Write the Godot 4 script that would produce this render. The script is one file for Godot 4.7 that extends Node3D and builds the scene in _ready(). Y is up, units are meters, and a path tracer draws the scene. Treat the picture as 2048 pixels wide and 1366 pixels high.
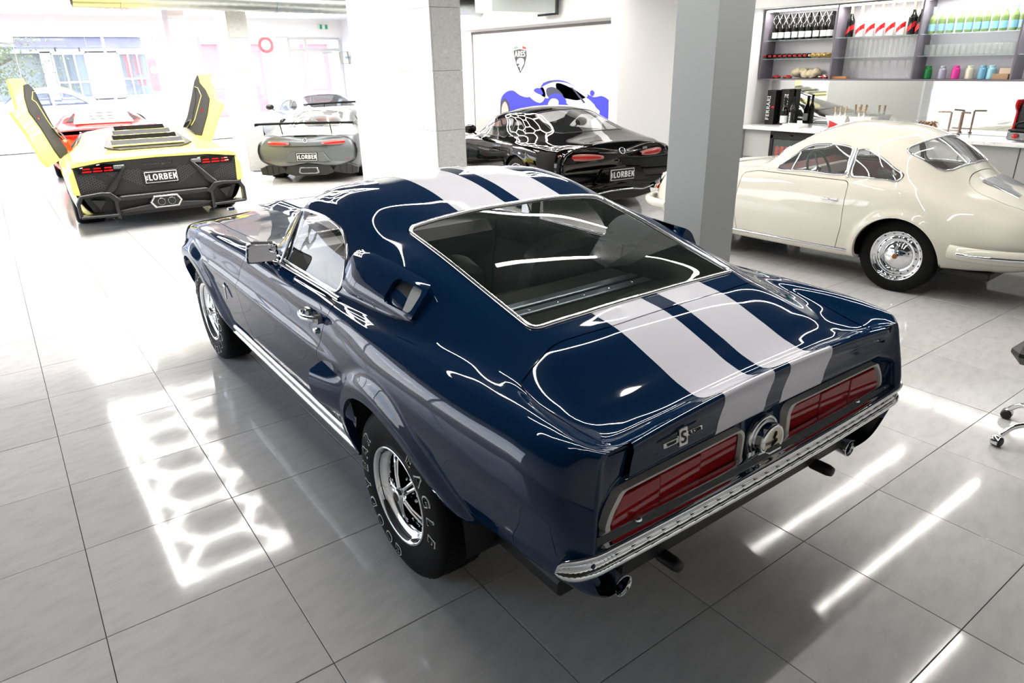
extends Node3D

var M := {}

func _ready() -> void:
	# camera
	var cam := Camera3D.new()
	cam.name = "camera"
	add_child(cam)
	cam.position = Vector3(0.08796, 1.85319, 5.36622)
	cam.rotation = Vector3(-0.38547666, -0.62698057, -0.02215242)
	cam.fov = rad_to_deg(2.0 * atan(683.0 / 1369.026))
	cam.near = 0.05
	cam.far = 300.0
	cam.current = true
	# sky and exposure
	var we := WorldEnvironment.new()
	we.name = "surroundings"
	var env := Environment.new()
	var sky := Sky.new()
	var sm := ProceduralSkyMaterial.new()
	sm.sky_top_color = Color(0.80, 0.88, 1.0)
	sm.sky_horizon_color = Color(1.0, 1.0, 1.0)
	sm.ground_bottom_color = Color(0.72, 0.72, 0.70)
	sm.ground_horizon_color = Color(0.95, 0.95, 0.95)
	sm.sky_energy_multiplier = 2.1
	sm.ground_energy_multiplier = 1.2
	sky.sky_material = sm
	env.background_mode = Environment.BG_SKY
	env.sky = sky
	env.tonemap_mode = Environment.TONE_MAPPER_LINEAR
	env.tonemap_exposure = 1.25
	env.sdfgi_enabled = true
	env.ssao_enabled = true
	env.ssil_enabled = true
	we.environment = env
	add_child(we)
	materials()
	more_materials()
	build_room()
	build_lights()
	build_hero()
	car_materials()
	build_ivory()
	build_yellow()
	build_red()
	build_gts()
	bar_materials()
	build_bar()
	outside_materials()
	build_outside()

func mat(c: Color, rough := 0.5, metal := 0.0, spec := 0.5) -> StandardMaterial3D:
	var m := StandardMaterial3D.new()
	m.albedo_color = c
	m.roughness = rough
	m.metallic = metal
	m.metallic_specular = spec
	return m

func paint(c: Color, metal := 0.0, rough := 0.45) -> StandardMaterial3D:
	var m := mat(c, rough, metal, 0.0)
	m.clearcoat_enabled = true
	m.clearcoat = 1.0
	m.clearcoat_roughness = 0.02
	return m

func glass(c: Color, alpha: float) -> StandardMaterial3D:
	var m := mat(Color(c.r, c.g, c.b, alpha), 0.0)
	m.transparency = BaseMaterial3D.TRANSPARENCY_ALPHA
	return m

func glow(c: Color, e: float) -> StandardMaterial3D:
	var m := mat(c, 0.5)
	m.emission_enabled = true
	m.emission = c
	m.emission_energy_multiplier = e
	return m

func materials() -> void:
	M.navy = paint(Color(0.022, 0.125, 0.238), 0.0, 0.40)
	M.navy.clearcoat = 0.8
	M.stripe = paint(Color(0.80, 0.80, 0.83))
	M.chrome = mat(Color(0.90, 0.91, 0.92), 0.04, 1.0)
	M.chrome_soft = mat(Color(0.86, 0.86, 0.86), 0.16, 1.0)
	M.chrome_dull = mat(Color(0.62, 0.63, 0.64), 0.25, 1.0)
	M.satin_metal = mat(Color(0.80, 0.79, 0.76), 0.35, 0.0)
	M.lens_clear = mat(Color(0.70, 0.71, 0.70), 0.2, 0.2)
	M.steel = mat(Color(0.66, 0.72, 0.74), 0.30, 0.9)
	M.mirror = mat(Color(0.9, 0.9, 0.92), 0.01, 1.0)
	M.rubber = mat(Color(0.05, 0.05, 0.052), 0.6, 0.0, 0.25)
	M.white_rubber = mat(Color(0.85, 0.85, 0.83), 0.5)
	M.trim_black = mat(Color(0.03, 0.03, 0.033), 0.5)
	M.black_gloss = paint(Color(0.02, 0.02, 0.022))
	M.carpet_black = mat(Color(0.05, 0.055, 0.055), 0.95)
	M.leather_black = mat(Color(0.06, 0.065, 0.065), 0.45)
	M.belt = mat(Color(0.02, 0.02, 0.02), 0.8)
	M.badge_dark = mat(Color(0.10, 0.09, 0.08), 0.4, 0.3)
	M.cream_face = mat(Color(0.86, 0.83, 0.74), 0.35, 0.2)
	M.white_paint = mat(Color(0.88, 0.88, 0.87), 0.35)
	M.plate_black = mat(Color(0.03, 0.03, 0.035), 0.35)
	M.red_lens = paint(Color(0.54, 0.03, 0.06), 0.0, 0.25)
	M.car_glass = glass(Color(0.12, 0.16, 0.15), 0.25)
	M.ceiling = mat(Color(0.20, 0.20, 0.205), 0.8)
	M.wall = mat(Color(0.93, 0.93, 0.93), 0.6)
	M.led = glow(Color(1.0, 0.985, 0.96), 12.0)

# ---------------------------------------------------------------- mesh library
class Msh:
	var v := PackedVector3Array()
	var n := PackedVector3Array()
	var t := PackedInt32Array()
	func add(o: Msh) -> Msh:
		var b := v.size()
		v.append_array(o.v)
		n.append_array(o.n)
		for i in o.t:
			t.append(i + b)
		return self
	func copy() -> Msh:
		var o := Msh.new()
		o.v = v.duplicate()
		o.n = n.duplicate()
		o.t = t.duplicate()
		return o
	func mirrored() -> Msh:
		var o := copy()
		for i in o.v.size():
			o.v[i].x = -o.v[i].x
			o.n[i].x = -o.n[i].x
		return o
	func both() -> Msh:
		return copy().add(mirrored())
	func moved(x: Transform3D) -> Msh:
		var o := copy()
		var b := x.basis.inverse().transposed()
		for i in o.v.size():
			o.v[i] = x * o.v[i]
			o.n[i] = (b * o.n[i]).normalized()
		return o
	func pushed(d: float) -> Msh:
		var o := copy()
		for i in o.v.size():
			o.v[i] += o.n[i] * d
		return o
	func values(fn: Callable) -> PackedFloat32Array:
		var f := PackedFloat32Array()
		f.resize(v.size())
		for i in v.size():
			f[i] = fn.call(v[i])
		return f
	# keeps what lies where f >= 0; cut edges turn inwards by rim
	func clip(f: PackedFloat32Array, rim := 0.0) -> Msh:
		var o := Msh.new()
		var mp := PackedInt32Array()
		mp.resize(v.size())
		mp.fill(-1)
		var em := {}
		var nv := v.size()
		var segs := PackedInt32Array()
		var insd := PackedVector3Array()
		for k in range(0, t.size(), 3):
			var q := [t[k], t[k + 1], t[k + 2]]
			var c := int(f[q[0]] >= 0.0) + int(f[q[1]] >= 0.0) + int(f[q[2]] >= 0.0)
			if c == 0:
				continue
			var poly := []
			var fresh := []
			for e in 3:
				var a: int = q[e]
				var b: int = q[(e + 1) % 3]
				if f[a] >= 0.0:
					if mp[a] < 0:
						mp[a] = o.v.size()
						o.v.append(v[a])
						o.n.append(n[a])
					poly.append(mp[a])
				if (f[a] >= 0.0) != (f[b] >= 0.0):
					var key := mini(a, b) * nv + maxi(a, b)
					if not em.has(key):
						var s := f[a] / (f[a] - f[b])
						em[key] = o.v.size()
						o.v.append(v[a].lerp(v[b], s))
						o.n.append(n[a].lerp(n[b], s).normalized())
					poly.append(em[key])
					fresh.append(em[key])
			for i in range(1, poly.size() - 1):
				o.t.append_array([poly[0], poly[i], poly[i + 1]])
			if rim != 0.0 and fresh.size() == 2:
				segs.append_array(fresh)
				insd.append(o.v[poly[0]] if not poly[0] in fresh else (o.v[poly[1]] if not poly[1] in fresh else o.v[poly[2]]))
		if rim != 0.0:
			for i in range(0, segs.size(), 2):
				var a := o.v[segs[i]]
				var b := o.v[segs[i + 1]]
				var na := o.n[segs[i]]
				var nb := o.n[segs[i + 1]]
				var w := (b - a).cross(na)
				if w.length_squared() < 1e-14:
					continue
				w = w.normalized()
				if w.dot((a + b) * 0.5 - insd[i / 2]) < 0.0:
					w = -w
				var k := o.v.size()
				o.v.append_array([a, b, b - nb * rim, a - na * rim])
				o.n.append_array([w, w, w, w])
				o.t.append_array([k, k + 1, k + 2, k, k + 2, k + 3])
		return o
	# chains of points along f = level
	func contour(f: PackedFloat32Array, level: float, lift: float) -> Array:
		var pts := {}
		var nb := {}
		var nv := v.size()
		for k in range(0, t.size(), 3):
			var ks := []
			for e in 3:
				var a := t[k + e]
				var b := t[k + (e + 1) % 3]
				if (f[a] >= level) != (f[b] >= level):
					var key := mini(a, b) * nv + maxi(a, b)
					if not pts.has(key):
						var x := (level - f[a]) / (f[b] - f[a])
						pts[key] = v[a].lerp(v[b], x) + n[a].lerp(n[b], x).normalized() * lift
						nb[key] = []
					ks.append(key)
			if ks.size() == 2:
				nb[ks[0]].append(ks[1])
				nb[ks[1]].append(ks[0])
		var out := []
		var done := {}
		var starts := []
		for key in nb:
			if nb[key].size() == 1:
				starts.append(key)
		for key in nb:
			starts.append(key)
		for s in starts:
			if done.has(s):
				continue
			var ch := PackedVector3Array()
			var cur: int = s
			var more := true
			while more:
				done[cur] = true
				if ch.is_empty() or ch[ch.size() - 1].distance_to(pts[cur]) > 0.004:
					ch.append(pts[cur])
				more = false
				for w in nb[cur]:
					if not done.has(w):
						cur = w
						more = true
						break
			if ch.size() > 4:
				var closed: bool = nb[s].size() == 2 and ch[0].distance_to(ch[ch.size() - 1]) < 0.05
				out.append([ch, closed])
		return out
	func keep(fn: Callable, at := 0.0, rim := 0.0) -> Msh:
		var f := values(fn)
		for i in f.size():
			f[i] -= at
		return clip(f, rim)
	func drop(fn: Callable, at := 0.0, rim := 0.0) -> Msh:
		var f := values(fn)
		for i in f.size():
			f[i] = -(f[i] - at)
		return clip(f, rim)
	# flat-shaded polygon fan
	func fan(p: Array) -> Msh:
		var nn: Vector3 = (p[1] - p[0]).cross(p[2] - p[0])
		if nn.length_squared() < 1e-16 and p.size() > 3:
			nn = (p[2] - p[0]).cross(p[3] - p[0])
		nn = -nn.normalized()
		var b := v.size()
		for q in p:
			v.append(q)
			n.append(nn)
		for i in range(1, p.size() - 1):
			t.append_array([b, b + i, b + i + 1])
		return self
	func mesh() -> ArrayMesh:
		for k in range(0, t.size(), 3):
			var a := t[k]
			var c := (v[t[k + 1]] - v[a]).cross(v[t[k + 2]] - v[a])
			if c.dot(n[a] + n[t[k + 1]] + n[t[k + 2]]) > 0.0:
				var s := t[k + 1]
				t[k + 1] = t[k + 2]
				t[k + 2] = s
		var m := ArrayMesh.new()
		if t.is_empty():
			return m
		var arr := []
		arr.resize(Mesh.ARRAY_MAX)
		arr[Mesh.ARRAY_VERTEX] = v
		arr[Mesh.ARRAY_NORMAL] = n
		arr[Mesh.ARRAY_INDEX] = t
		m.add_surface_from_arrays(Mesh.PRIMITIVE_TRIANGLES, arr)
		return m

func crv(p: PackedVector3Array, d: PackedFloat32Array, s: float) -> Vector3:
	var m := p.size() - 1
	var i := 0
	while i < m - 1 and s > d[i + 1]:
		i += 1
	var h := d[i + 1] - d[i]
	var q := (p[i + 1] - p[i]) / h
	var ta := q
	var tb := q
	if i > 0:
		var h0 := d[i] - d[i - 1]
		ta = ((p[i] - p[i - 1]) / h0 * h + q * h0) / (h + h0)
	if i < m - 1:
		var h1 := d[i + 2] - d[i + 1]
		tb = (q * h1 + (p[i + 2] - p[i + 1]) / h1 * h) / (h + h1)
	var x := (s - d[i]) / h
	var x2 := x * x
	var x3 := x2 * x
	return p[i] * (2 * x3 - 3 * x2 + 1) + ta * h * (x3 - 2 * x2 + x) + p[i + 1] * (3 * x2 - 2 * x3) + tb * h * (x3 - x2)

func chords(p: PackedVector3Array) -> PackedFloat32Array:
	var d := PackedFloat32Array([0.0])
	for i in range(1, p.size()):
		d.append(d[i - 1] + maxf(p[i].distance_to(p[i - 1]), 1e-5))
	return d

# a smooth polyline through the points
func curve(p: PackedVector3Array, steps: int) -> PackedVector3Array:
	var d := chords(p)
	var o := PackedVector3Array()
	for i in steps + 1:
		o.append(crv(p, d, d[d.size() - 1] * i / steps))
	return o

func curve2(pts: Array, steps: int, closed := true) -> PackedVector2Array:
	var p := PackedVector3Array()
	for q in pts:
		p.append(Vector3(q[0], q[1], 0))
	var o := PackedVector2Array()
	if closed:
		var m := p.size()
		var e := PackedVector3Array()
		for i in range(-2, m + 3):
			e.append(p[posmod(i, m)])
		var d := chords(e)
		for i in steps:
			var c := crv(e, d, lerpf(d[2], d[m + 2], float(i) / steps))
			o.append(Vector2(c.x, c.y))
	else:
		for c in curve(p, steps):
			o.append(Vector2(c.x, c.y))
	return o

func v2(a: Array) -> PackedVector2Array:
	var o := PackedVector2Array()
	for q in a:
		o.append(Vector2(q[0], q[1]))
	return o

# polygon with rounded corners
func round2(a: Array, r: float, k := 4) -> PackedVector2Array:
	var o := PackedVector2Array()
	var m := a.size()
	for i in m:
		var p := Vector2(a[i][0], a[i][1])
		var q := Vector2(a[posmod(i - 1, m)][0], a[posmod(i - 1, m)][1])
		var s := Vector2(a[(i + 1) % m][0], a[(i + 1) % m][1])
		var e := minf(r, minf(p.distance_to(q), p.distance_to(s)) * 0.48)
		var b := p + (q - p).normalized() * e
		var c := p + (s - p).normalized() * e
		for j in k + 1:
			var x := float(j) / k
			o.append(b.lerp(p, x).lerp(p.lerp(c, x), x))
	return o

# signed distance to a polygon, positive inside
func psd(P: PackedVector2Array, box: Rect2, p: Vector2) -> float:
	if not box.has_point(p):
		return -0.2
	var d := 1e9
	var inside := false
	var m := P.size()
	var j := m - 1
	for i in m:
		var a := P[j]
		var b := P[i]
		var e := b - a
		var w := p - a
		d = minf(d, (w - e * clampf(w.dot(e) / maxf(e.length_squared(), 1e-12), 0.0, 1.0)).length_squared())
		if (a.y > p.y) != (b.y > p.y) and p.x < (b.x - a.x) * (p.y - a.y) / (b.y - a.y) + a.x:
			inside = not inside
		j = i
	d = minf(sqrt(d), 0.2)
	return d if inside else -d

func bound(P: PackedVector2Array) -> Rect2:
	var r := Rect2(P[0], Vector2.ZERO)
	for p in P:
		r = r.expand(p)
	return r.grow(0.1)

# signed distance seen from the side (z, y), from above (x, z), from behind (x, y)
func side_f(P: PackedVector2Array) -> Callable:
	var b := bound(P)
	return func(p: Vector3) -> float: return psd(P, b, Vector2(p.z, p.y))
func plan_f(P: PackedVector2Array) -> Callable:
	var b := bound(P)
	return func(p: Vector3) -> float: return psd(P, b, Vector2(p.x, p.z))
func back_f(P: PackedVector2Array) -> Callable:
	var b := bound(P)
	return func(p: Vector3) -> float: return psd(P, b, Vector2(p.x, p.y))

func grid(rows: Array, outward: Callable) -> Msh:
	var m := Msh.new()
	var nu := rows.size()
	var nv: int = rows[0].size()
	for r in rows:
		m.v.append_array(r)
	m.n.resize(m.v.size())
	var s := 0.0
	for i in nu:
		for j in nv:
			var k := i * nv + j
			var du := m.v[mini(i + 1, nu - 1) * nv + j] - m.v[maxi(i - 1, 0) * nv + j]
			var dv := m.v[i * nv + mini(j + 1, nv - 1)] - m.v[i * nv + maxi(j - 1, 0)]
			var c := du.cross(dv)
			if c.length_squared() < 1e-18:
				c = outward.call(m.v[k])
				c = c if s >= 0.0 else -c
			c = c.normalized()
			if absf(m.v[k].x) < 1e-4:
				c.x = 0.0
				c = c.normalized()
			m.n[k] = c
			s += c.dot(outward.call(m.v[k]))
	if s < 0.0:
		for k in m.n.size():
			m.n[k] = -m.n[k]
	for i in nu - 1:
		for j in nv - 1:
			var a := i * nv + j
			m.t.append_array([a, a + 1, a + nv, a + 1, a + nv + 1, a + nv])
	return m

# stations: arrays of [x, y] (or [x, y, z]) at zs
func loft(st: Array, zs: Array, nu: int, nv: int, outward: Callable, bend = null) -> Msh:
	var m: int = st[0].size()
	var cols := []
	var uk := PackedFloat32Array()
	for z in zs:
		uk.append(z)
	for j in m:
		var c := PackedVector3Array()
		for i in st.size():
			var q: Array = st[i][j]
			c.append(Vector3(q[0], q[1], q[2] if q.size() > 2 else zs[i]))
		cols.append(c)
	var tk := PackedFloat32Array([0.0])
	for j in range(1, m):
		var s := 0.0
		for i in st.size():
			s += cols[j][i].distance_to(cols[j - 1][i])
		tk.append(tk[j - 1] + s / st.size())
	var rows := []
	for a in nu + 1:
		var u := lerpf(uk[0], uk[uk.size() - 1], float(a) / nu)
		var ctl := PackedVector3Array()
		for j in m:
			ctl.append(crv(cols[j], uk, u))
		var row := PackedVector3Array()
		var tl := tk
		if absf(ctl[m - 1].x) < 1e-4:
			# the other half goes on past the middle
			tl = tk.duplicate()
			tl.append(tk[m - 1] * 2.0 - tk[m - 2])
			var e := ctl[m - 2]
			ctl.append(Vector3(-e.x, e.y, e.z))
		for b in nv + 1:
			var p := crv(ctl, tl, tk[m - 1] * b / nv)
			row.append(bend.call(p) if bend != null else p)
		rows.append(row)
	return grid(rows, outward)

# turned around an axis: profile of [r, h]; axis along x (0), y (1) or z (2)
func lathe(prof: Array, seg: int, axis := 1, smooth := true) -> Msh:
	var m := Msh.new()
	var pieces := []
	if smooth:
		pieces.append(prof)
	else:
		for i in prof.size() - 1:
			pieces.append([prof[i], prof[i + 1]])
	for pc in pieces:
		var b := m.v.size()
		var k: int = pc.size()
		for i in k:
			var e0: Array = pc[maxi(i - 1, 0)]
			var e1: Array = pc[mini(i + 1, k - 1)]
			var dr: float = e1[0] - e0[0]
			var dh: float = e1[1] - e0[1]
			var nn := Vector2(dh, -dr).normalized()
			for s in seg + 1:
				var a := TAU * s / seg
				var p := Vector3(cos(a) * pc[i][0], pc[i][1], sin(a) * pc[i][0])
				var q := Vector3(cos(a) * nn.x, nn.y, sin(a) * nn.x)
				if axis == 0:
					p = Vector3(p.y, p.x, p.z)
					q = Vector3(q.y, q.x, q.z)
				elif axis == 2:
					p = Vector3(p.x, p.z, p.y)
					q = Vector3(q.x, q.z, q.y)
				m.v.append(p)
				m.n.append(q)
		for i in k - 1:
			for s in seg:
				var a := b + i * (seg + 1) + s
				m.t.append_array([a, a + 1, a + seg + 1, a + 1, a + seg + 2, a + seg + 1])
	return m

# box with chamfered edges
func box(size: Vector3, at := Vector3.ZERO, c := 0.0) -> Msh:
	var m := Msh.new()
	var h := size * 0.5
	if c <= 0.0:
		for ax in 3:
			for s in [-1.0, 1.0]:
				var q := []
				for w in [[-1, -1], [1, -1], [1, 1], [-1, 1]]:
					var p := Vector3.ZERO
					p[ax] = h[ax] * s
					p[(ax + 1) % 3] = h[(ax + 1) % 3] * w[0]
					p[(ax + 2) % 3] = h[(ax + 2) % 3] * w[1]
					q.append(p)
				var b := m.v.size()
				var nn := Vector3.ZERO
				nn[ax] = s
				for p in q:
					m.v.append(p + at)
					m.n.append(nn)
				m.t.append_array([b, b + 1, b + 2, b, b + 2, b + 3])
		return m
	var g := h - Vector3.ONE * c
	for ax in 3:
		for s in [-1.0, 1.0]:
			var b := m.v.size()
			var nn := Vector3.ZERO
			nn[ax] = s
			for w in [[-1, -1], [1, -1], [1, 1], [-1, 1]]:
				var p := Vector3.ZERO
				p[ax] = h[ax] * s
				p[(ax + 1) % 3] = g[(ax + 1) % 3] * w[0]
				p[(ax + 2) % 3] = g[(ax + 2) % 3] * w[1]
				m.v.append(p + at)
				m.n.append(nn)
			m.t.append_array([b, b + 1, b + 2, b, b + 2, b + 3])
	for ax in 3:
		var a1 := (ax + 1) % 3
		var a2 := (ax + 2) % 3
		for w in [[-1, -1], [1, -1], [1, 1], [-1, 1]]:
			var nn := Vector3.ZERO
			nn[a1] = w[0]
			nn[a2] = w[1]
			nn = nn.normalized()
			var b := m.v.size()
			for e in [[-1, 0], [1, 0], [1, 1], [-1, 1]]:
				var p := Vector3.ZERO
				p[ax] = g[ax] * e[0]
				p[a1] = (h[a1] if e[1] == 0 else g[a1]) * w[0]
				p[a2] = (g[a2] if e[1] == 0 else h[a2]) * w[1]
				m.v.append(p + at)
				m.n.append(nn)
			m.t.append_array([b, b + 1, b + 2, b, b + 2, b + 3])
	for x in [-1, 1]:
		for y in [-1, 1]:
			for z in [-1, 1]:
				var b := m.v.size()
				var w := Vector3(x, y, z)
				m.v.append_array([Vector3(h.x, g.y, g.z) * w + at, Vector3(g.x, h.y, g.z) * w + at, Vector3(g.x, g.y, h.z) * w + at])
				for i in 3:
					m.n.append(w.normalized())
				m.t.append_array([b, b + 1, b + 2])
	return m

# tube along a polyline with a round section
func tube(path: PackedVector3Array, r: float, seg := 8, closed := false, caps := true) -> Msh:
	var m := Msh.new()
	var k := path.size()
	var up := Vector3.UP
	for i in k:
		var d := (path[(i + 1) % k if closed else mini(i + 1, k - 1)] - path[posmod(i - 1, k) if closed else maxi(i - 1, 0)]).normalized()
		if absf(d.dot(up)) > 0.98:
			up = Vector3.RIGHT if absf(d.x) < 0.9 else Vector3.BACK
		var a := d.cross(up).normalized()
		up = a.cross(d).normalized()
		for s in seg + 1:
			var w := TAU * s / seg
			var q := a * cos(w) + up * sin(w)
			m.v.append(path[i] + q * r)
			m.n.append(q)
	for i in (k if closed else k - 1):
		for s in seg:
			var a := i * (seg + 1) + s
			var b := ((i + 1) % k) * (seg + 1) + s
			m.t.append_array([a, a + 1, b, a + 1, b + 1, b])
	if caps and not closed:
		for e in [0, k - 1]:
			var b := m.v.size()
			var nn := (path[0] - path[1]).normalized() if e == 0 else (path[k - 1] - path[k - 2]).normalized()
			for s in seg:
				m.v.append(m.v[e * (seg + 1) + s])
				m.n.append(nn)
			for s in range(1, seg - 1):
				m.t.append_array([b, b + s, b + s + 1])
	return m

func line(a: Vector3, b: Vector3, r: float, seg := 6) -> Msh:
	return tube(PackedVector3Array([a, b]), r, seg)

# outline in the x-y plane given thickness along z (front face at z = d), edges chamfered by c
func plate(P: PackedVector2Array, d: float, c := 0.0, z0 := 0.0) -> Msh:
	var m := Msh.new()
	var Q := P.duplicate()
	var area := 0.0
	for i in Q.size():
		area += Q[i].cross(Q[(i + 1) % Q.size()])
	if area < 0:
		Q.reverse()
	var k := Q.size()
	var inner := PackedVector2Array()
	for i in k:
		var e0 := (Q[i] - Q[posmod(i - 1, k)]).normalized()
		var e1 := (Q[(i + 1) % k] - Q[i]).normalized()
		var b := Vector2(-e0.y - e1.y, e0.x + e1.x)
		b = b.normalized() * minf(c / maxf(0.35, (b * 0.5).length()), c * 2.0) if b.length() > 1e-6 else Vector2.ZERO
		inner.append(Q[i] + b)
	var tri := Geometry2D.triangulate_polygon(inner)
	var sgn := signf(d)
	for face in [[z0 + d, sgn, inner], [z0, -sgn, Q]]:
		var b := m.v.size()
		for q in face[2]:
			m.v.append(Vector3(q.x, q.y, face[0]))
			m.n.append(Vector3(0, 0, face[1]))
		for i in tri:
			m.t.append(b + i)
	for i in k:
		var j := (i + 1) % k
		var e := (Q[j] - Q[i]).normalized()
		var nn := Vector3(e.y, -e.x, 0)
		var b := m.v.size()
		var zc := z0 + d - sgn * c
		m.v.append_array([Vector3(Q[i].x, Q[i].y, z0), Vector3(Q[j].x, Q[j].y, z0), Vector3(Q[j].x, Q[j].y, zc), Vector3(Q[i].x, Q[i].y, zc)])
		m.n.append_array([nn, nn, nn, nn])
		m.t.append_array([b, b + 1, b + 2, b, b + 2, b + 3])
		if c > 0.0:
			b = m.v.size()
			var ns := (nn + Vector3(0, 0, sgn)).normalized()
			m.v.append_array([Vector3(Q[i].x, Q[i].y, zc), Vector3(Q[j].x, Q[j].y, zc), Vector3(inner[j].x, inner[j].y, z0 + d), Vector3(inner[i].x, inner[i].y, z0 + d)])
			m.n.append_array([ns, ns, ns, ns])
			m.t.append_array([b, b + 1, b + 2, b, b + 2, b + 3])
	return m

# profile (in the plane across the path) swept along a path; frame: right = across, up = given
func sweep(path: PackedVector3Array, prof: Array, up := Vector3.UP, flat := false) -> Msh:
	var rows := []
	for i in path.size():
		var d := (path[mini(i + 1, path.size() - 1)] - path[maxi(i - 1, 0)]).normalized()
		var a := d.cross(up).normalized()
		var w := a.cross(d).normalized()
		var row := PackedVector3Array()
		for q in prof:
			row.append(path[i] + a * q[0] + w * q[1])
		rows.append(row)
	var cen := Vector3.ZERO
	var pc := Vector2.ZERO
	for q in prof:
		pc += Vector2(q[0], q[1]) / prof.size()
	var m := Msh.new()
	if not flat:
		m = grid(rows, func(_p): return Vector3.ZERO)
	else:
		for i in rows.size() - 1:
			for j in prof.size() - 1:
				m.fan([rows[i][j], rows[i][j + 1], rows[i + 1][j + 1], rows[i + 1][j]])
	# normals away from the middle of the profile
	var per: int = prof.size()
	if not flat:
		for i in rows.size():
			var d := (path[mini(i + 1, path.size() - 1)] - path[maxi(i - 1, 0)]).normalized()
			var a := d.cross(up).normalized()
			var w := a.cross(d).normalized()
			cen = path[i] + a * pc.x + w * pc.y
			for j in per:
				var k := i * per + j
				if m.n[k].dot(m.v[k] - cen) < 0.0:
					m.n[k] = -m.n[k]
	return m

# bead along the border of a window: tube over the contour, smoothed
func bead(g: Msh, fn: Callable, level: float, r: float, lift: float) -> Msh:
	var m := Msh.new()
	for c in g.contour(g.values(fn), level, lift):
		var p: PackedVector3Array = c[0]
		for it in 2:
			var q := p.duplicate()
			var k := p.size()
			for i in k:
				if c[1] or (i > 0 and i < k - 1):
					q[i] = (p[posmod(i - 1, k)] + p[i] * 2.0 + p[(i + 1) % k]) * 0.25
			p = q
		m.add(tube(p, r, 7, c[1]))
	return m

# sweep with a size for each point of the path
func sweep_s(path: PackedVector3Array, prof: Array, sizes: PackedFloat32Array) -> Msh:
	var m := sweep(path, prof)
	var k: int = prof.size()
	for i in path.size():
		for j in k:
			m.v[i * k + j] = path[i] + (m.v[i * k + j] - path[i]) * sizes[i]
	return m

# letters: text mesh lying in the x-y plane, centred, of given height
var fonts := {}
func letters(s: String, h: float, depth := 0.002, face := "Droid Sans", weight := 700, squeeze := 1.0) -> Msh:
	var key := face + str(weight)
	if not fonts.has(key):
		var f := SystemFont.new()
		f.font_names = PackedStringArray([face])
		f.font_weight = weight
		fonts[key] = f
	var tm := TextMesh.new()
	tm.font = fonts[key]
	tm.text = s
	tm.font_size = 32
	tm.pixel_size = h / 23.0
	tm.depth = depth
	tm.curve_step = 2.0
	var m := Msh.new()
	for k in tm.get_surface_count():
		var a := tm.surface_get_arrays(k)
		if a.is_empty() or a[Mesh.ARRAY_VERTEX] == null:
			continue
		var b := m.v.size()
		var vs: PackedVector3Array = a[Mesh.ARRAY_VERTEX]
		var ns: PackedVector3Array = a[Mesh.ARRAY_NORMAL]
		for i in vs.size():
			m.v.append(Vector3(vs[i].x * squeeze, vs[i].y, vs[i].z))
			m.n.append(ns[i])
		if a[Mesh.ARRAY_INDEX] != null and a[Mesh.ARRAY_INDEX].size() > 0:
			for i in a[Mesh.ARRAY_INDEX]:
				m.t.append(b + i)
		else:
			for i in vs.size():
				m.t.append(b + i)
	return m

# ---------------------------------------------------------------- nodes
var used := {}
func numbered(s: String) -> String:
	var k: int = used.get(s, -1) + 1
	used[s] = k
	return s if k == 0 else "%s_%03d" % [s, k]

func thing(called: String, label: String, category: String, at := Vector3.ZERO, turn := 0.0, group := "") -> Node3D:
	var o := Node3D.new()
	o.name = numbered(called)
	add_child(o)
	o.position = at
	o.rotation.y = turn
	tag(o, label, category, group)
	return o

func tag(o: Node, label: String, category: String, group := "") -> void:
	o.set_meta("label", label)
	o.set_meta("category", category)
	if group:
		o.set_meta("group", group)

func part(called: String, m: Msh, mat: Material, parent: Node, label := "") -> MeshInstance3D:
	return part_mesh(called, m.mesh(), mat, parent, label)

func part_mesh(called: String, m: Mesh, mat: Material, parent: Node, label := "") -> MeshInstance3D:
	var o := MeshInstance3D.new()
	o.name = called
	o.mesh = m
	o.material_override = mat
	parent.add_child(o, true)
	if label:
		o.set_meta("label", label)
	return o

func single(called: String, m: Msh, mat: Material, label: String, category: String, at := Vector3.ZERO, group := "") -> MeshInstance3D:
	var o := part_mesh(numbered(called), m.mesh(), mat, self)
	o.position = at
	tag(o, label, category, group)
	return o

func struct(called: String, m: Msh, mat: Material, at := Vector3.ZERO) -> MeshInstance3D:
	var o := part_mesh(called, m.mesh(), mat, self)
	o.position = at
	o.set_meta("kind", "structure")
	return o

func shift(m: Msh, p: Vector3, turn := 0.0) -> Msh:
	return m.moved(Transform3D(Basis(Vector3.UP, turn), p))

# ---------------------------------------------------------------- from a pixel of the 2048 x 1366 picture to a point on a plane
const EYE := Vector3(0.08796, 1.85319, 5.36622)
func sight(px: float, py: float) -> Vector3:
	return Basis.from_euler(Vector3(-0.38547666, -0.62698057, -0.02215242)) * Vector3((px - 1024.0) / 1369.026, (683.0 - py) / 1369.026, -1.0)
func on_x(px: float, py: float, x: float) -> Vector3:
	var d := sight(px, py)
	return EYE + d * ((x - EYE.x) / d.x)
func on_y(px: float, py: float, y: float) -> Vector3:
	var d := sight(px, py)
	return EYE + d * ((y - EYE.y) / d.y)
func on_z(px: float, py: float, z: float) -> Vector3:
	var d := sight(px, py)
	return EYE + d * ((z - EYE.z) / d.z)

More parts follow.
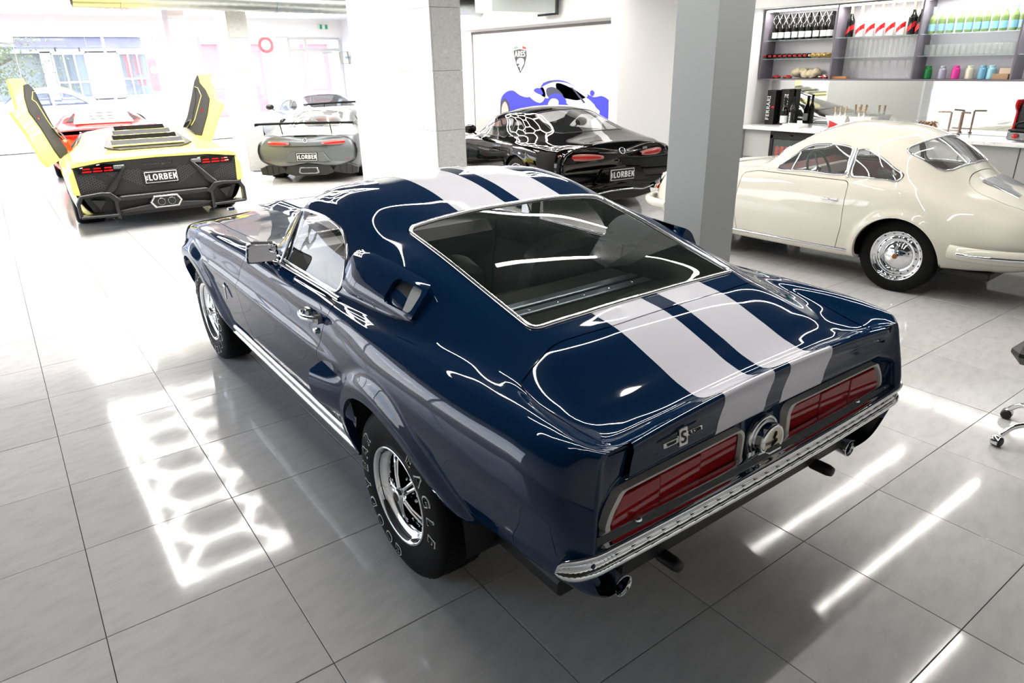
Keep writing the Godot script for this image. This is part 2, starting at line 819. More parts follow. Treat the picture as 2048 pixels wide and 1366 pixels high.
func noise_tex(freq: float, ramp: Array, sd: int, oct := 5, size := 512, normal := 0.0) -> NoiseTexture2D:
	var n := FastNoiseLite.new()
	n.seed = sd
	n.frequency = freq
	n.fractal_octaves = oct
	n.noise_type = FastNoiseLite.TYPE_SIMPLEX_SMOOTH
	var t := NoiseTexture2D.new()
	t.width = size
	t.height = size
	t.seamless = true
	t.noise = n
	if normal > 0.0:
		t.as_normal_map = true
		t.bump_strength = normal
	else:
		var g := Gradient.new()
		g.offsets = PackedFloat32Array()
		g.colors = PackedColorArray()
		var of := PackedFloat32Array()
		var co := PackedColorArray()
		for r in ramp:
			of.append(r[0])
			co.append(r[1])
		g.offsets = of
		g.colors = co
		t.color_ramp = g
	return t

func tile_mesh(w: float, d: float, th: float, u0: float, v0: float, flip: bool) -> ArrayMesh:
	# chamfered slab with its own part of the stone pattern
	var st := SurfaceTool.new()
	st.begin(Mesh.PRIMITIVE_TRIANGLES)
	var c := 0.0012
	var h := [Vector2(-w / 2, -d / 2), Vector2(w / 2, -d / 2), Vector2(w / 2, d / 2), Vector2(-w / 2, d / 2)]
	var g := []
	for q in h:
		g.append(q - Vector2(signf(q.x), signf(q.y)) * c)
	var ang := 0.22
	var uv := func(p: Vector2) -> Vector2:
		var r := p.rotated(ang)
		return Vector2(u0 + r.x * 0.55, v0 + (-r.y if flip else r.y) * 1.5)
	var quad := func(a: Vector3, b: Vector3, cc: Vector3, dd: Vector3, n: Vector3) -> void:
		for p in [a, b, cc, a, cc, dd]:
			st.set_normal(n)
			st.set_uv(uv.call(Vector2(p.x, p.z)))
			st.add_vertex(p)
	quad.call(Vector3(g[0].x, 0, g[0].y), Vector3(g[1].x, 0, g[1].y), Vector3(g[2].x, 0, g[2].y), Vector3(g[3].x, 0, g[3].y), Vector3.UP)
	for i in 4:
		var j := (i + 1) % 4
		var n := Vector3(h[i].x + h[j].x, 0, h[i].y + h[j].y).normalized()
		quad.call(Vector3(g[j].x, 0, g[j].y), Vector3(g[i].x, 0, g[i].y), Vector3(h[i].x, -c, h[i].y), Vector3(h[j].x, -c, h[j].y), (n + Vector3.UP).normalized())
		quad.call(Vector3(h[j].x, -c, h[j].y), Vector3(h[i].x, -c, h[i].y), Vector3(h[i].x, -th, h[i].y), Vector3(h[j].x, -th, h[j].y), n)
	st.generate_tangents()
	return st.commit()

func build_floor() -> void:
	var base := struct("floor", box(Vector3(13.2, .2, 24.6), Vector3(3.0, -.106, -4.2)), M.grout)
	var rng := RandomNumberGenerator.new()
	rng.seed = 11
	var kinds := []
	for i in 12:
		kinds.append(tile_mesh(.5972, .5972, .006, rng.randf() * 9.0, rng.randf() * 9.0, i % 2 == 0))
	var cells := []
	for i in range(-6, 16):
		for j in range(-27, 13):
			var p := Vector3(.6 * i + .3, 0, .6 * j + .3)
			var d := (p - EYE) * Basis.from_euler(Vector3(-0.38547666, -0.62698057, -0.02215242))
			var seen := d.z < -0.3 and absf(d.x / d.z) < 0.95 and absf(d.y / d.z) < 0.75
			cells.append([(p - EYE).length() + (0.0 if seen else 100.0), p])
	cells.sort_custom(func(a, b): return a[0] < b[0])
	var far := SurfaceTool.new()
	far.begin(Mesh.PRIMITIVE_TRIANGLES)
	for k in cells.size():
		var m: ArrayMesh = kinds[rng.randi() % 12]
		var x := Transform3D(Basis.from_euler(Vector3(rng.randfn(0, .0009), 0, rng.randfn(0, .0009))), cells[k][1] + Vector3(0, rng.randf_range(-.0006, 0.0), 0))
		if k < 300:
			var o := part_mesh("tile", m, M.tile if rng.randf() < .6 else M.tile_b, base)
			o.transform = x
		else:
			far.append_from(m, 0, x)
	var fo := part_mesh("far_tiles", far.commit(), M.tile, base)
	fo.set_meta("kind", "stuff")

func clad_pillar(called: String, x0: float, x1: float, z0: float, z1: float, m: Material, h := 3.2) -> void:
	# core with stone panels on the two faces that look into the room
	var o := struct(called, box(Vector3(x1 - x0 - .03, h, z1 - z0 - .03), Vector3((x0 + x1) / 2 + .005, h / 2, (z0 + z1) / 2 - .005)), M.grout_pale)
	var y := 0.0
	var row := 0
	while y < h - .01:
		var ph := minf(.6, h - y)
		var n := maxi(1, int(round((z1 - z0) / .62)))
		for i in n:
			var w := (z1 - z0) / n
			part("panel", box(Vector3(.018, ph - .003, w - .003), Vector3(x0 + .009, y + ph / 2, z0 + w * (i + .5)), .0015), m, o)
		part("panel", box(Vector3(x1 - x0 - .02, ph - .003, .018), Vector3((x0 + x1) / 2 + .01, y + ph / 2, z1 - .009), .0015), m, o)
		part("panel", box(Vector3(x1 - x0 - .02, ph - .003, .018), Vector3((x0 + x1) / 2 + .01, y + ph / 2, z0 + .009), .0015), m, o)
		y += ph
		row += 1

func build_room() -> void:
	build_floor()
	struct("ceiling", box(Vector3(13.4, .2, 16.9), Vector3(3.0, 3.30, -.25)), M.ceiling)
	struct("ceiling_front", box(Vector3(13.4, .2, 7.9), Vector3(3.0, 3.30, -12.65)), M.wall)
	struct("wall_right", box(Vector3(.2, 3.4, 24.8), Vector3(9.70, 1.6, -4.2)), M.wall)
	# glazed left side: plinth, head, end wall, panes
	struct("wall_left_plinth", box(Vector3(.2, .62, 18.0), Vector3(-3.60, .31, -7.4), .004), M.wall)
	struct("wall_left_head", box(Vector3(.2, .60, 18.0), Vector3(-3.60, 2.94, -7.4)), M.wall)
	struct("wall_left_end", box(Vector3(.2, 3.24, 6.5), Vector3(-3.60, 1.62, 4.85)), M.wall)
	for i in 5:
		var zc := -14.6 + 3.6 * i
		struct("window_%d" % (7 + i), box(Vector3(.012, 2.02, 3.52), Vector3(-3.60, 1.63, zc)), M.window_glass)
		struct("trim_%d" % (5 + i), box(Vector3(.10, 2.02, .07), Vector3(-3.60, 1.63, zc - 1.8), .004), M.white_paint)
	struct("wall_rear", box(Vector3(13.4, 3.4, .2), Vector3(3.0, 1.6, 8.1)), M.wall)
	# nib wall beside the mural and the side wall of the bar
	struct("wall_nib", box(Vector3(1.56, 3.2, .18), Vector3(8.82, 1.6, -2.79)), M.wall)
	struct("wall_bar_side", box(Vector3(.70, 3.2, .16), Vector3(9.25, 1.6, -1.19)), M.wall)
	# bulkheads
	struct("trim_1", box(Vector3(.75, .62, 6.6), Vector3(9.22, 2.89, -6.2)), M.wall)
	struct("trim_2", box(Vector3(.62, .75, 5.2), Vector3(9.29, 2.86, 1.45)), M.wall)
	clad_pillar("pillar_1", 3.95, 4.32, -3.24, -1.26, M.stone)
	clad_pillar("pillar_2", 4.06, 4.43, -9.6, -8.75, M.stone)
	clad_pillar("pillar_3", 4.10, 4.47, -14.1, -13.6, M.stone)
	struct("pillar_4", box(Vector3(.37, 3.2, .36), Vector3(4.205, 1.6, 2.09), .006), M.grey_paint)
	# street front: plinth, glass, head
	var Z := -16.5
	struct("wall_front_plinth", box(Vector3(11.1, .50, .24), Vector3(2.0, .25, Z), .005), M.wall)
	struct("wall_front_head", box(Vector3(13.1, .48, .24), Vector3(3.05, 2.96, Z)), M.wall)
	struct("wall_front_pier", box(Vector3(.98, 2.21, .22), Vector3(4.725, 1.61, Z)), M.wall)
	struct("wall_front_jamb", box(Vector3(.36, 2.71, .22), Vector3(7.70, 1.358, Z)), M.wall)
	var panes := [[-3.5, -.45], [-.45, 1.09], [1.09, 2.655], [2.655, 3.018], [3.084, 4.23], [5.22, 7.51]]
	for i in panes.size():
		var a: float = panes[i][0]
		var b: float = panes[i][1]
		var w := struct("window_%d" % (i + 1), box(Vector3(b - a - .012, 2.21, .012), Vector3((a + b) / 2, 1.61, Z)), M.window_glass)
		part("joint", box(Vector3(.012, 2.21, .014), Vector3(b, 1.61, Z)), M.white_paint, w)
	struct("trim_3", box(Vector3(.066, 2.21, .10), Vector3(3.051, 1.61, Z), .004), M.white_paint)
	# door with side light and transom
	var d := struct("door_1", box(Vector3(1.67, .06, .12), Vector3(8.72, 2.68, Z), .004), M.alu)
	for x in [7.92, 8.45, 9.53]:
		part("frame", box(Vector3(.075, 2.65, .12), Vector3(x, 1.325, Z), .004), M.alu, d)
	part("transom", box(Vector3(1.6, .075, .11), Vector3(8.72, 2.367, Z), .004), M.alu, d)
	for q in [[7.96, 8.41], [8.49, 9.49]]:
		for r in [[.06, 2.33], [2.405, 2.65]]:
			part("pane", box(Vector3(q[1] - q[0], r[1] - r[0], .012), Vector3((q[0] + q[1]) / 2, (r[0] + r[1]) / 2, Z)), M.window_glass, d)
	part("leaf_rail", box(Vector3(.9, .09, .05), Vector3(8.99, .97, Z + .02), .004), M.alu, d)
	part("closer", box(Vector3(.32, .06, .06), Vector3(9.07, 2.29, Z + .09), .006), M.alu, d)
	# exit sign
	var ex := thing("exit_sign", "green and white exit sign above the glass entrance door", "sign", Vector3(9.02, 3.0, Z + .16))
	part("casing", box(Vector3(.30, .13, .05), Vector3.ZERO, .006), M.white_paint, ex)
	part("panel", box(Vector3(.075, .12, .01), Vector3(-.085, 0, .026)), M.exit_green, ex)
	part("panel", box(Vector3(.075, .12, .01), Vector3(.085, 0, .026)), M.exit_green, ex)
	# wall speaker by the door
	var sp := thing("wall_speaker", "small beige wedge speaker high on the wall by the entrance door", "speaker", on_x(688, 115, 9.42))
	part("cabinet", plate(round2([[-.13, -.17], [.14, -.19], [.10, .17], [-.16, .15]], .01), .12, .008), M.beige, sp)
	part("bracket", box(Vector3(.16, .06, .05), Vector3(.10, 0, .05)), M.steel, sp)
	# cable and socket at the foot of the second pillar
	var so := thing("wall_socket", "white wall socket with black plug and cable on stone pillar", "socket", Vector3(4.36, .42, -8.74))
	part("plate", box(Vector3(.09, .08, .012), Vector3(0, 0, .004), .003), M.white_paint, so)
	part("plug", box(Vector3(.03, .035, .03), Vector3(.0, 0, .02), .006), M.trim_black, so)
	part("cable", tube(curve(PackedVector3Array([Vector3(0, -.01, .03), Vector3(.03, -.1, .06), Vector3(.05, -.3, .07), Vector3(.02, -.405, .10), Vector3(-.12, -.41, .16), Vector3(-.28, -.41, .12), Vector3(-.10, -.41, .24), Vector3(.12, -.41, .2)]), 40), .006, 6), M.trim_black, so)
	# spiral duct under the ceiling
	var du := thing("spiral_duct", "round galvanised spiral air duct hung under the ceiling", "duct", Vector3(0, 2.93, -7.6))
	var prof := []
	var n := 150
	for i in n + 1:
		var x := lerpf(1.55, 8.9, float(i) / n)
		prof.append([.172 + (.005 if i % 3 == 0 else 0.0), x])
	part("pipe", lathe(prof, 32, 0), M.galv, du)
	part("flange", lathe([[.165, 8.86], [.20, 8.86], [.20, 8.92], [.165, 8.92]], 32, 0, false), M.steel, du)
	for x in [2.2, 4.6, 7.2]:
		part("hanger", lathe([[.181, x - .015], [.186, x - .015], [.186, x + .015], [.181, x + .015]], 32, 0, false).add(line(Vector3(x, .18, 0), Vector3(x, .28, 0), .006)), M.steel, du)
	# rectangular duct branch
	var rd := thing("square_duct", "rectangular sheet metal duct with dark end flange near the mural", "duct", Vector3(8.0, 2.84, -5.2))
	part("casing", box(Vector3(1.4, .34, .5), Vector3.ZERO, .004), M.galv, rd)
	part("end_flange", box(Vector3(.04, .40, .56), Vector3(.70, 0, 0), .004), M.trim_black, rd)
	build_mural()

func poly_x(pts: Array, X: float) -> PackedVector2Array:
	# outline on the wall plane x = X given by picture points; returned as (-z, y) so that the plate faces -x
	var o := PackedVector2Array()
	for p in pts:
		var q := on_x(p[0], p[1], X)
		o.append(Vector2(q.z, q.y))
	return o

func wall_plate(P: PackedVector2Array, X: float, th: float) -> Msh:
	# (z, y) outline standing off the wall towards -x
	return plate(P, th).moved(Transform3D(Basis(Vector3(0, 0, 1), Vector3(0, 1, 0), Vector3(-1, 0, 0)), Vector3(X, 0, 0)))

func build_mural() -> void:
	var X := 9.585
	var o := thing("wall_mural", "white wall panel printed with a blue sports car and a shield logo", "mural")
	part("panel", box(Vector3(.02, 2.44, 4.75), Vector3(9.59, 1.27, -6.63), .002), M.mural_white, o)
	part("frame", box(Vector3(.03, .05, 4.85), Vector3(9.585, 2.51, -6.63), .003), M.frame_grey, o)
	part("frame", box(Vector3(.03, 2.5, .05), Vector3(9.585, 1.27, -9.03), .003), M.frame_grey, o)
	var x := X - .006
	var c := func(called: String, pts: Array, m: Material, lift: float, smooth := true) -> void:
		var P := poly_x(pts, X)
		if smooth:
			var a := []
			for q in P:
				a.append([q.x, q.y])
			P = curve2(a, pts.size() * 5)
		part(called, wall_plate(P, x - lift, .0015), m, o)
	# floor band of the printed picture
	c.call("printed_floor", [[953, 237], [1003, 240], [1003, 262], [955, 262]], M.print_pink, 0.0, false)
	# car: body masses
	c.call("printed_body", [[1001, 212], [1003, 196], [1013, 184], [1027, 181], [1040, 190], [1058, 194], [1072, 186], [1088, 166], [1108, 160], [1130, 162], [1150, 172], [1172, 186], [1188, 194], [1205, 192], [1222, 204], [1233, 222], [1235, 240], [1226, 243], [1205, 238], [1170, 226], [1130, 222], [1090, 214], [1050, 218], [1020, 224]], M.print_blue, .001)
	c.call("printed_canopy", [[1076, 182], [1090, 171], [1110, 164], [1134, 166], [1154, 175], [1176, 192], [1160, 200], [1130, 197], [1104, 198], [1088, 194]], M.print_pale, .003)
	c.call("printed_highlight", [[1060, 193], [1074, 182], [1086, 174], [1092, 190], [1086, 203], [1066, 199]], M.print_pale, .003)
	c.call("printed_bonnet", [[1112, 170], [1144, 176], [1166, 190], [1186, 206], [1200, 226], [1190, 232], [1160, 222], [1136, 208], [1118, 190]], M.mural_white, .003)
	c.call("printed_roof", [[1084, 167], [1106, 161], [1122, 163], [1104, 164]], M.print_dark, .004)
	c.call("printed_glass", [[1093, 180], [1106, 174], [1118, 180], [1127, 191], [1116, 190], [1102, 197], [1094, 189]], M.print_dark, .0045)
	c.call("printed_fender", [[1094, 208], [1098, 195], [1110, 187], [1124, 190], [1134, 204], [1128, 214]], M.print_blue, .005)
	c.call("printed_wheel", [[1097, 210], [1101, 200], [1110, 197], [1118, 203], [1117, 212], [1105, 216]], M.print_pale, .006)
	c.call("printed_wheel", [[1001, 226], [1003, 204], [1010, 196], [1018, 205], [1021, 228], [1016, 252], [1007, 256]], M.print_dark, .004)
	c.call("printed_rim", [[1004, 226], [1006, 209], [1011, 203], [1016, 211], [1018, 228], [1014, 246], [1008, 249]], M.print_pink, .006)
	c.call("printed_fender", [[1190, 208], [1200, 196], [1214, 200], [1228, 216], [1233, 238], [1224, 240], [1208, 228]], M.print_blue, .005)
	c.call("printed_pillar", [[1142, 173], [1146, 175], [1172, 205], [1168, 207]], M.print_dark, .005, false)
	c.call("printed_mirror", [[1068, 180], [1074, 176], [1084, 180], [1087, 188], [1078, 188]], M.print_blue, .006)
	c.call("printed_mirror", [[1181, 184], [1185, 180], [1190, 186], [1187, 192], [1182, 191]], M.print_blue, .006)
	# shield logo
	c.call("shield", [[1028, 101], [1040, 98], [1053, 101], [1054, 112], [1050, 130], [1041, 147], [1034, 131], [1029, 113]], M.print_black, .002, false)
	c.call("shield_ribbon", [[1028, 99], [1030, 93], [1036, 92], [1037, 97]], M.print_green, .002, false)
	c.call("shield_ribbon", [[1045, 97], [1046, 92], [1052, 94], [1053, 99]], M.print_red, .002, false)
	c.call("shield_helmet", [[1034, 126], [1036, 119], [1042, 116], [1048, 119], [1049, 126], [1045, 134], [1042, 142], [1040, 134], [1037, 133], [1040, 128]], M.mural_white, .004)
	var a := on_x(1041, 108, X)
	part("logo_lettering", letters("ARES", .115, .002).moved(Transform3D(Basis(Vector3(0, 0, 1), Vector3(0, 1, 0), Vector3(-1, 0, 0)), Vector3(x - .005, a.y, a.z))), M.mural_white, o)

# ---------------------------------------------------------------- lights
func led(a: Vector3, b: Vector3, o: Node3D, with_light := true, called := "led_tube", wide := .036) -> void:
	var l := a.distance_to(b)
	var d := (b - a).normalized()
	var bs := Basis.looking_at(d, Vector3.UP)
	part(called, box(Vector3(wide, .022, l + .012), Vector3.ZERO).moved(Transform3D(bs, (a + b) * .5)), M.led, o)
	if with_light:
		var al := AreaLight3D.new()
		al.name = "tube_light"
		al.area_size = Vector2(wide, l)
		al.area_normalize_energy = false
		al.light_energy = LED_E
		al.light_color = Color(1.0, 0.985, 0.96)
		al.area_range = 25.0
		al.area_attenuation = 2.0
		al.shadow_enabled = true
		o.add_child(al, true)
		# the light looks along its -z: turn that down, its y along the tube
		al.transform = Transform3D(Basis(Vector3.UP.cross(d).normalized() * -1.0, d, Vector3.UP) if true else Basis(), (a + b) * .5 + Vector3(0, -.0125, 0))

func honeycomb(x0: float, z0: float, x1: float, z1: float, label: String) -> void:
	var o := thing("honeycomb_light", label, "light", Vector3.ZERO, 0.0, "honeycomb tube lights on the ceiling")
	var y := 3.10
	var e := .47
	var h := e * sqrt(3.0)
	var seen := {}
	var R := Rect2(x0, z0, x1 - x0, z1 - z0)
	for i in range(-1, 6):
		for j in range(-1, 8):
			var c := Vector2(x0 + .55 + 1.5 * e * i, z0 + .66 + h * j + (h * .5 if posmod(i, 2) == 1 else 0.0))
			for k in 6:
				var a := c + Vector2.from_angle(TAU * k / 6) * e
				var b := c + Vector2.from_angle(TAU * (k + 1) / 6) * e
				var mid := ((a + b) * 50).round()
				if seen.has(mid):
					continue
				seen[mid] = true
				# clip to the frame
				var ok := true
				for ax in 2:
					for lim in [[R.position[ax], 1.0], [R.end[ax], -1.0]]:
						var fa: float = (a[ax] - lim[0]) * lim[1]
						var fb: float = (b[ax] - lim[0]) * lim[1]
						if fa < 0 and fb < 0:
							ok = false
						elif fa < 0:
							a = a.lerp(b, fa / (fa - fb))
						elif fb < 0:
							b = b.lerp(a, fb / (fb - fa))
				if ok and a.distance_to(b) > .06:
					led(Vector3(a.x, y, a.y), Vector3(b.x, y, b.y), o)
	var cs := [Vector3(x0, y, z0), Vector3(x1, y, z0), Vector3(x1, y, z1), Vector3(x0, y, z1)]
	for k in 4:
		led(cs[k], cs[(k + 1) % 4], o, true, "border_tube")
	for k in 4:
		part("hanger", line(cs[k] + Vector3(0, .01, 0), Vector3(cs[k].x, 3.2, cs[k].z), .003), M.steel, o)

func strip_light(z: float, xa: float, xb: float, label: String) -> void:
	var o := thing("strip_light", label, "light", Vector3.ZERO, 0.0, "long strip lights on the ceiling")
	var n := int(ceil((xb - xa) / 2.4))
	for i in n:
		led(Vector3(lerpf(xa, xb, float(i) / n) + .01, 3.10, z), Vector3(lerpf(xa, xb, float(i + 1) / n) - .01, 3.10, z), o, true, "led_tube", .028)
	for x in [xa + .2, xb - .2]:
		part("hanger", line(Vector3(x, 3.11, z), Vector3(x, 3.2, z), .004), M.steel, o)

const LED_E := 24.0
func build_lights() -> void:
	honeycomb(.62, -6.2, 3.02, -1.3, "honeycomb tube light hung over the yellow supercar")
	honeycomb(5.0, -6.6, 7.4, -1.7, "honeycomb tube light hung over the black coupe")
	honeycomb(.62, -12.6, 3.02, -7.9, "honeycomb tube light hung over the red sports car")
	honeycomb(5.0, -13.2, 7.4, -8.4, "honeycomb tube light hung over the silver coupe behind the pillar")
	strip_light(1.15, .6, 5.4, "strip light hung over the roof of the striped fastback")
	strip_light(2.0, 2.6, 9.0, "long strip light over the tail of the striped fastback and the bar")
	strip_light(2.92, .4, 9.0, "long strip light running behind the striped fastback towards the coffee machine")
	strip_light(3.88, .8, 6.2, "strip light behind the striped fastback ending short of the bar")

func more_materials() -> void:
	M.grout = mat(Color(0.24, 0.235, 0.23), 0.9)
	M.grout_pale = mat(Color(0.55, 0.55, 0.54), 0.9)
	for k in 2:
		var t := mat(Color.WHITE, 0.20, 0.0, 0.33)
		var b := 0.035 if k == 0 else 0.018
		t.albedo_texture = noise_tex(0.009, [[0.0, Color(.655 + b, .65 + b, .645 + b)], [.35, Color(.672 + b, .668 + b, .662 + b)], [.494, Color(.692 + b, .689 + b, .682 + b)], [.505, Color(.662 + b, .657 + b, .652 + b)], [.53, Color(.686 + b, .682 + b, .676 + b)], [1.0, Color(.705 + b, .70 + b, .695 + b)]], 5 + k, 9, 1024)
		t.roughness_texture = noise_tex(0.03, [[0.0, Color(.055, .055, .055)], [1.0, Color(.105, .105, .105)]], 9, 5)
		t.roughness = 1.0
		M["tile" if k == 0 else "tile_b"] = t
	var s := mat(Color.WHITE, 0.45)
	s.albedo_texture = noise_tex(0.02, [[0.0, Color(.66, .665, .66)], [.45, Color(.76, .765, .76)], [.52, Color(.71, .715, .71)], [1.0, Color(.80, .80, .795)]], 31, 6)
	s.uv1_triplanar = true
	s.uv1_world_triplanar = true
	s.uv1_scale = Vector3(1.2, 1.2, 1.2)
	M.stone = s
	M.grey_paint = mat(Color(0.52, 0.53, 0.535), 0.55)
	M.window_glass = glass(Color(0.96, 0.99, 0.98), 0.04)
	M.alu = mat(Color(0.80, 0.80, 0.79), 0.35, 0.6)
	M.exit_green = glow(Color(0.05, 0.50, 0.38), 0.6)
	M.beige = mat(Color(0.62, 0.60, 0.50), 0.6)
	M.galv = mat(Color(0.70, 0.72, 0.71), 0.30, 0.9)
	M.mural_white = mat(Color(0.93, 0.925, 0.93), 0.5)
	M.frame_grey = mat(Color(0.42, 0.40, 0.41), 0.5)
	M.print_blue = mat(Color(0.13, 0.15, 0.78), 0.45)
	M.print_pale = mat(Color(0.78, 0.78, 0.95), 0.45)
	M.print_dark = mat(Color(0.16, 0.17, 0.24), 0.45)
	M.print_black = mat(Color(0.12, 0.11, 0.12), 0.45)
	M.print_pink = mat(Color(0.72, 0.58, 0.56), 0.5)
	M.print_green = mat(Color(0.45, 0.60, 0.50), 0.5)
	M.print_red = mat(Color(0.80, 0.15, 0.12), 0.5)

# ---------------------------------------------------------------- wheels
# axis along x, outer face towards -x; radii in metres
func tyre_msh(R: float, rim: float, w: float, groove := true) -> Msh:
	var h := w * 0.5
	var b := R - rim
	var prof := [[rim - 0.012, h * 0.80], [rim + 0.004, h * 0.86], [rim + 0.012, h * 0.93], [rim + b * 0.3, h * 1.0], [rim + b * 0.55, h * 1.0], [R - b * 0.22, h * 0.95], [R - b * 0.09, h * 0.86], [R - b * 0.02, h * 0.72], [R, h * 0.5], [R + 0.001, 0.0]]
	var all := []
	for p in prof:
		all.append(p)
	for i in range(prof.size() - 2, -1, -1):
		all.append([prof[i][0], -prof[i][1]])
	return lathe(all, 72, 0)

func tread_msh(R: float, w: float, k: int) -> Msh:
	var m := Msh.new()
	for i in k:
		var a := TAU * i / k
		for s in [-0.27, -0.09, 0.09, 0.27]:
			var b := box(Vector3(w * 0.16, 0.004, TAU * R / k * 0.72), Vector3.ZERO)
			var bs := Basis(Vector3.RIGHT, a) * Basis(Vector3.UP, 0.35 * signf(s))
			m.add(b.moved(Transform3D(bs, Basis(Vector3.RIGHT, a) * Vector3(s * w, R - 3.4 * absf(s) * absf(s) * absf(s) * w * 0.18, 0))))
	return m

# letters along an arc on the outer sidewall (outer face towards -x); a0 = angle of the middle of the word, 0 = top
func arc_letters(s: String, r: float, h: float, step: float, a0: float, x: float, face: String, wt: int, depth: float, grow := 1.0) -> Msh:
	var m := Msh.new()
	for i in s.length():
		if s[i] == " ":
			continue
		var a := a0 + (i - (s.length() - 1) * 0.5) * step
		var g := letters(s[i], h * grow, depth, face, wt, 1.15)
		# letter plane x-y, looking along its +z; turn it so that +z points to -x
		var b := Basis(Vector3(0, 0, 1), Vector3(0, 1, 0), Vector3(-1, 0, 0))
		m.add(g.moved(Transform3D(Basis(Vector3.RIGHT, a) * b, Basis(Vector3.RIGHT, a) * Vector3(x, r, 0))))
	return m

func hero_wheel(parent: Node3D, at: Vector3, turn: float, right: bool) -> void:
	var w := Node3D.new()
	w.name = "wheel"
	parent.add_child(w, true)
	w.position = at
	w.rotation = Vector3(0, PI if right else 0.0, 0)
	var R := 0.337
	part("tyre", tyre_msh(R, 0.19, 0.215), M.rubber, w)
	part("tread", tread_msh(R, 0.215, 60), M.rubber, w)
	var so := Basis(Vector3.RIGHT, turn)
	var lt := Msh.new()
	var lb := Msh.new()
	var rl := 0.263
	lt.add(arc_letters("GOODYEAR", rl, 0.046, 0.30, 0.0, -0.106, "Droid Sans", 800, 0.005, 1.06))
	lt.add(arc_letters("EAGLE", rl, 0.046, 0.30, PI, -0.106, "Droid Sans", 800, 0.005, 1.06))
	lb.add(arc_letters("GOODYEAR", rl, 0.046, 0.30, 0.0, -0.1075, "Droid Sans", 300, 0.005, 0.84))
	lb.add(arc_letters("EAGLE", rl, 0.046, 0.30, PI, -0.1075, "Droid Sans", 300, 0.005, 0.84))
	part("tyre_lettering", lt.moved(Transform3D(so, Vector3.ZERO)), M.white_rubber, w, "raised white outline letters")
	part("tyre_lettering", lb.moved(Transform3D(so, Vector3.ZERO)), M.rubber, w)
	# chrome rim: outer lip, dish, inner step
	var rim := lathe([[0.186, 0.085], [0.195, -0.088], [0.199, -0.098], [0.196, -0.104], [0.189, -0.102], [0.184, -0.092], [0.179, -0.080], [0.172, -0.072], [0.163, -0.068], [0.156, -0.062], [0.152, -0.05], [0.150, -0.03], [0.149, 0.03]], 72, 0)
	part("rim", rim, M.chrome, w)
	part("wheel_back", lathe([[0.0, -0.012], [0.155, -0.010], [0.155, 0.03]], 40, 0, false), M.black_gloss, w)
	var sp := Msh.new()
	var ins := Msh.new()
	for i in 5:
		var b := so * Basis(Vector3.RIGHT, TAU * i / 5 + 0.3)
		for s in [-1.0, 1.0]:
			var m := Msh.new()
			# one rail of a forked spoke, from hub to rim
			var pr := []
			for q in [[0.03, 0.009, -0.086, 0.006], [0.08, 0.010, -0.080, 0.0055], [0.125, 0.013, -0.068, 0.0065], [0.155, 0.022, -0.056, 0.008]]:
				pr.append([Vector3(q[2], q[0], s * q[1] - q[3]), Vector3(q[2] - 0.004, q[0], s * q[1]), Vector3(q[2], q[0], s * q[1] + q[3]), Vector3(-0.02, q[0], s * q[1] + q[3]), Vector3(-0.02, q[0], s * q[1] - q[3])])
			for k in 3:
				for j in 5:
					m.fan([pr[k][j], pr[k][(j + 1) % 5], pr[k + 1][(j + 1) % 5], pr[k + 1][j]])
			# outward normals
			for k in range(0, m.v.size(), 4):
				var c := (m.v[k] + m.v[k + 2]) * 0.5 - Vector3(-0.045, 0.09, s * 0.012)
				if m.n[k].dot(Vector3(c.x, 0, c.z)) < 0:
					for j in 4:
						m.n[k + j] = -m.n[k + j]
			sp.add(m.moved(Transform3D(b, Vector3.ZERO)))
		ins.add(box(Vector3(0.03, 0.11, 0.016), Vector3(-0.052, 0.09, 0)).moved(Transform3D(b, Vector3.ZERO)))
	part("spoke", sp, M.chrome, w)
	part("spoke_inlay", ins, M.black_gloss, w)
	var nuts := Msh.new()
	for i in 5:
		var b := so * Basis(Vector3.RIGHT, TAU * (i + 0.5) / 5 + 0.3)
		nuts.add(lathe([[0.0, -0.050], [0.006, -0.048], [0.009, -0.040], [0.009, -0.01]], 8, 0).moved(Transform3D(b, b * Vector3(0, 0.057, 0))))
	part("lug_nuts", nuts, M.chrome, w)
	part("hub_cap", lathe([[0.0, -0.108], [0.020, -0.107], [0.029, -0.102], [0.031, -0.09], [0.033, -0.08], [0.036, -0.02]], 32, 0), M.chrome, w)
	part("cap_badge", lathe([[0.0, -0.1095], [0.019, -0.1085], [0.019, -0.107]], 24, 0), M.badge_dark, w)

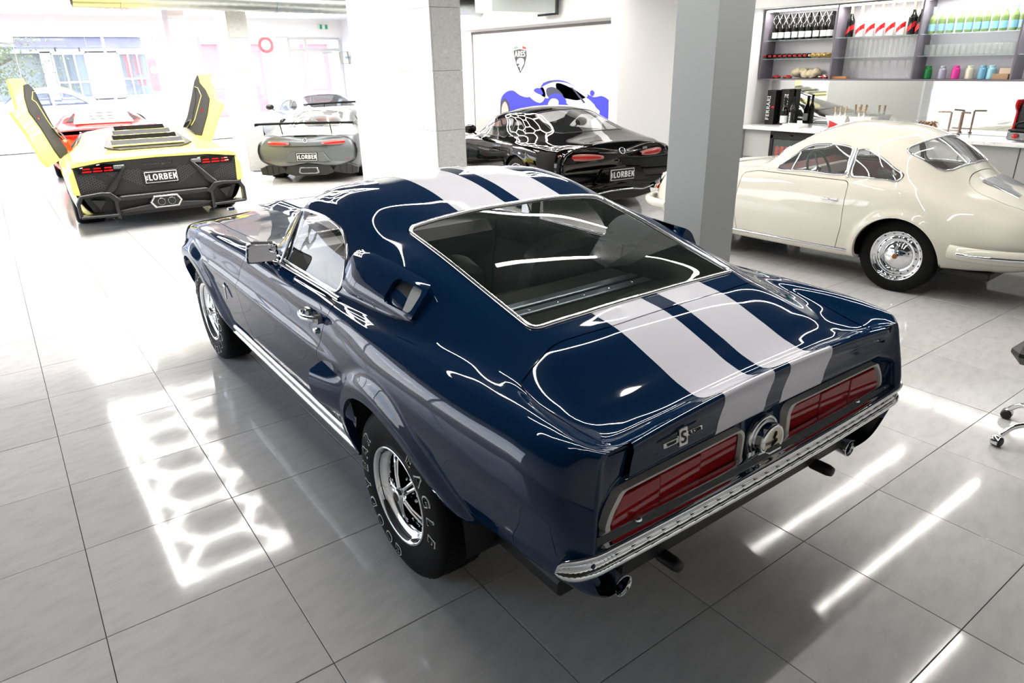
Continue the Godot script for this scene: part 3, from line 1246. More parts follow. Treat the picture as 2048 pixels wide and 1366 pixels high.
# ---------------------------------------------------------------- the striped fastback
func build_hero() -> void:
	var car := thing("classic_fastback", "dark navy blue classic fastback coupe with twin white racing stripes and chrome bumper", "car", Vector3(1.856, 0, 3.308), 0.0019)
	var zr := 0.0
	var zf := -2.70
	var zs := [-3.33, -3.22, -3.05, -2.70, -2.30, -1.95, -1.70, -1.50, -1.30, -1.12, -0.95, -0.60, -0.36, -0.10, 0.20, 0.46, 0.58, 0.75, 0.86, 0.93, 0.97, 1.0]
	var lo := {
		-3.33: [[.58, .42], [.63, .43], [.68, .47], [.715, .55], [.728, .64], [.73, .70], [.727, .725], [.718, .765], [.70, .795]],
		-3.22: [[.62, .37], [.68, .38], [.735, .44], [.775, .545], [.79, .65], [.794, .725], [.789, .75], [.778, .795], [.752, .83]],
		-3.05: [[.66, .33], [.72, .345], [.78, .41], [.825, .54], [.843, .66], [.848, .745], [.838, .768], [.822, .825], [.787, .87]],
		-2.70: [[.70, .29], [.75, .31], [.80, .38], [.85, .54], [.872, .68], [.878, .764], [.866, .787], [.850, .86], [.812, .918]],
		-1.95: [[.70, .27], [.76, .29], [.80, .36], [.845, .52], [.868, .68], [.877, .766], [.863, .79], [.847, .87], [.816, .94]],
		-1.00: [[.70, .27], [.765, .29], [.80, .36], [.845, .52], [.868, .68], [.878, .766], [.863, .79], [.846, .875], [.815, .945]],
		-0.50: [[.70, .27], [.765, .29], [.80, .36], [.846, .52], [.870, .68], [.881, .767], [.870, .793], [.853, .88], [.818, .955]],
		-0.20: [[.69, .30], [.755, .315], [.795, .38], [.85, .54], [.880, .69], [.891, .775], [.890, .81], [.878, .89], [.834, .968]],
		0.10: [[.67, .35], [.735, .365], [.785, .41], [.85, .56], [.886, .70], [.899, .785], [.898, .825], [.882, .905], [.825, .982]],
		0.50: [[.66, .42], [.72, .43], [.77, .46], [.842, .58], [.884, .72], [.899, .80], [.897, .845], [.874, .925], [.812, .986]],
		0.80: [[.65, .44], [.70, .45], [.75, .47], [.825, .585], [.868, .72], [.884, .80], [.880, .845], [.860, .918], [.810, .974]],
		0.93: [[.645, .45], [.695, .46], [.74, .48], [.812, .59], [.853, .72], [.866, .80], [.861, .845], [.840, .91], [.798, .960]],
		0.97: [[.64, .455], [.688, .462], [.728, .482], [.800, .59, .984], [.836, .71, .992], [.842, .78, .986], [.835, .835, .98], [.812, .90, .974], [.778, .952, .97]],
		1.0: [[.62, .46, .985], [.668, .465, .99], [.71, .485, .998], [.770, .59, 1.018], [.792, .70, 1.030], [.786, .76, 1.025], [.776, .82, 1.016], [.760, .89, 1.006], [.750, .932, 1.0]],
	}
	var hi := {
		-3.33: [[.65, .802], [.58, .804], [.48, .806], [.38, .81], [.20, .815], [0, .818]],
		-3.22: [[.70, .842], [.62, .845], [.50, .852], [.39, .86], [.20, .87], [0, .875]],
		-3.05: [[.728, .882], [.645, .886], [.51, .894], [.40, .904], [.20, .916], [0, .92]],
		-2.70: [[.75, .932], [.665, .935], [.52, .944], [.40, .953], [.20, .964], [0, .968]],
		-2.30: [[.757, .946], [.67, .948], [.52, .956], [.40, .963], [.20, .973], [0, .977]],
		-1.95: [[.76, .957], [.67, .959], [.52, .965], [.40, .972], [.20, .982], [0, .985]],
		-1.70: [[.766, .968], [.70, .970], [.60, .973], [.45, .977], [.22, .985], [0, .992]],
		-1.50: [[.77, .974], [.715, .986], [.635, 1.01], [.50, 1.055], [.25, 1.105], [0, 1.12]],
		-1.30: [[.77, .977], [.705, 1.07], [.64, 1.165], [.53, 1.202], [.27, 1.237], [0, 1.247]],
		-1.12: [[.77, .977], [.705, 1.12], [.635, 1.258], [.55, 1.302], [.29, 1.334], [0, 1.345]],
		-0.95: [[.77, .977], [.706, 1.125], [.632, 1.270], [.552, 1.326], [.30, 1.364], [0, 1.375]],
		-0.60: [[.772, .98], [.708, 1.12], [.628, 1.252], [.545, 1.306], [.30, 1.347], [0, 1.357]],
		-0.36: [[.775, .986], [.715, 1.108], [.626, 1.210], [.532, 1.247], [.30, 1.289], [0, 1.300]],
		-0.10: [[.776, .993], [.722, 1.085], [.628, 1.166], [.530, 1.190], [.30, 1.222], [0, 1.234]],
		0.20: [[.762, .998], [.698, 1.046], [.602, 1.097], [.522, 1.115], [.30, 1.141], [0, 1.151]],
		0.46: [[.745, .997], [.665, 1.012], [.58, 1.035], [.518, 1.052], [.30, 1.067], [0, 1.072]],
		0.58: [[.750, .990], [.68, .985], [.60, 1.001], [.52, 1.025], [.30, 1.046], [0, 1.053]],
		0.75: [[.760, .980], [.71, .955], [.625, .950], [.52, .966], [.30, .985], [0, .992]],
		0.86: [[.763, .972], [.715, .946], [.63, .922], [.50, .930], [.30, .944], [0, .949]],
		0.93: [[.766, .966], [.715, .948], [.64, .922], [.50, .925], [.30, .935], [0, .940]],
		0.97: [[.758, .958], [.712, .951], [.64, .938], [.50, .946], [.30, .957], [0, .962]],
		1.0: [[.738, .946], [.70, .951], [.64, .953], [.50, .966], [.30, .979], [0, .985]],
	}
	# lower rows are given at fewer places: interpolate them to every station
	var lz: Array = lo.keys()
	var stations := []
	for z in zs:
		var row := []
		for j in 9:
			var ps := PackedVector3Array()
			var ks := PackedFloat32Array()
			for k in lz:
				var q: Array = lo[k][j]
				ps.append(Vector3(q[0], q[1], q[2] if q.size() > 2 else k))
				ks.append(k)
			var c := crv(ps, ks, z)
			row.append([c.x, c.y, c.z])
		for q in hi[z]:
			row.append([q[0], q[1], z])
		stations.append(row)
	var out := func(p: Vector3) -> Vector3: return Vector3(p.x, p.y - 0.6, 0)
	var flare := func(p: Vector3) -> Vector3:
		if p.x < 0.6 or p.y > 0.95:
			return p
		for c in [Vector2(0.015, 0.345), Vector2(zf, 0.34)]:
			var r: float = Vector2(p.z, p.y).distance_to(c)
			if r < 0.52 and p.y > 0.25:
				p.x += 0.032 * smoothstep(0.51, 0.44, r)
		return p
	var shell := loft(stations, zs, 216, 112, out, flare)
	var arch := func(p: Vector3) -> float:
		if p.y > 0.9:
			return -0.2
		return maxf(0.402 - Vector2(p.z, p.y).distance_to(Vector2(0.015, 0.345)), 0.392 - Vector2(p.z, p.y).distance_to(Vector2(zf, 0.34)))
	shell = shell.drop(arch, 0.0, 0.035)
	var wind := plan_f(v2([[-.1, -1.715], [.2, -1.705], [.40, -1.665], [.55, -1.585], [.598, -1.52], [.585, -1.35], [.553, -1.175], [.52, -1.135], [.3, -1.095], [-.1, -1.083]]))
	var rearw := plan_f(v2([[-.1, -.335], [.3, -.348], [.485, -.366], [.518, -.362], [.529, -.335], [.519, .415], [.505, .443], [.48, .449], [.3, .458], [-.1, .462]]))
	var sidew := side_f(curve2([[-1.50, .992], [-1.36, 1.103], [-1.215, 1.218], [-1.14, 1.238], [-1.0, 1.247], [-.80, 1.240], [-.66, 1.215], [-.575, 1.165], [-.53, 1.09], [-.52, 1.02], [-.545, .993], [-.62, .988], [-.9, .988], [-1.2, .989], [-1.42, .990]], 60))
	var doorp := side_f(round2([[-1.60, .972], [-1.655, .90], [-1.725, .78], [-1.74, .60], [-1.70, .345], [-.60, .345], [-.54, .50], [-.565, .75], [-.50, .90], [-.475, .968]], 0.03))
	var lidp := plan_f(round2([[-.4, .566], [.25, .562], [.50, .535], [.60, .56], [.695, .60], [.70, .72], [.66, .955], [.60, .963], [-.4, .972]], 0.03))
	var hoodp := plan_f(round2([[-.4, -3.30], [.60, -3.27], [.69, -3.1], [.70, -2.4], [.69, -1.80], [.40, -1.765], [-.4, -1.79]], 0.03))
	# inner shell, dark, behind the gaps
	var liner := shell.drop(wind, 0.004).drop(rearw, 0.004).drop(sidew, 0.004).pushed(-0.014)
	part("inner_shell", liner.both(), M.trim_black, car)
	var gw := shell.keep(wind, 0.0)
	shell = shell.drop(wind, 0.0, 0.012)
	var gr := shell.keep(rearw, 0.0)
	shell = shell.drop(rearw, 0.0, 0.012)
	var gs := shell.keep(sidew, 0.0)
	shell = shell.drop(sidew, 0.0, 0.012)
	var door := shell.keep(doorp, 0.002, 0.02)
	shell = shell.drop(doorp, -0.002, 0.02)
	var deckcut := func(p: Vector3) -> float:
		return lidp.call(p) if p.y > 0.85 else -0.2
	var lid := shell.keep(deckcut, 0.0025, 0.02)
	shell = shell.drop(deckcut, -0.0025, 0.02)
	var hood := shell.keep(hoodp, 0.002, 0.02)
	shell = shell.drop(hoodp, -0.002, 0.02)
	var seam := func(p: Vector3) -> float: return 0.0016 - absf(p.z - 0.945) if p.y < 0.972 and p.x > 0.65 else -0.2
	shell = shell.drop(seam, 0.0, 0.012)
	# racing stripes
	var stripe := func(p: Vector3) -> float:
		return minf(minf(absf(p.x) - 0.041, 0.276 - absf(p.x)), (p.y - 0.82) * 4.0)
	for q in [["hood", hood, [-9.0, 9.0]], ["trunk_lid", lid, [-9.0, 9.0]], ["body", shell, [-9.0, -3.0, -1.4, 0.0, 0.7, 9.0]]]:
		var whole: Msh = q[1]
		var o := part(q[0], whole.both(), M.navy, car)
		var st := whole.keep(stripe).pushed(0.0007)
		for k in q[2].size() - 1:
			var za: float = q[2][k]
			var zb: float = q[2][k + 1]
			var piece := st.keep(func(p: Vector3): return minf(p.z - za, zb - p.z))
			if piece.t.size() > 0:
				part("stripe", piece, M.stripe, o, "white racing stripe")
				part("stripe", piece.mirrored(), M.stripe, o, "white racing stripe")
	var glass_frame := func(g: Msh, fn: Callable, wd: float, called: String, mirror: int, mt: Material) -> void:
		var frame := bead(g, fn, wd * .5, wd * .5, .001)
		var pane := g.keep(fn, wd * 0.3)
		if mirror == 0:
			var o := part(called, pane.both(), mt, car)
			part("chrome_trim", frame.both(), M.chrome_soft, o)
		else:
			for k in 2:
				var o := part(called, pane if k == 0 else pane.mirrored(), mt, car)
				part("chrome_trim", frame if k == 0 else frame.mirrored(), M.chrome_soft, o)
	glass_frame.call(gw, wind, 0.016, "windshield", 0, M.car_glass)
	glass_frame.call(gr, rearw, 0.019, "rear_window", 0, M.car_glass)
	glass_frame.call(gs, sidew, 0.013, "side_window", 1, M.car_glass)
	# doors with handle, lock, vent post, mirror
	for s in [-1.0, 1.0]:
		var d := part("door", door if s > 0 else door.mirrored(), M.navy, car)
		var h := Msh.new()
		h.add(tube(curve(PackedVector3Array([Vector3(.850, .895, -.685), Vector3(.885, .900, -.68), Vector3(.897, .902, -.65), Vector3(.897, .904, -.57), Vector3(.880, .904, -.54)]), 14), 0.0115, 10))
		h.add(box(Vector3(.03, .03, .05), Vector3(.850, .895, -.685), .008))
		h.add(box(Vector3(.04, .036, .045), Vector3(.862, .902, -.54), .01))
		part("door_handle", h if s > 0 else h.mirrored(), M.chrome, d)
		var lk := lathe([[0, .873], [.011, .872], [.013, .867], [.013, .85]], 20, 0)
		lk = shift(lk, Vector3(0, .838, -.585))
		part("door_lock", lk if s > 0 else lk.mirrored(), M.chrome, d)
		# belt moulding and vent window post
		var bm := PackedVector3Array()
		for i in 21:
			var z := lerpf(-1.60, -.50, i / 20.0)
			bm.append(Vector3(.772 + (.004 if z > -0.6 else 0.0), .982, z))
		var bt := sweep(bm, [[-.012, -.004], [-.009, .006], [0, .009], [.009, .006], [.012, -.004]])
		part("belt_moulding", bt if s > 0 else bt.mirrored(), M.chrome, d)
		var vp := tube(PackedVector3Array([Vector3(.775, .985, -1.20), Vector3(.712, 1.11, -1.185), Vector3(.646, 1.232, -1.165)]), 0.008, 6)
		part("vent_post", vp if s > 0 else vp.mirrored(), M.chrome, d)
		var mi := Node3D.new()
		mi.name = "door_mirror"
		d.add_child(mi, true)
		var mr := Msh.new()
		mr.add(plate(round2([[-.075, -.045], [.075, -.05], [.08, .04], [-.06, .052]], .02), -0.07, 0.018).moved(Transform3D(Basis(Vector3.UP, 0.22 * s), Vector3(.842 * s, 1.030, -1.262))))
		part("housing", mr, M.chrome, mi)
		var mg := plate(round2([[-.066, -.038], [.066, -.042], [.07, .033], [-.052, .044]], .016), 0.003).moved(Transform3D(Basis(Vector3.UP, 0.22 * s), Vector3(.842 * s, 1.030, -1.261)))
		part("mirror_glass", mg, M.mirror, mi)
		part("stalk", line(Vector3(.79 * s, .955, -1.30), Vector3(.83 * s, 1.0, -1.29), .014, 8), M.chrome, mi)
		# lower side scoop behind the door
		var rows := []
		for i in 9:
			var x := i / 8.0
			var y := lerpf(.515, .735, x)
			var bulge := maxf(0.0, sin(PI * x))
			var r2 := PackedVector3Array()
			for j in 11:
				var k := j / 10.0
				var z := lerpf(-.515, -.27, k)
				var base := lerpf(.858, .884, clampf((y - .52) / .22, 0, 1)) + 0.012 * k
				r2.append(Vector3(s * (base - 0.012 + 0.085 * pow(bulge, .28) * pow(1.0 - k, .8)), y + (x - .5) * -.02 * k, z))
			rows.append(r2)
		var sc := grid(rows, func(p: Vector3): return Vector3(s, 0, 0))
		var so := part("side_scoop", sc, M.navy, car)
		# dark mouth set back inside the scoop
		var mo := Msh.new()
		for i in 8:
			mo.fan([rows[i][0] + Vector3(-.006 * s, 0, .012), rows[i + 1][0] + Vector3(-.006 * s, 0, .012), Vector3(s * .85, rows[i + 1][0].y, -.50), Vector3(s * .85, rows[i][0].y, -.50)])
		part("scoop_mouth", mo, M.trim_black, so)
		# upper scoop on the roof pillar: a raised panel with an opening near its rear
		var up := Node3D.new()
		up.name = "pillar_scoop"
		car.add_child(up, true)
		var rs := []
		for i in 33:
			var u := lerpf(-.06, 1.06, i / 32.0)
			var z := lerpf(-.505, .065, u)
			var r3 := PackedVector3Array()
			for j in 17:
				var w := lerpf(-.12, 1.12, j / 16.0)
				var q := Vector3(lerpf(.776, .764, u), lerpf(1.022, 1.035, u), z).lerp(Vector3(lerpf(.692, .680, u), lerpf(1.182, 1.150, u), z), w)
				r3.append(q + Vector3(.86, .5, 0) * (.020 * (1.0 - pow(2.0 * w - 1.0, 4)) * (1.0 - .6 * u * u) - .02 * pow(maxf(0.0, .3 - u) / .3, 2) - .012 * u * u))
			rs.append(r3)
		var slab := grid(rs, func(_p): return Vector3(1, .3, 0))
		var uo := side_f(round2([[-.492, 1.022], [-.505, 1.10], [-.478, 1.186], [-.36, 1.196], [.075, 1.148], [.062, 1.034]], .028, 5))
		var holef := side_f(round2([[-.140, 1.062], [-.118, 1.146], [.052, 1.134], [.040, 1.056]], .022))
		var panel := slab.keep(uo, 0.0, 0.06).drop(holef, 0.0, 0.02)
		part("panel", panel if s > 0 else panel.mirrored(), M.navy, up)
		var hb := slab.keep(holef, -0.004).pushed(-0.019)
		var hole_dark: Msh = hb.drop(func(p: Vector3): return p.z + (p.y - 1.07) * 0.1 + 0.022)
		var hole_bright: Msh = hb.keep(func(p: Vector3): return p.z + (p.y - 1.07) * 0.1 + 0.022).pushed(0.006)
		part("vent_opening", hole_dark if s > 0 else hole_dark.mirrored(), M.trim_black, up)
		part("vent_lens", hole_bright if s > 0 else hole_bright.mirrored(), M.lens_clear, up, "small clear lamp lens in the vent")
		# rocker moulding
		var rk := PackedVector3Array()
		for i in 30:
			var z := lerpf(-2.27, -.405, i / 29.0)
			rk.append(Vector3(s * (.806), .365, z))
		part("rocker_moulding", sweep(rk, [[-.008, -.028], [.006, -.025], [.012, 0], [.006, .025], [-.008, .028]]), M.chrome, car)
		part("rocker_moulding", sweep(rk, [[-.008, -.062], [.004, -.06], [.006, -.045], [-.002, -.036]]), M.chrome, car)
		# badge bar on the front fender
		part("fender_badge", box(Vector3(.008, .012, .05), Vector3(s * .878, .70, -1.98), .003).add(box(Vector3(.008, .10, .010), Vector3(s * .878, .67, -1.98), .003)), M.chrome, car)
	hero_rear(car)
	hero_inside(car)
	hero_front(car)
	hero_wheel(car, Vector3(-.742, .337, 0.015), -2.0, false)
	hero_wheel(car, Vector3(.742, .337, 0.015), 0.4, true)
	hero_wheel(car, Vector3(-.742, .337, zf), 2.45, false)
	hero_wheel(car, Vector3(.742, .337, zf), 1.4, true)

func zfas(x: float) -> float:
	return 0.012 * pow(x / 0.7, 2)

func fascia(prof: Array, x0: float, x1: float, nx := 40) -> Msh:
	var rows := []
	var pc := PackedVector3Array()
	for q in prof:
		pc.append(Vector3(0, q[0], q[1]))
	var sm := curve(pc, maxi(4, prof.size() * 4))
	for i in nx + 1:
		var x := lerpf(x0, x1, float(i) / nx)
		var r := PackedVector3Array()
		for p in sm:
			r.append(Vector3(x, p.y - 0.032 * pow(x / 0.64, 2) * clampf((p.y - 0.836) / 0.149, 0, 1), p.z + zfas(x) * clampf((0.985 - p.y) / 0.1, 0, 1)))
		rows.append(r)
	return grid(rows, func(_p): return Vector3(0, 0, 1))

func hero_rear(car: Node3D) -> void:
	# spoiler face
	var sp := fascia([[.985, 1.0], [.981, 1.010], [.965, 1.013], [.93, 1.006], [.885, .996], [.850, .992], [.838, .988], [.834, .972]], 0, .640)
	var st := func(p: Vector3) -> float: return minf(absf(p.x) - 0.041, 0.276 - absf(p.x))
	var so := part("spoiler", sp.both(), M.navy, car)
	part("stripe", sp.keep(st).pushed(.0007), M.stripe, so, "white racing stripe")
	part("stripe", sp.keep(st).pushed(.0007).mirrored(), M.stripe, so, "white racing stripe")
	# tail panel and lower valance
	part("tail_panel", fascia([[.836, .966], [.82, .962], [.72, .960], [.62, .958], [.56, .95]], -.76, .76, 60), M.navy, car)
	part("rear_valance", fascia([[.60, .958], [.54, .95], [.49, .93], [.455, .89]], -.72, .72, 40), M.navy, car)
	# rear faces of the quarter end caps
	for s in [-1.0, 1.0]:
		var rows := []
		for i in 25:
			var y := lerpf(.56, .949, i / 24.0)
			var xs := PackedVector3Array()
			var ks := PackedFloat32Array()
			for q in [[.485, .71, .998], [.59, .770, 1.018], [.70, .792, 1.030], [.76, .786, 1.025], [.82, .776, 1.016], [.89, .760, 1.006], [.932, .750, 1.0], [.952, .735, .998]]:
				xs.append(Vector3(q[1], 0, q[2]))
				ks.append(q[0])
			var c := crv(xs, ks, y)
			var f := smoothstep(.785, .83, y)
			var xi := lerpf(c.x - .045, .648, f)
			var zi := lerpf(.97, .985 + .018 * (y - .836) / .115, f)
			rows.append(curve(PackedVector3Array([Vector3(s * c.x, y, c.z), Vector3(s * (c.x - .006), y, c.z + .003), Vector3(s * lerpf(c.x - .014, xi, .12), y, c.z - .002), Vector3(s * lerpf(c.x, xi, .8), y, lerpf(c.z, zi, .8)), Vector3(s * xi, y, zi)]), 14))
		var cap := grid(rows, func(_p): return Vector3(0, 0, 1))
		part("quarter_end_cap", cap, M.navy, car)
		# tail lamps
		var out: Array = [[.114, .686], [.110, .780], [.128, .804], [.662, .808], [.700, .757], [.718, .712], [.698, .680], [.155, .668]]
		var lamp := Node3D.new()
		lamp.name = "tail_lamp"
		car.add_child(lamp, true)
		var P := round2(out, .014, 3)
		var cen := Vector2(.41, .738)
		var fr := Msh.new()
		var k := P.size()
		for i in k:
			var a := P[i]
			var b := P[(i + 1) % k]
			var ai := a + (cen - a).normalized() * .020
			var bi := b + (cen - b).normalized() * .020
			var am := a.lerp(ai, .10)
			var bm := b.lerp(bi, .10)
			var z := func(p: Vector2, d: float) -> Vector3: return Vector3(s * p.x, p.y, .962 + zfas(p.x) + d)
			var an := a.lerp(ai, .85)
			var bn := b.lerp(bi, .85)
			fr.fan([z.call(a, -.004), z.call(b, -.004), z.call(bm, .022), z.call(am, .022)])
			fr.fan([z.call(am, .022), z.call(bm, .022), z.call(bn, .025), z.call(an, .025)])
			fr.fan([z.call(an, .025), z.call(bn, .025), z.call(bi, .010), z.call(ai, .010)])
		for i in fr.n.size():
			if fr.n[i].z < 0:
				fr.n[i] = -fr.n[i]
		part("chrome_frame", fr, M.satin_metal, lamp)
		# lens: three stepped red segments, each with fine ribs
		var segs := [[.138, .315], [.315, .495], [.495, .690]]
		for g in segs.size():
			var pr := [[segs[g][0] + .001, .690], [segs[g][0] + .001, .784], [segs[g][1] - .001, .788], [segs[g][1] - .001, .690]]
			if g == 2:
				pr = [[segs[g][0] + .001, .690], [segs[g][0] + .001, .788], [.648, .788], [.690, .715], [.684, .698]]
			var lens := plate(v2(pr), 0.010 + 0.003 * g, 0.003)
			var lm := lens.copy()
			for i in lm.v.size():
				lm.v[i] = Vector3(s * lens.v[i].x, lens.v[i].y, lens.v[i].z + .966 + zfas(lens.v[i].x))
				lm.n[i].x *= s
			part("lens", lm, M.red_lens, lamp)
	# fuel cap in the middle
	var cap := Node3D.new()
	cap.name = "fuel_cap"
	car.add_child(cap, true)
	cap.position = Vector3(0, .727, .962)
	part("ring", lathe([[.078, 0.0], [.078, .012], [.073, .020], [.066, .020], [.063, .012], [.060, .012]], 48, 2), M.chrome_soft, cap)
	part("barrel", lathe([[.060, 0.0], [.060, .045], [.057, .052], [.050, .055], [.046, .052]], 48, 2), M.chrome, cap)
	part("face", lathe([[0, .054], [.047, .053], [.047, .045]], 48, 2, false), M.cream_face, cap)
	var snake := curve(PackedVector3Array([Vector3(-.004, -.032, .0565), Vector3(.008, -.022, .0565), Vector3(-.010, -.008, .0565), Vector3(.010, .006, .0565), Vector3(-.004, .018, .0565), Vector3(.004, .030, .0565)]), 24)
	part("emblem", tube(snake, .0042, 6).add(lathe([[0, .004], [.008, .0], [.006, -.004]], 10, 2).moved(Transform3D(Basis(), Vector3(.004, .030, .056)))), M.badge_dark, cap, "dark coiled snake emblem")
	part("emblem_lettering", letters("SHELBY", .009, .001).moved(Transform3D(Basis(), Vector3(-.022, .004, .0555))), M.badge_dark, cap)
	# chrome script badge on the spoiler
	var bd := Node3D.new()
	bd.name = "spoiler_badge"
	car.add_child(bd, true)
	bd.position = Vector3(-.455, .912, 1.019)
	bd.rotation.x = -0.17
	bd.scale = Vector3(.68, .68, 1)
	part("bar", box(Vector3(.15, .022, .006), Vector3(.04, .004, 0), .002).add(box(Vector3(.09, .024, .006), Vector3(-.07, -.004, 0), .002)).add(plate(round2([[-.034, -.034], [.014, -.034], [.020, .040], [-.028, .040]], .004), .008, .002)), M.chrome_soft, bd)
	part("lettering", letters("G.T.500", .015, .002, "Droid Sans", 700).moved(Transform3D(Basis(), Vector3(.066, .003, .004))).add(letters("SHELBY", .011, .002).moved(Transform3D(Basis(), Vector3(-.072, -.004, .004)))).add(letters("S", .05, .002).moved(Transform3D(Basis(), Vector3(-.007, .003, .0085)))), M.badge_dark, bd)
	# bumper
	var bm := Node3D.new()
	bm.name = "rear_bumper"
	car.add_child(bm, true)
	var pa := PackedVector3Array()
	for i in 25:
		var x := lerpf(-.70, .70, i / 24.0)
		pa.append(Vector3(x, .622, 1.030 + .012 * (1 - pow(x / .70, 2))))
	var L := curve(PackedVector3Array([Vector3(-.856, .622, .962), Vector3(-.850, .622, .980), Vector3(-.832, .622, 1.004), Vector3(-.79, .622, 1.022), Vector3(-.70, .622, 1.030)]), 14)
	var path := PackedVector3Array()
	for i in 14:
		path.append(L[i])
	path.append_array(pa)
	for i in range(13, -1, -1):
		path.append(Vector3(-L[i].x, L[i].y, L[i].z))
	var pf := []
	for p in curve(PackedVector3Array([Vector3(-.055, .080, 0), Vector3(-.03, .082, 0), Vector3(-.010, .071, 0), Vector3(.006, .070, 0), Vector3(.016, .066, 0), Vector3(.016, .060, 0), Vector3(.007, .040, 0), Vector3(.003, .020, 0), Vector3(.010, .013, 0), Vector3(.014, .004, 0), Vector3(.006, -.010, 0), Vector3(-.035, -.018, 0)]), 44):
		pf.append([p.x, p.y])
	var sz := PackedFloat32Array()
	for i in path.size():
		var e := mini(i, path.size() - 1 - i)
		sz.append([.05, .55, .80, .92, .98][e] if e < 5 else 1.0)
	part("bar", sweep_s(path, pf, sz), M.chrome, bm)
	for x in [-.60, .52]:
		part("bolt", lathe([[0, .010], [.008, .009], [.012, .004], [.013, 0]], 16, 1).moved(Transform3D(Basis(), Vector3(x, .700, 1.005))), M.chrome, bm)
	part("plate_lamp", box(Vector3(.085, .03, .05), Vector3(.0, .70, 1.0), .012), M.chrome, bm)
	# plate on a white backing under the bumper
	var pl := Node3D.new()
	pl.name = "licence_plate"
	car.add_child(pl, true)
	pl.position = Vector3(.005, .56, .955)
	pl.rotation.x = 0.06
	part("backing", plate(round2([[-.31, -.062], [.31, -.062], [.31, .05], [-.31, .05]], .03), -.006), M.white_paint, pl)
	part("plate", plate(round2([[-.186, -.067], [.186, -.067], [.186, .067], [-.186, .067]], .012), .006, .001), M.plate_black, pl)
	part("lettering", letters("LORBEK", .075, .003, "Droid Sans", 700, .9).moved(Transform3D(Basis(), Vector3(.012, 0, .0065))), M.white_paint, pl, "white registration letters")
	for s in [-1.0, 1.0]:
		var e := Node3D.new()
		e.name = "exhaust_tip"
		car.add_child(e, true)
		part("pipe", lathe([[.030, -.25], [.030, .0], [.034, .03], [.036, .045], [.031, .046], [.028, .03], [.028, -.1]], 24, 2).moved(Transform3D(Basis(), Vector3(s * .61, .455, .93))), M.chrome, e)
		part("hanger", line(Vector3(s * .42, .46, .75), Vector3(s * .415, .45, .95), .017, 10), M.chrome_dull, e)
		part("rubber_stop", lathe([[0, .06], [.017, .058], [.022, .04], [.022, -.02], [.018, -.03]], 16, 2).moved(Transform3D(Basis(), Vector3(s * .415, .448, .96))), M.trim_black, e)

func hero_inside(car: Node3D) -> void:
	part("underbody", box(Vector3(1.36, .06, 4.05), Vector3(0, .33, -1.25), .01).add(box(Vector3(1.2, .10, .5), Vector3(0, .50, .70), .01)), M.trim_black, car)
	for s in [-1.0, 1.0]:
		for z in [0.015, -2.70]:
			part("wheel_well", lathe([[.43, -.15], [.43, .18], [.1, .19]], 32, 0, false).moved(Transform3D(Basis(Vector3.UP, 0.0 if s < 0 else PI), Vector3(s * .66, .345, z))).keep(func(p: Vector3): return p.y - .30), M.trim_black, car)
	part("cabin_floor", box(Vector3(1.3, .04, 2.6), Vector3(0, .42, -.6)), M.trim_black, car)
	# load deck behind the seats, with two bright rails
	part("load_deck", box(Vector3(1.16, .03, .80), Vector3(0, .885, .07), .006), M.carpet_black, car)
	part("deck_end", box(Vector3(1.0, .12, .02), Vector3(0, .94, .47)), M.trim_black, car)
	for z in [-.13, -.05]:
		part("deck_rail", box(Vector3(1.10, .014, .05), Vector3(.0, .908, z), .004), M.steel, car)
	for i in 7:
		part("rail_screw", lathe([[0, .004], [.006, .002], [.007, 0]], 10, 1).moved(Transform3D(Basis(), Vector3(-.45 + i * .15, .915, -.05))), M.chrome, car)
	# seats
	for x in [-.36, .36]:
		var se := Node3D.new()
		se.name = "seat"
		car.add_child(se, true)
		var bk := plate(round2([[-.24, 0], [.24, 0], [.22, .56], [.12, .62], [-.12, .62], [-.22, .56]], .08, 5), .11, .03)
		part("backrest", bk.moved(Transform3D(Basis(Vector3.RIGHT, .30), Vector3(x, .50, -.62))), M.leather_black, se)
		part("cushion", box(Vector3(.50, .16, .52), Vector3(x, .53, -.86), .05), M.leather_black, se)
	part("rear_seat_back", box(Vector3(1.1, .36, .10), Vector3(0, .68, -.34), .04), M.leather_black, car)
	part("seat_belt", box(Vector3(.05, .34, .004), Vector3(.02, 1.13, -.52)).moved(Transform3D(Basis(Vector3(0, 0, 1), -.10), Vector3(.12, .02, 0))), M.belt, car, "black seat belt hanging from the roof")
	part("dashboard", box(Vector3(1.3, .22, .30), Vector3(0, .86, -1.52), .06), M.leather_black, car)
	var sw := Node3D.new()
	sw.name = "steering_wheel"
	car.add_child(sw, true)
	sw.position = Vector3(-.36, .90, -1.20)
	sw.rotation.x = -1.1
	var ring := PackedVector3Array()
	for i in 40:
		ring.append(Vector3(cos(TAU * i / 40) * .185, 0, sin(TAU * i / 40) * .185))
	part("rim", tube(ring, .014, 8, true), M.leather_black, sw)
	part("hub", lathe([[0, .02], [.05, .015], [.05, -.02], [.02, -.25]], 20, 1), M.chrome_dull, sw)
	for i in 3:
		part("spoke", line(Vector3.ZERO, Vector3(cos(TAU * i / 3 + .5) * .18, 0, sin(TAU * i / 3 + .5) * .18), .008), M.chrome_dull, sw)
	part("rear_view_mirror", box(Vector3(.22, .05, .02), Vector3(0, 1.22, -1.13), .008), M.chrome_dull, car)

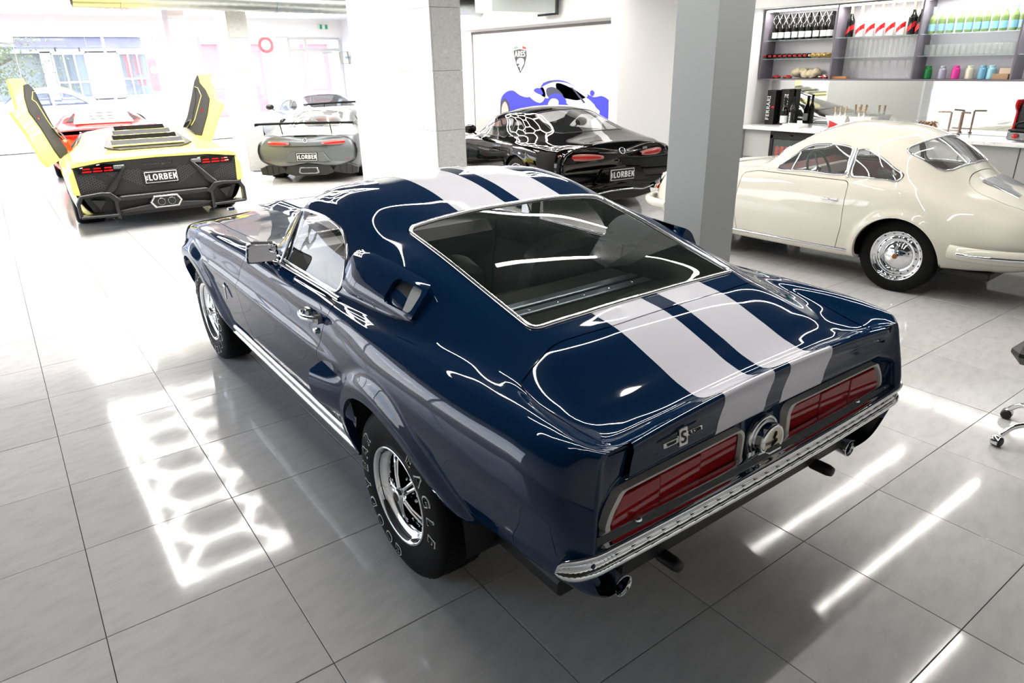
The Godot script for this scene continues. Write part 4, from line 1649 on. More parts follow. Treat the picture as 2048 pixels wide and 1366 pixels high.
func hero_front(car: Node3D) -> void:
	# nose, grille, lamps and bumper at the far end
	part("nose_panel", box(Vector3(1.40, .34, .06), Vector3(0, .60, -3.28), .02), M.trim_black, car)
	part("grille_bar", box(Vector3(1.34, .02, .03), Vector3(0, .70, -3.33), .005).add(box(Vector3(1.34, .02, .03), Vector3(0, .52, -3.33), .005)), M.chrome, car)
	for x in [-.60, -.14, .14, .60]:
		part("headlamp", lathe([[0, -.03], [.07, -.02], [.088, 0], [.09, .03]], 28, 2).moved(Transform3D(Basis(), Vector3(x, .62, -3.33))), M.chrome, car)
	var L := curve(PackedVector3Array([Vector3(-.815, .57, -3.13), Vector3(-.81, .57, -3.24), Vector3(-.77, .57, -3.34), Vector3(-.62, .57, -3.40), Vector3(-.3, .57, -3.43)]), 14)
	var path := PackedVector3Array()
	path.append_array(L)
	for i in range(L.size() - 1, -1, -1):
		path.append(Vector3(-L[i].x, L[i].y, L[i].z))
	var pf := []
	for a in 17:
		var w := PI * a / 16.0 - PI / 2
		pf.append([-cos(w) * .035, sin(w) * .055])
	part("front_bumper", sweep(path, pf), M.chrome, car)
	# hood scoop
	var rows := []
	for i in 13:
		var z := lerpf(-3.0, -2.2, i / 12.0)
		var r := PackedVector3Array()
		for j in 17:
			var x := lerpf(-.33, .33, j / 16.0)
			var e := smoothstep(0.0, .25, 1.0 - absf(x) / .33)
			r.append(Vector3(x, .955 + .045 * e * smoothstep(-3.0, -2.8, z) * (1.0 - smoothstep(-2.35, -2.2, z)), z))
		rows.append(r)
	part("hood_scoop", grid(rows, func(_p): return Vector3.UP), M.navy, car)
	for s in [-1.0, 1.0]:
		part("hood_latch", box(Vector3(.05, .02, .03), Vector3(s * .50, .94, -3.05), .006), M.chrome, car)

# ---------------------------------------------------------------- the other cars
func simple_wheel(parent: Node3D, at: Vector3, right: bool, R: float, rim: float, w: float, n: int, m: Material, turn := 0.0) -> Node3D:
	var o := Node3D.new()
	o.name = "wheel"
	parent.add_child(o, true)
	o.position = at
	o.rotation = Vector3(0, PI if right else 0.0, 0)
	var h := w / 2
	var all := []
	for p in [[rim - .01, h * .8], [rim + .01, h * .95], [rim + (R - rim) * .5, h], [R - .02, h * .93], [R - .004, h * .8], [R, h * .6], [R, 0.0], [R, -h * .6], [R - .004, -h * .8], [R - .02, -h * .93], [rim + (R - rim) * .5, -h], [rim + .01, -h * .95], [rim - .01, -h * .8]]:
		all.append(p)
	part("tyre", lathe(all, 48, 0), M.rubber, o)
	if n >= 0:
		part("rim", lathe([[rim - .02, h * .7], [rim - .006, -h * .85], [rim + .004, -h * .95], [rim - .004, -h * .98], [rim - .016, -h * .9], [rim - .022, -h * .5]], 40, 0), m, o)
		part("brake_disc", lathe([[0, -h * .1], [rim * .72, -h * .1], [rim * .72, h * .1]], 28, 0, false), M.chrome_dull, o)
		var sp := Msh.new()
		for i in n:
			var b := Basis(Vector3.RIGHT, TAU * i / n + turn)
			for s in [-1.0, 1.0]:
				sp.add(plate(v2([[-.012, 0], [.012, 0], [.012, rim - .015], [-.012, rim - .015]]), .03, .006).moved(Transform3D(b * Basis(Vector3(0, 0, 1), Vector3(0, 1, 0), Vector3(-1, 0, 0)) * Basis(Vector3(0, 0, 1), s * .13), Vector3(-h * .62, 0, 0))))
		part("spokes", sp, m, o)
		part("hub_cap", lathe([[0, -h * .95], [.03, -h * .93], [.035, -h * .7]], 20, 0), m, o)
	return o

func rows_at(lo: Dictionary) -> Array:
	var st := []
	for k in lo:
		st.append(lo[k])
	return st

# half body cut into panels; S: st (z -> rows), arch [[z, y, r]], wind, rear (plan), side [polygons], door, lid, hood
func coupe(car: Node3D, S: Dictionary) -> void:
	var out := func(p: Vector3) -> Vector3: return Vector3(p.x, p.y - 0.6, p.z * S.get("zout", 0.0))
	var arches: Array = S.arch
	var fl: float = S.get("flare", 0.012)
	var flare := func(p: Vector3) -> Vector3:
		for a in arches:
			var r := Vector2(p.z - a[0], p.y - a[1]).length()
			if p.x > .45 and r < a[2] + .10 and p.y > .2:
				p.x += fl * pow(smoothstep(a[2] + .10, a[2], r), 2)
		return p
	var sh := loft(rows_at(S.st), S.st.keys(), S.get("nu", 120), S.get("nv", 64), out, flare)
	var af := func(p: Vector3) -> float:
		var d := -1.0
		if p.x > .35:
			for a in arches:
				d = maxf(d, a[2] - Vector2(p.z - a[0], p.y - a[1]).length())
		return d
	sh = sh.drop(af, 0.0, .03)
	var cuts := []
	for k in ["wind", "rear"]:
		if S.has(k):
			cuts.append([plan_f(S[k]), "windshield" if k == "wind" else "rear_window", false])
	for P in S.get("side", []):
		cuts.append([side_f(P), "side_window", true])
	var liner := sh
	for c in cuts:
		liner = liner.drop(c[0], .003)
	part("inner_shell", liner.pushed(-.014).both(), S.get("lining", M.trim_black), car)
	for c in cuts:
		var g := sh.keep(c[0])
		sh = sh.drop(c[0], 0.0, .01)
		var wd: float = S.get("trimw", .012)
		var fr := bead(g, c[0], wd * .5, wd * .55, .001)
		var pane := g.keep(c[0], wd * .5)
		if c[2]:
			for k in 2:
				var o := part(c[1], pane if k == 0 else pane.mirrored(), S.glass, car)
				part("window_trim", fr if k == 0 else fr.mirrored(), S.trim, o)
		else:
			var o := part(c[1], pane.both(), S.glass, car)
			part("window_trim", fr.both(), S.trim, o)
	for k in [["door", true], ["lid", false], ["hood", false]]:
		if not S.has(k[0]):
			continue
		var f: Callable = side_f(S[k[0]]) if k[1] else plan_f(S[k[0]])
		var top := func(p: Vector3) -> float: return f.call(p) if k[1] or p.y > S.get("topy", .55) else -.2
		var g := sh.keep(top, .003, .015)
		sh = sh.drop(top, -.003, .015)
		if k[1]:
			for e in 2:
				part("door", g if e == 0 else g.mirrored(), S.paint, car)
		else:
			part("engine_lid" if k[0] == "lid" else "hood", g.both(), S.paint, car)
	part("body", sh.both(), S.paint, car)
	part("underbody", box(Vector3(1.3, .06, S.st.keys()[-1] - S.st.keys()[0] - .6), Vector3(0, .24, (S.st.keys()[-1] + S.st.keys()[0]) / 2), .01), M.trim_black, car)
	for a in arches:
		for s in [-1.0, 1.0]:
			part("wheel_well", lathe([[a[2] + .01, -.14], [a[2] + .01, .2], [.05, .21]], 28, 0, false).moved(Transform3D(Basis(Vector3.UP, 0.0 if s < 0 else PI), Vector3(s * .62, a[1], a[0]))).keep(func(p: Vector3): return p.y - .24), M.trim_black, car)

func plate_au(car: Node3D, at: Vector3, tilt := 0.0, w := .372, h := .134) -> void:
	var o := Node3D.new()
	o.name = "licence_plate"
	car.add_child(o, true)
	o.position = at
	o.rotation.x = tilt
	part("holder", box(Vector3(w + .03, h + .03, .012), Vector3(0, 0, -.004), .004), M.trim_black, o)
	part("border", box(Vector3(w, h, .01), Vector3(0, 0, .004), .003), M.white_paint, o)
	part("plate", box(Vector3(w - .012, h - .012, .01), Vector3(0, 0, .006), .002), M.plate_black, o)
	part("lettering", letters("LORBEK", h * .56, .002, "Droid Sans", 700, .86).moved(Transform3D(Basis(), Vector3(.018, 0, .0115))), M.white_paint, o, "white registration letters")
	part("side_lettering", letters("VIC", h * .22, .002).moved(Transform3D(Basis(Vector3(0, 0, 1), PI / 2), Vector3(-w * .45, 0, .0115))), M.white_paint, o)

func build_ivory() -> void:
	var car := thing("classic_coupe", "ivory white classic rounded coupe with red interior parked by the bar", "car", Vector3(6.66, 0, 2.80), 0.04)
	var S := {
		"st": {
			-2.78: [[.35, .36], [.46, .38], [.52, .42], [.53, .47], [.51, .52], [.46, .56], [.39, .58], [.33, .59], [.25, .595], [.17, .60], [.08, .60], [0, .60]],
			-2.60: [[.5, .28], [.62, .30], [.69, .40], [.71, .51], [.69, .62], [.63, .70], [.55, .72], [.45, .70], [.35, .69], [.25, .695], [.12, .70], [0, .70]],
			-2.20: [[.60, .22], [.70, .25], [.78, .38], [.80, .54], [.78, .69], [.71, .80], [.60, .81], [.50, .79], [.40, .79], [.28, .80], [.14, .805], [0, .81]],
			-1.75: [[.66, .21], [.74, .24], [.80, .38], [.82, .55], [.80, .71], [.75, .825], [.66, .86], [.56, .865], [.45, .875], [.3, .89], [.15, .90], [0, .905]],
			-1.45: [[.68, .21], [.755, .24], [.805, .38], [.825, .55], [.81, .71], [.765, .835], [.71, .885], [.62, .90], [.5, .925], [.35, .955], [.18, .975], [0, .985]],
			-1.20: [[.68, .21], [.76, .24], [.808, .38], [.828, .55], [.812, .71], [.775, .84], [.738, .893], [.68, .985], [.61, 1.07], [.48, 1.115], [.25, 1.15], [0, 1.165]],
			-.95: [[.68, .21], [.76, .24], [.81, .38], [.83, .55], [.815, .71], [.78, .84], [.748, .890], [.69, 1.02], [.612, 1.16], [.50, 1.22], [.26, 1.265], [0, 1.28]],
			-.60: [[.68, .21], [.76, .24], [.81, .38], [.83, .56], [.815, .715], [.78, .84], [.752, .885], [.69, 1.025], [.605, 1.16], [.50, 1.225], [.27, 1.28], [0, 1.30]],
			-.30: [[.67, .22], [.755, .25], [.81, .39], [.832, .565], [.82, .72], [.785, .845], [.752, .888], [.687, 1.01], [.60, 1.115], [.49, 1.18], [.27, 1.24], [0, 1.26]],
			-.10: [[.66, .23], [.75, .26], [.81, .40], [.832, .57], [.82, .72], [.78, .845], [.742, .893], [.667, .98], [.577, 1.055], [.48, 1.105], [.27, 1.155], [0, 1.175]],
			.10: [[.65, .24], [.74, .27], [.80, .40], [.825, .57], [.805, .71], [.76, .81], [.705, .855], [.622, .895], [.53, .93], [.44, .965], [.25, 1.01], [0, 1.035]],
			.25: [[.63, .25], [.72, .28], [.785, .40], [.805, .555], [.785, .685], [.728, .77], [.665, .805], [.585, .83], [.50, .85], [.41, .87], [.23, .905], [0, .925]],
			.50: [[.58, .26], [.66, .29], [.735, .40], [.76, .53], [.73, .63], [.665, .70], [.60, .728], [.52, .752], [.43, .775], [.33, .795], [.18, .82], [0, .83]],
			.75: [[.45, .28], [.54, .31], [.62, .40], [.645, .50], [.615, .575], [.55, .63], [.49, .65], [.42, .668], [.35, .682], [.26, .697], [.13, .71], [0, .715]],
			.92: [[.25, .32], [.36, .34], [.43, .40], [.445, .46], [.42, .51], [.37, .545], [.32, .555], [.27, .56], [.21, .565], [.15, .57], [.08, .575], [0, .578]],
		},
		"arch": [[-.05, .30, .335], [-2.12, .30, .335]], "flare": .02, "nu": 170, "nv": 80,
		"wind": v2([[-.1, -1.47], [.2, -1.455], [.42, -1.40], [.565, -1.29], [.585, -1.22], [.54, -1.06], [.48, -1.0], [.25, -.965], [-.1, -.955]]),
		"rear": v2([[-.1, -.155], [.25, -.165], [.42, -.19], [.515, -.215], [.55, -.195], [.555, -.15], [.53, -.05], [.495, .04], [.45, .085], [.36, .115], [-.1, .155]]),
		"side": [curve2([[-1.235, .915], [-1.12, 1.02], [-.98, 1.125], [-.85, 1.148], [-.66, 1.146], [-.59, 1.13], [-.578, 1.02], [-.572, .915], [-.62, .908], [-.9, .910]], 40), curve2([[-.535, .912], [-.545, 1.02], [-.553, 1.115], [-.50, 1.128], [-.36, 1.085], [-.22, 1.01], [-.115, .94], [-.13, .912], [-.25, .906], [-.4, .906]], 40)],
		"door": round2([[-1.55, .84], [-1.58, .55], [-1.55, .285], [-.545, .285], [-.505, .5], [-.52, .85], [-.55, .872], [-1.4, .872]], .03),
		"lid": round2([[-.3, .205], [.22, .20], [.36, .24], [.41, .34], [.40, .55], [.30, .80], [-.3, .86]], .06),
		"hood": round2([[-.3, -2.58], [.30, -2.55], [.42, -2.2], [.44, -1.7], [.38, -1.58], [-.3, -1.62]], .05),
		"paint": M.ivory, "glass": M.clear_glass, "trim": M.chrome, "lining": M.burgundy, "trimw": .016, "topy": .5,
	}
	coupe(car, S)
	for s in [-1.0, 1.0]:
		# door handle
		part("door_handle", tube(curve(PackedVector3Array([Vector3(s * .815, .712, -.71), Vector3(s * .846, .716, -.69), Vector3(s * .85, .716, -.62), Vector3(s * .836, .71, -.575)]), 10), .009, 8).add(box(Vector3(.03, .026, .03), Vector3(s * .823, .712, -.59), .006)), M.chrome, car)
		part("vent_post", line(Vector3(s * .742, .912, -1.07), Vector3(s * .668, 1.06, -1.04), .008), M.chrome, car)
		part("window_post", tube(curve(PackedVector3Array([Vector3(s * .752, .90, -.553), Vector3(s * .70, 1.02, -.558), Vector3(s * .635, 1.125, -.566)]), 8), .011, 8), M.chrome, car)
		# sill moulding
		var sl := PackedVector3Array()
		for i in 20:
			sl.append(Vector3(s * .782, .292, lerpf(-1.76, -.44, i / 19.0)))
		part("sill_moulding", sweep(sl, [[-.006, -.014], [.008, -.01], [.012, 0], [.008, .01], [-.006, .014]]), M.chrome, car)
		# rear bumper halves: painted bar with a chrome insert
		var bp := curve(PackedVector3Array([Vector3(s * .83, .44, .36), Vector3(s * .825, .435, .46), Vector3(s * .77, .43, .62), Vector3(s * .64, .425, .82), Vector3(s * .40, .42, .98), Vector3(0, .42, 1.03)]), 24)
		var bar := []
		for a in 13:
			var w := PI * a / 12.0 - PI / 2
			bar.append([cos(w) * .045 * (1.0 if s < 0 else -1.0), sin(w) * .055])
		part("rear_bumper", sweep(bp, bar), M.ivory, car)
		var ins := PackedVector3Array()
		for i in range(1, bp.size()):
			ins.append(bp[i] + Vector3(bp[i].x, 0, bp[i].z).normalized() * .045)
		part("bumper_insert", tube(ins, .013, 8), M.chrome, car)
		# tail lamp
		var tl := Node3D.new()
		tl.name = "tail_lamp"
		car.add_child(tl, true)
		tl.transform = Transform3D(Basis(Vector3.UP, s * .75), Vector3(s * .575, .535, .70))
		part("ring", lathe([[.050, 0], [.05, .018], [.044, .026], [.040, .02]], 28, 2).moved(Transform3D(Basis().scaled(Vector3(1.25, .8, 1)), Vector3.ZERO)), M.chrome, tl)
		part("lens", lathe([[0, .040], [.022, .036], [.036, .022], [.040, .01]], 28, 2).moved(Transform3D(Basis().scaled(Vector3(1.25, .8, 1)), Vector3.ZERO)), M.amber, tl)
		# front bumper and indicator
		var fp := curve(PackedVector3Array([Vector3(s * .80, .42, -2.42), Vector3(s * .77, .42, -2.62), Vector3(s * .62, .42, -2.82), Vector3(s * .3, .42, -2.90), Vector3(0, .42, -2.92)]), 18)
		part("front_bumper", tube(fp, .045, 10), M.ivory, car)
		part("indicator_lamp", lathe([[0, .03], [.025, .02], [.03, 0]], 16, 1).moved(Transform3D(Basis(Vector3.RIGHT, -1.3), Vector3(s * .60, .56, -2.70))), M.amber, car)
		part("headlamp", lathe([[0, .03], [.07, .02], [.09, -.01], [.1, -.03]], 24, 1).moved(Transform3D(Basis(Vector3.RIGHT, -1.2), Vector3(s * .60, .66, -2.62))), M.chrome, car)
	# twin engine grilles with slats
	for x in [-.115, .115]:
		var g := Node3D.new()
		g.name = "engine_grille"
		car.add_child(g, true)
		g.transform = Transform3D(Basis(Vector3.RIGHT, .40), Vector3(x, .846, .42))
		part("frame", box(Vector3(.19, .014, .30), Vector3.ZERO, .004), M.chrome_soft, g)
		for i in 12:
			part("slat", box(Vector3(.010, .012, .285), Vector3(-.085 + i * .0155, .008, 0)), M.chrome_soft, g)
	# cabin
	part("cabin_floor", box(Vector3(1.25, .04, 1.7), Vector3(0, .36, -.8)), M.burgundy, car)
	for x in [-.33, .33]:
		var se := Node3D.new()
		se.name = "seat"
		car.add_child(se, true)
		part("backrest", plate(round2([[-.22, 0], [.22, 0], [.2, .5], [-.2, .5]], .1), .1, .03).moved(Transform3D(Basis(Vector3.RIGHT, .35), Vector3(x, .45, -.66))), M.burgundy, se)
		part("cushion", box(Vector3(.46, .15, .48), Vector3(x, .46, -.88), .05), M.burgundy, se)
	part("rear_seat", box(Vector3(1.1, .34, .10), Vector3(0, .70, -.22), .04).moved(Transform3D(Basis(Vector3.RIGHT, .2), Vector3.ZERO)), M.burgundy, car)
	part("rear_shelf", box(Vector3(1.0, .03, .26), Vector3(0, .86, -.06), .01), M.burgundy, car)
	for s in [-1.0, 1.0]:
		part("door_card", box(Vector3(.03, .42, 1.0), Vector3(s * .72, .64, -1.05), .01), M.burgundy, car)
		part("grab_handle", tube(curve(PackedVector3Array([Vector3(s * .70, .78, -.80), Vector3(s * .66, .75, -.76), Vector3(s * .66, .75, -.66), Vector3(s * .70, .78, -.62)]), 10), .011, 6), M.white_paint, car)
	part("dashboard", box(Vector3(1.24, .16, .16), Vector3(0, .82, -1.33), .05), M.burgundy, car)
	part("instrument_panel", box(Vector3(1.2, .12, .04), Vector3(0, .80, -1.24), .015), M.ivory, car)
	for i in 3:
		part("dial", lathe([[0, .022], [.045, .02], [.05, 0]], 20, 2).moved(Transform3D(Basis(), Vector3(-.46 + i * .11, .81, -1.222))), M.black_gloss, car)
	var sw := Node3D.new()
	sw.name = "steering_wheel"
	car.add_child(sw, true)
	sw.transform = Transform3D(Basis(Vector3.RIGHT, 1.2), Vector3(-.35, .86, -1.02))
	var ring := PackedVector3Array()
	for i in 36:
		ring.append(Vector3(cos(TAU * i / 36) * .19, 0, sin(TAU * i / 36) * .19))
	part("rim", tube(ring, .012, 8, true), M.trim_black, sw)
	part("hub", lathe([[0, .03], [.04, .02], [.05, 0], [.02, -.2]], 20, 1), M.chrome, sw)
	for i in 3:
		part("spoke", line(Vector3.ZERO, Vector3(cos(TAU * i / 3 + .5) * .185, 0, sin(TAU * i / 3 + .5) * .185), .008), M.chrome_dull, sw)
	# wheels with slotted rims and crest caps
	for q in [[-.66, -.05], [.66, -.05], [-.66, -2.12], [.66, -2.12]]:
		var w := simple_wheel(car, Vector3(q[0], .305, q[1]), q[0] > 0, .307, .205, .165, -1, M.chrome)
		part("rim", lathe([[.195, .06], [.202, -.066], [.210, -.076], [.204, -.081], [.196, -.074], [.190, -.055], [.172, -.045], [.160, -.050], [.150, -.058], [.135, -.06], [.118, -.048]], 48, 0), M.chrome, w)
		var sl := Msh.new()
		for i in 16:
			sl.add(box(Vector3(.006, .022, .014), Vector3.ZERO, .003).moved(Transform3D(Basis(Vector3.RIGHT, TAU * i / 16), Basis(Vector3.RIGHT, TAU * i / 16) * Vector3(-.0555, .148, 0))))
		var so := part("rim_slots", sl, M.trim_black, w)
		so.set_meta("kind", "stuff")
		part("hubcap", lathe([[0, -.098], [.025, -.097], [.032, -.090], [.045, -.088], [.075, -.080], [.105, -.066], [.122, -.046]], 40, 0), M.chrome, w)
		part("crest", lathe([[0, -.103], [.018, -.102], [.022, -.096]], 20, 0), M.crest, w)

# low angular body for the two mid-engined cars
func wedge_body() -> Dictionary:
	return {
		"st": {
			-3.55: [[.5, .16], [.75, .17], [.82, .22], [.84, .30], [.82, .36], [.75, .39], [.66, .41], [.55, .42], [.45, .43], [.33, .435], [.16, .44], [0, .44]],
			-3.30: [[.6, .13], [.86, .15], [.93, .22], [.95, .33], [.94, .44], [.88, .50], [.78, .53], [.65, .53], [.5, .52], [.35, .52], [.17, .52], [0, .52]],
			-2.70: [[.7, .12], [.92, .14], [.98, .24], [1.0, .42], [.985, .60], [.93, .68], [.84, .69], [.72, .67], [.58, .65], [.4, .64], [.2, .64], [0, .64]],
			-2.10: [[.7, .12], [.92, .14], [.96, .26], [.975, .45], [.965, .62], [.92, .71], [.85, .74], [.75, .74], [.63, .74], [.45, .745], [.22, .75], [0, .755]],
			-1.65: [[.7, .12], [.92, .14], [.955, .26], [.965, .45], [.955, .63], [.92, .72], [.87, .76], [.78, .83], [.70, .90], [.5, .93], [.25, .95], [0, .955]],
			-1.20: [[.7, .12], [.92, .14], [.955, .26], [.965, .45], [.955, .64], [.925, .73], [.88, .775], [.77, .92], [.68, 1.03], [.5, 1.075], [.25, 1.10], [0, 1.105]],
			-.80: [[.7, .12], [.92, .15], [.955, .28], [.97, .48], [.965, .67], [.935, .77], [.885, .81], [.77, .94], [.66, 1.055], [.48, 1.10], [.25, 1.12], [0, 1.125]],
			-.40: [[.7, .13], [.93, .16], [.975, .32], [1.0, .54], [1.0, .72], [.97, .82], [.91, .86], [.78, .94], [.64, 1.04], [.45, 1.075], [.24, 1.085], [0, 1.09]],
			.05: [[.7, .14], [.93, .18], [.99, .36], [1.015, .58], [1.01, .76], [.98, .86], [.91, .895], [.77, .925], [.61, .97], [.43, 1.0], [.23, 1.01], [0, 1.01]],
			.50: [[.7, .16], [.92, .20], [.985, .38], [1.01, .58], [1.0, .76], [.96, .865], [.89, .895], [.76, .905], [.6, .92], [.42, .935], [.22, .94], [0, .94]],
			.85: [[.7, .22], [.88, .26], [.96, .40], [.985, .56], [.975, .74], [.94, .855], [.87, .885], [.75, .893], [.6, .90], [.42, .905], [.22, .905], [0, .905]],
			.93: [[.7, .24], [.86, .28], [.94, .42], [.965, .56], [.955, .73], [.92, .84], [.86, .872], [.75, .88], [.6, .888], [.42, .893], [.22, .894], [0, .894]],
		},
		"arch": [[0, .35, .40], [-2.68, .34, .385]], "flare": .012, "nu": 120, "nv": 60,
		"wind": v2([[-.1, -2.05], [.35, -2.0], [.62, -1.85], [.68, -1.70], [.60, -1.27], [.5, -1.19], [-.1, -1.16]]),
		"side": [v2([[-1.72, .80], [-1.22, 1.0], [-.85, 1.03], [-.55, .98], [-.50, .90], [-.75, .835]])],
		"door": round2([[-1.9, .70], [-1.85, .20], [-.75, .20], [-.62, .5], [-.70, .80], [-1.6, .755]], .03),
		"lining": M.trim_black, "trimw": .01, "trim": M.trim_black, "glass": M.dark_glass,
	}

func build_yellow() -> void:
	var car := thing("yellow_supercar", "yellow wedge shaped supercar with both scissor doors raised", "car", Vector3(1.768, 0, -5.317), -0.05)
	var S := wedge_body()
	S.paint = M.yellow
	S.erase("door")
	S.erase("side")
	coupe(car, S)
	# engine cover: dark louvres in a hexagonal frame
	var ec := Node3D.new()
	ec.name = "engine_cover"
	car.add_child(ec, true)
	ec.transform = Transform3D(Basis(Vector3.RIGHT, .20), Vector3(0, 1.005, .10))
	part("tray", plate(v2([[-.36, -.52], [.36, -.52], [.52, .30], [.36, .46], [-.36, .46], [-.52, .30]]), .02).moved(Transform3D(Basis(Vector3(1, 0, 0), Vector3(0, 0, 1), Vector3(0, 1, 0)), Vector3(0, .015, 0))), M.trim_black, ec)
	for i in 4:
		var z := -.40 + i * .22
		part("louvre", box(Vector3(.62 + .22 * i / 3.0, .016, .15), Vector3.ZERO, .005).moved(Transform3D(Basis(Vector3.RIGHT, .22), Vector3(0, .055, z))), M.dark_glass_panel if i % 2 == 0 else M.carbon, ec)
		part("louvre_edge", box(Vector3(.64 + .22 * i / 3.0, .02, .022), Vector3(0, .05, z + .085), .006), M.yellow, ec)
	# rear fascia
	var rf := Node3D.new()
	rf.name = "rear_fascia"
	car.add_child(rf, true)
	rf.position = Vector3(0, 0, .90)
	var flat := func(called: String, pts: Array, th: float, z0: float, m: Material, both := true, ch := .006) -> void:
		var P := v2(pts)
		var pm := plate(P, th, ch, z0)
		if both:
			part(called, pm, m, rf)
			part(called, pm.mirrored(), m, rf)
		else:
			part(called, pm, m, rf)
	flat.call("panel", [[-.90, .44], [-.93, .80], [-.60, .845], [0, .86], [.60, .845], [.93, .80], [.90, .44]], .03, 0.0, M.trim_black, false)
	flat.call("lower_panel", [[-.78, .18], [-.90, .44], [.90, .44], [.78, .18]], .05, -.06, M.trim_black, false)
	# mesh screens of hexagonal cells
	for s in [-1.0, 1.0]:
		var hx := Msh.new()
		for zone in [[.08, .62, .50, .735], [.62, .90, .49, .71]]:
			var r := .017
			for i in 40:
				for j in 14:
					var c := Vector2(zone[0] + .012 + i * r * 1.5, zone[2] + .012 + j * r * 1.732 + (r * .866 if i % 2 == 1 else 0.0))
					if c.x > zone[1] - .01 or c.y > zone[3] - .012:
						continue
					# zone narrows to the struts
					if zone[0] < .1 and c.x > .20 + (c.y - .50) * 1.9:
						continue
					if zone[0] < .1 and c.x < .20 and c.y > .52:
						continue
					if zone[0] > .5 and c.x < .50 + (c.y - .44) * .95:
						continue
					for k in 3:
						var a := c + Vector2.from_angle(TAU * k / 6) * r
						var b := c + Vector2.from_angle(TAU * (k + 1) / 6) * r
						var d := (b - a).normalized()
						var nrm := Vector2(-d.y, d.x) * .0025
						hx.fan([Vector3(a.x + nrm.x, a.y + nrm.y, .036), Vector3(b.x + nrm.x, b.y + nrm.y, .036), Vector3(b.x - nrm.x, b.y - nrm.y, .036), Vector3(a.x - nrm.x, a.y - nrm.y, .036)])
		for i in hx.n.size():
			hx.n[i] = Vector3(0, 0, 1)
		var mo := part("mesh_screen", hx if s > 0 else hx.mirrored(), M.mesh_grey, rf)
		mo.set_meta("kind", "stuff")
		# tail lamps: three red bars in a dark housing
		var tl := Node3D.new()
		tl.name = "tail_lamp"
		car.add_child(tl, true)
		tl.position = Vector3(0, 0, .93)
		var hs := plate(v2([[.36, .80], [.42, .73], [.89, .735], [.915, .795], [.60, .835]]), .02, .005)
		part("housing", hs if s > 0 else hs.mirrored(), M.black_gloss, tl)
		for i in 3:
			var lb := box(Vector3(.10, .020, .012), Vector3(s * (.56 + i * .115), .752, .026), .004).add(box(Vector3(.08, .016, .012), Vector3(s * (.56 + i * .115), .785, .026), .004))
			part("lamp_bar", lb, M.red_lamp, tl)
		part("reverse_lamp", box(Vector3(.13, .05, .012), Vector3(s * .44, .785, .022), .01), M.chrome_dull, tl)
		# slanting black struts and the big diffuser frames
		flat.call("strut", [[s * .36, .80], [s * .42, .76], [s * .60, .56], [s * .66, .50], [s * .60, .46], [s * .52, .52]], .07, .02, M.trim_satin, false, .012)
		flat.call("diffuser_frame", [[s * .50, .40], [s * .60, .50], [s * .70, .51], [s * .93, .49], [s * .98, .40], [s * .98, .22], [s * .94, .22], [s * .94, .38], [s * .90, .45], [s * .71, .46], [s * .63, .44], [s * .58, .38], [s * .58, .18], [s * .54, .16], [s * .54, .36]], .12, .0, M.trim_satin, false, .01)
		flat.call("diffuser_blade", [[s * .56, .235], [s * .96, .245], [s * .96, .215], [s * .56, .205]], .16, -.02, M.trim_satin, false, .006)
		flat.call("inner_fin", [[s * .66, .40], [s * .82, .42], [s * .74, .28]], .03, .02, M.carbon, false, .004)
		flat.call("corner_panel", [[s * .93, .80], [s * .99, .70], [s * .985, .50], [s * .91, .47]], .03, .0, M.yellow, false, .006)
		flat.call("top_edge", [[0, .862], [s * .60, .848], [s * .93, .805], [s * .95, .84], [s * .86, .875], [s * .6, .89], [0, .897]], .045, -.005, M.yellow, false, .008)
	flat.call("centre_bar", [[-.58, .395], [-.50, .44], [.50, .44], [.58, .395], [.50, .375], [-.50, .375]], .10, .0, M.trim_satin, false, .012)
	flat.call("lower_bar", [[-.56, .26], [-.2, .30], [.2, .30], [.56, .26], [.5, .23], [-.5, .23]], .08, .0, M.trim_satin, false, .012)
	var ex := Node3D.new()
	ex.name = "exhaust"
	car.add_child(ex, true)
	ex.position = Vector3(0, .325, .98)
	part("bezel", plate(v2([[-.19, 0], [-.14, .075], [.14, .075], [.19, 0], [.14, -.075], [-.14, -.075]]), .06, .008, -.03), M.chrome_soft, ex)
	part("opening", plate(v2([[-.165, 0], [-.125, .058], [.125, .058], [.165, 0], [.125, -.058], [-.125, -.058]]), .004, 0.0, .03), M.trim_black, ex)
	for x in [-.06, .06]:
		part("pipe", lathe([[.045, 0], [.045, .01], [.04, .01]], 20, 2).moved(Transform3D(Basis(), Vector3(x, 0, .032))), M.chrome_dull, ex)
	plate_au(car, Vector3(0, .625, .965), 0.0)
	part("script_badge", letters("Lamborghini", .034, .006, "Droid Serif", 700, 1.1).moved(Transform3D(Basis(), Vector3(0, .795, .935))), M.chrome, car)
	# scissor doors, raised: each in a plane leaning outwards
	for s in [-1.0, 1.0]:
		var d := Node3D.new()
		d.name = "scissor_door"
		car.add_child(d, true)
		var inv := Transform3D(Basis(Vector3.UP, -0.05), Vector3(1.768, 0, -5.317)).affine_inverse()
		var nrm := Vector3(-s * .80, .30, .52).normalized()
		var org := Vector3(s * 1.0, .72, -1.15)
		var eye := inv * EYE
		var to := func(a: Array) -> Vector3:
			var dir := inv.basis * sight(a[0], a[1])
			return eye + dir * ((org - eye).dot(nrm) / dir.dot(nrm))
		var ux := nrm.cross(Vector3.UP).normalized()
		var uy := ux.cross(nrm).normalized()
		var slab := func(called: String, pts: Array, m: Material, back: float, front: float, rnd: float) -> void:
			var P := []
			for a in pts:
				var q: Vector3 = to.call(a) - org
				P.append([q.dot(ux), q.dot(uy)])
			var pl := plate(round2(P, rnd), front - back, .006, back)
			part(called, pl.moved(Transform3D(Basis(ux, uy, ux.cross(uy)), org)), m, d)
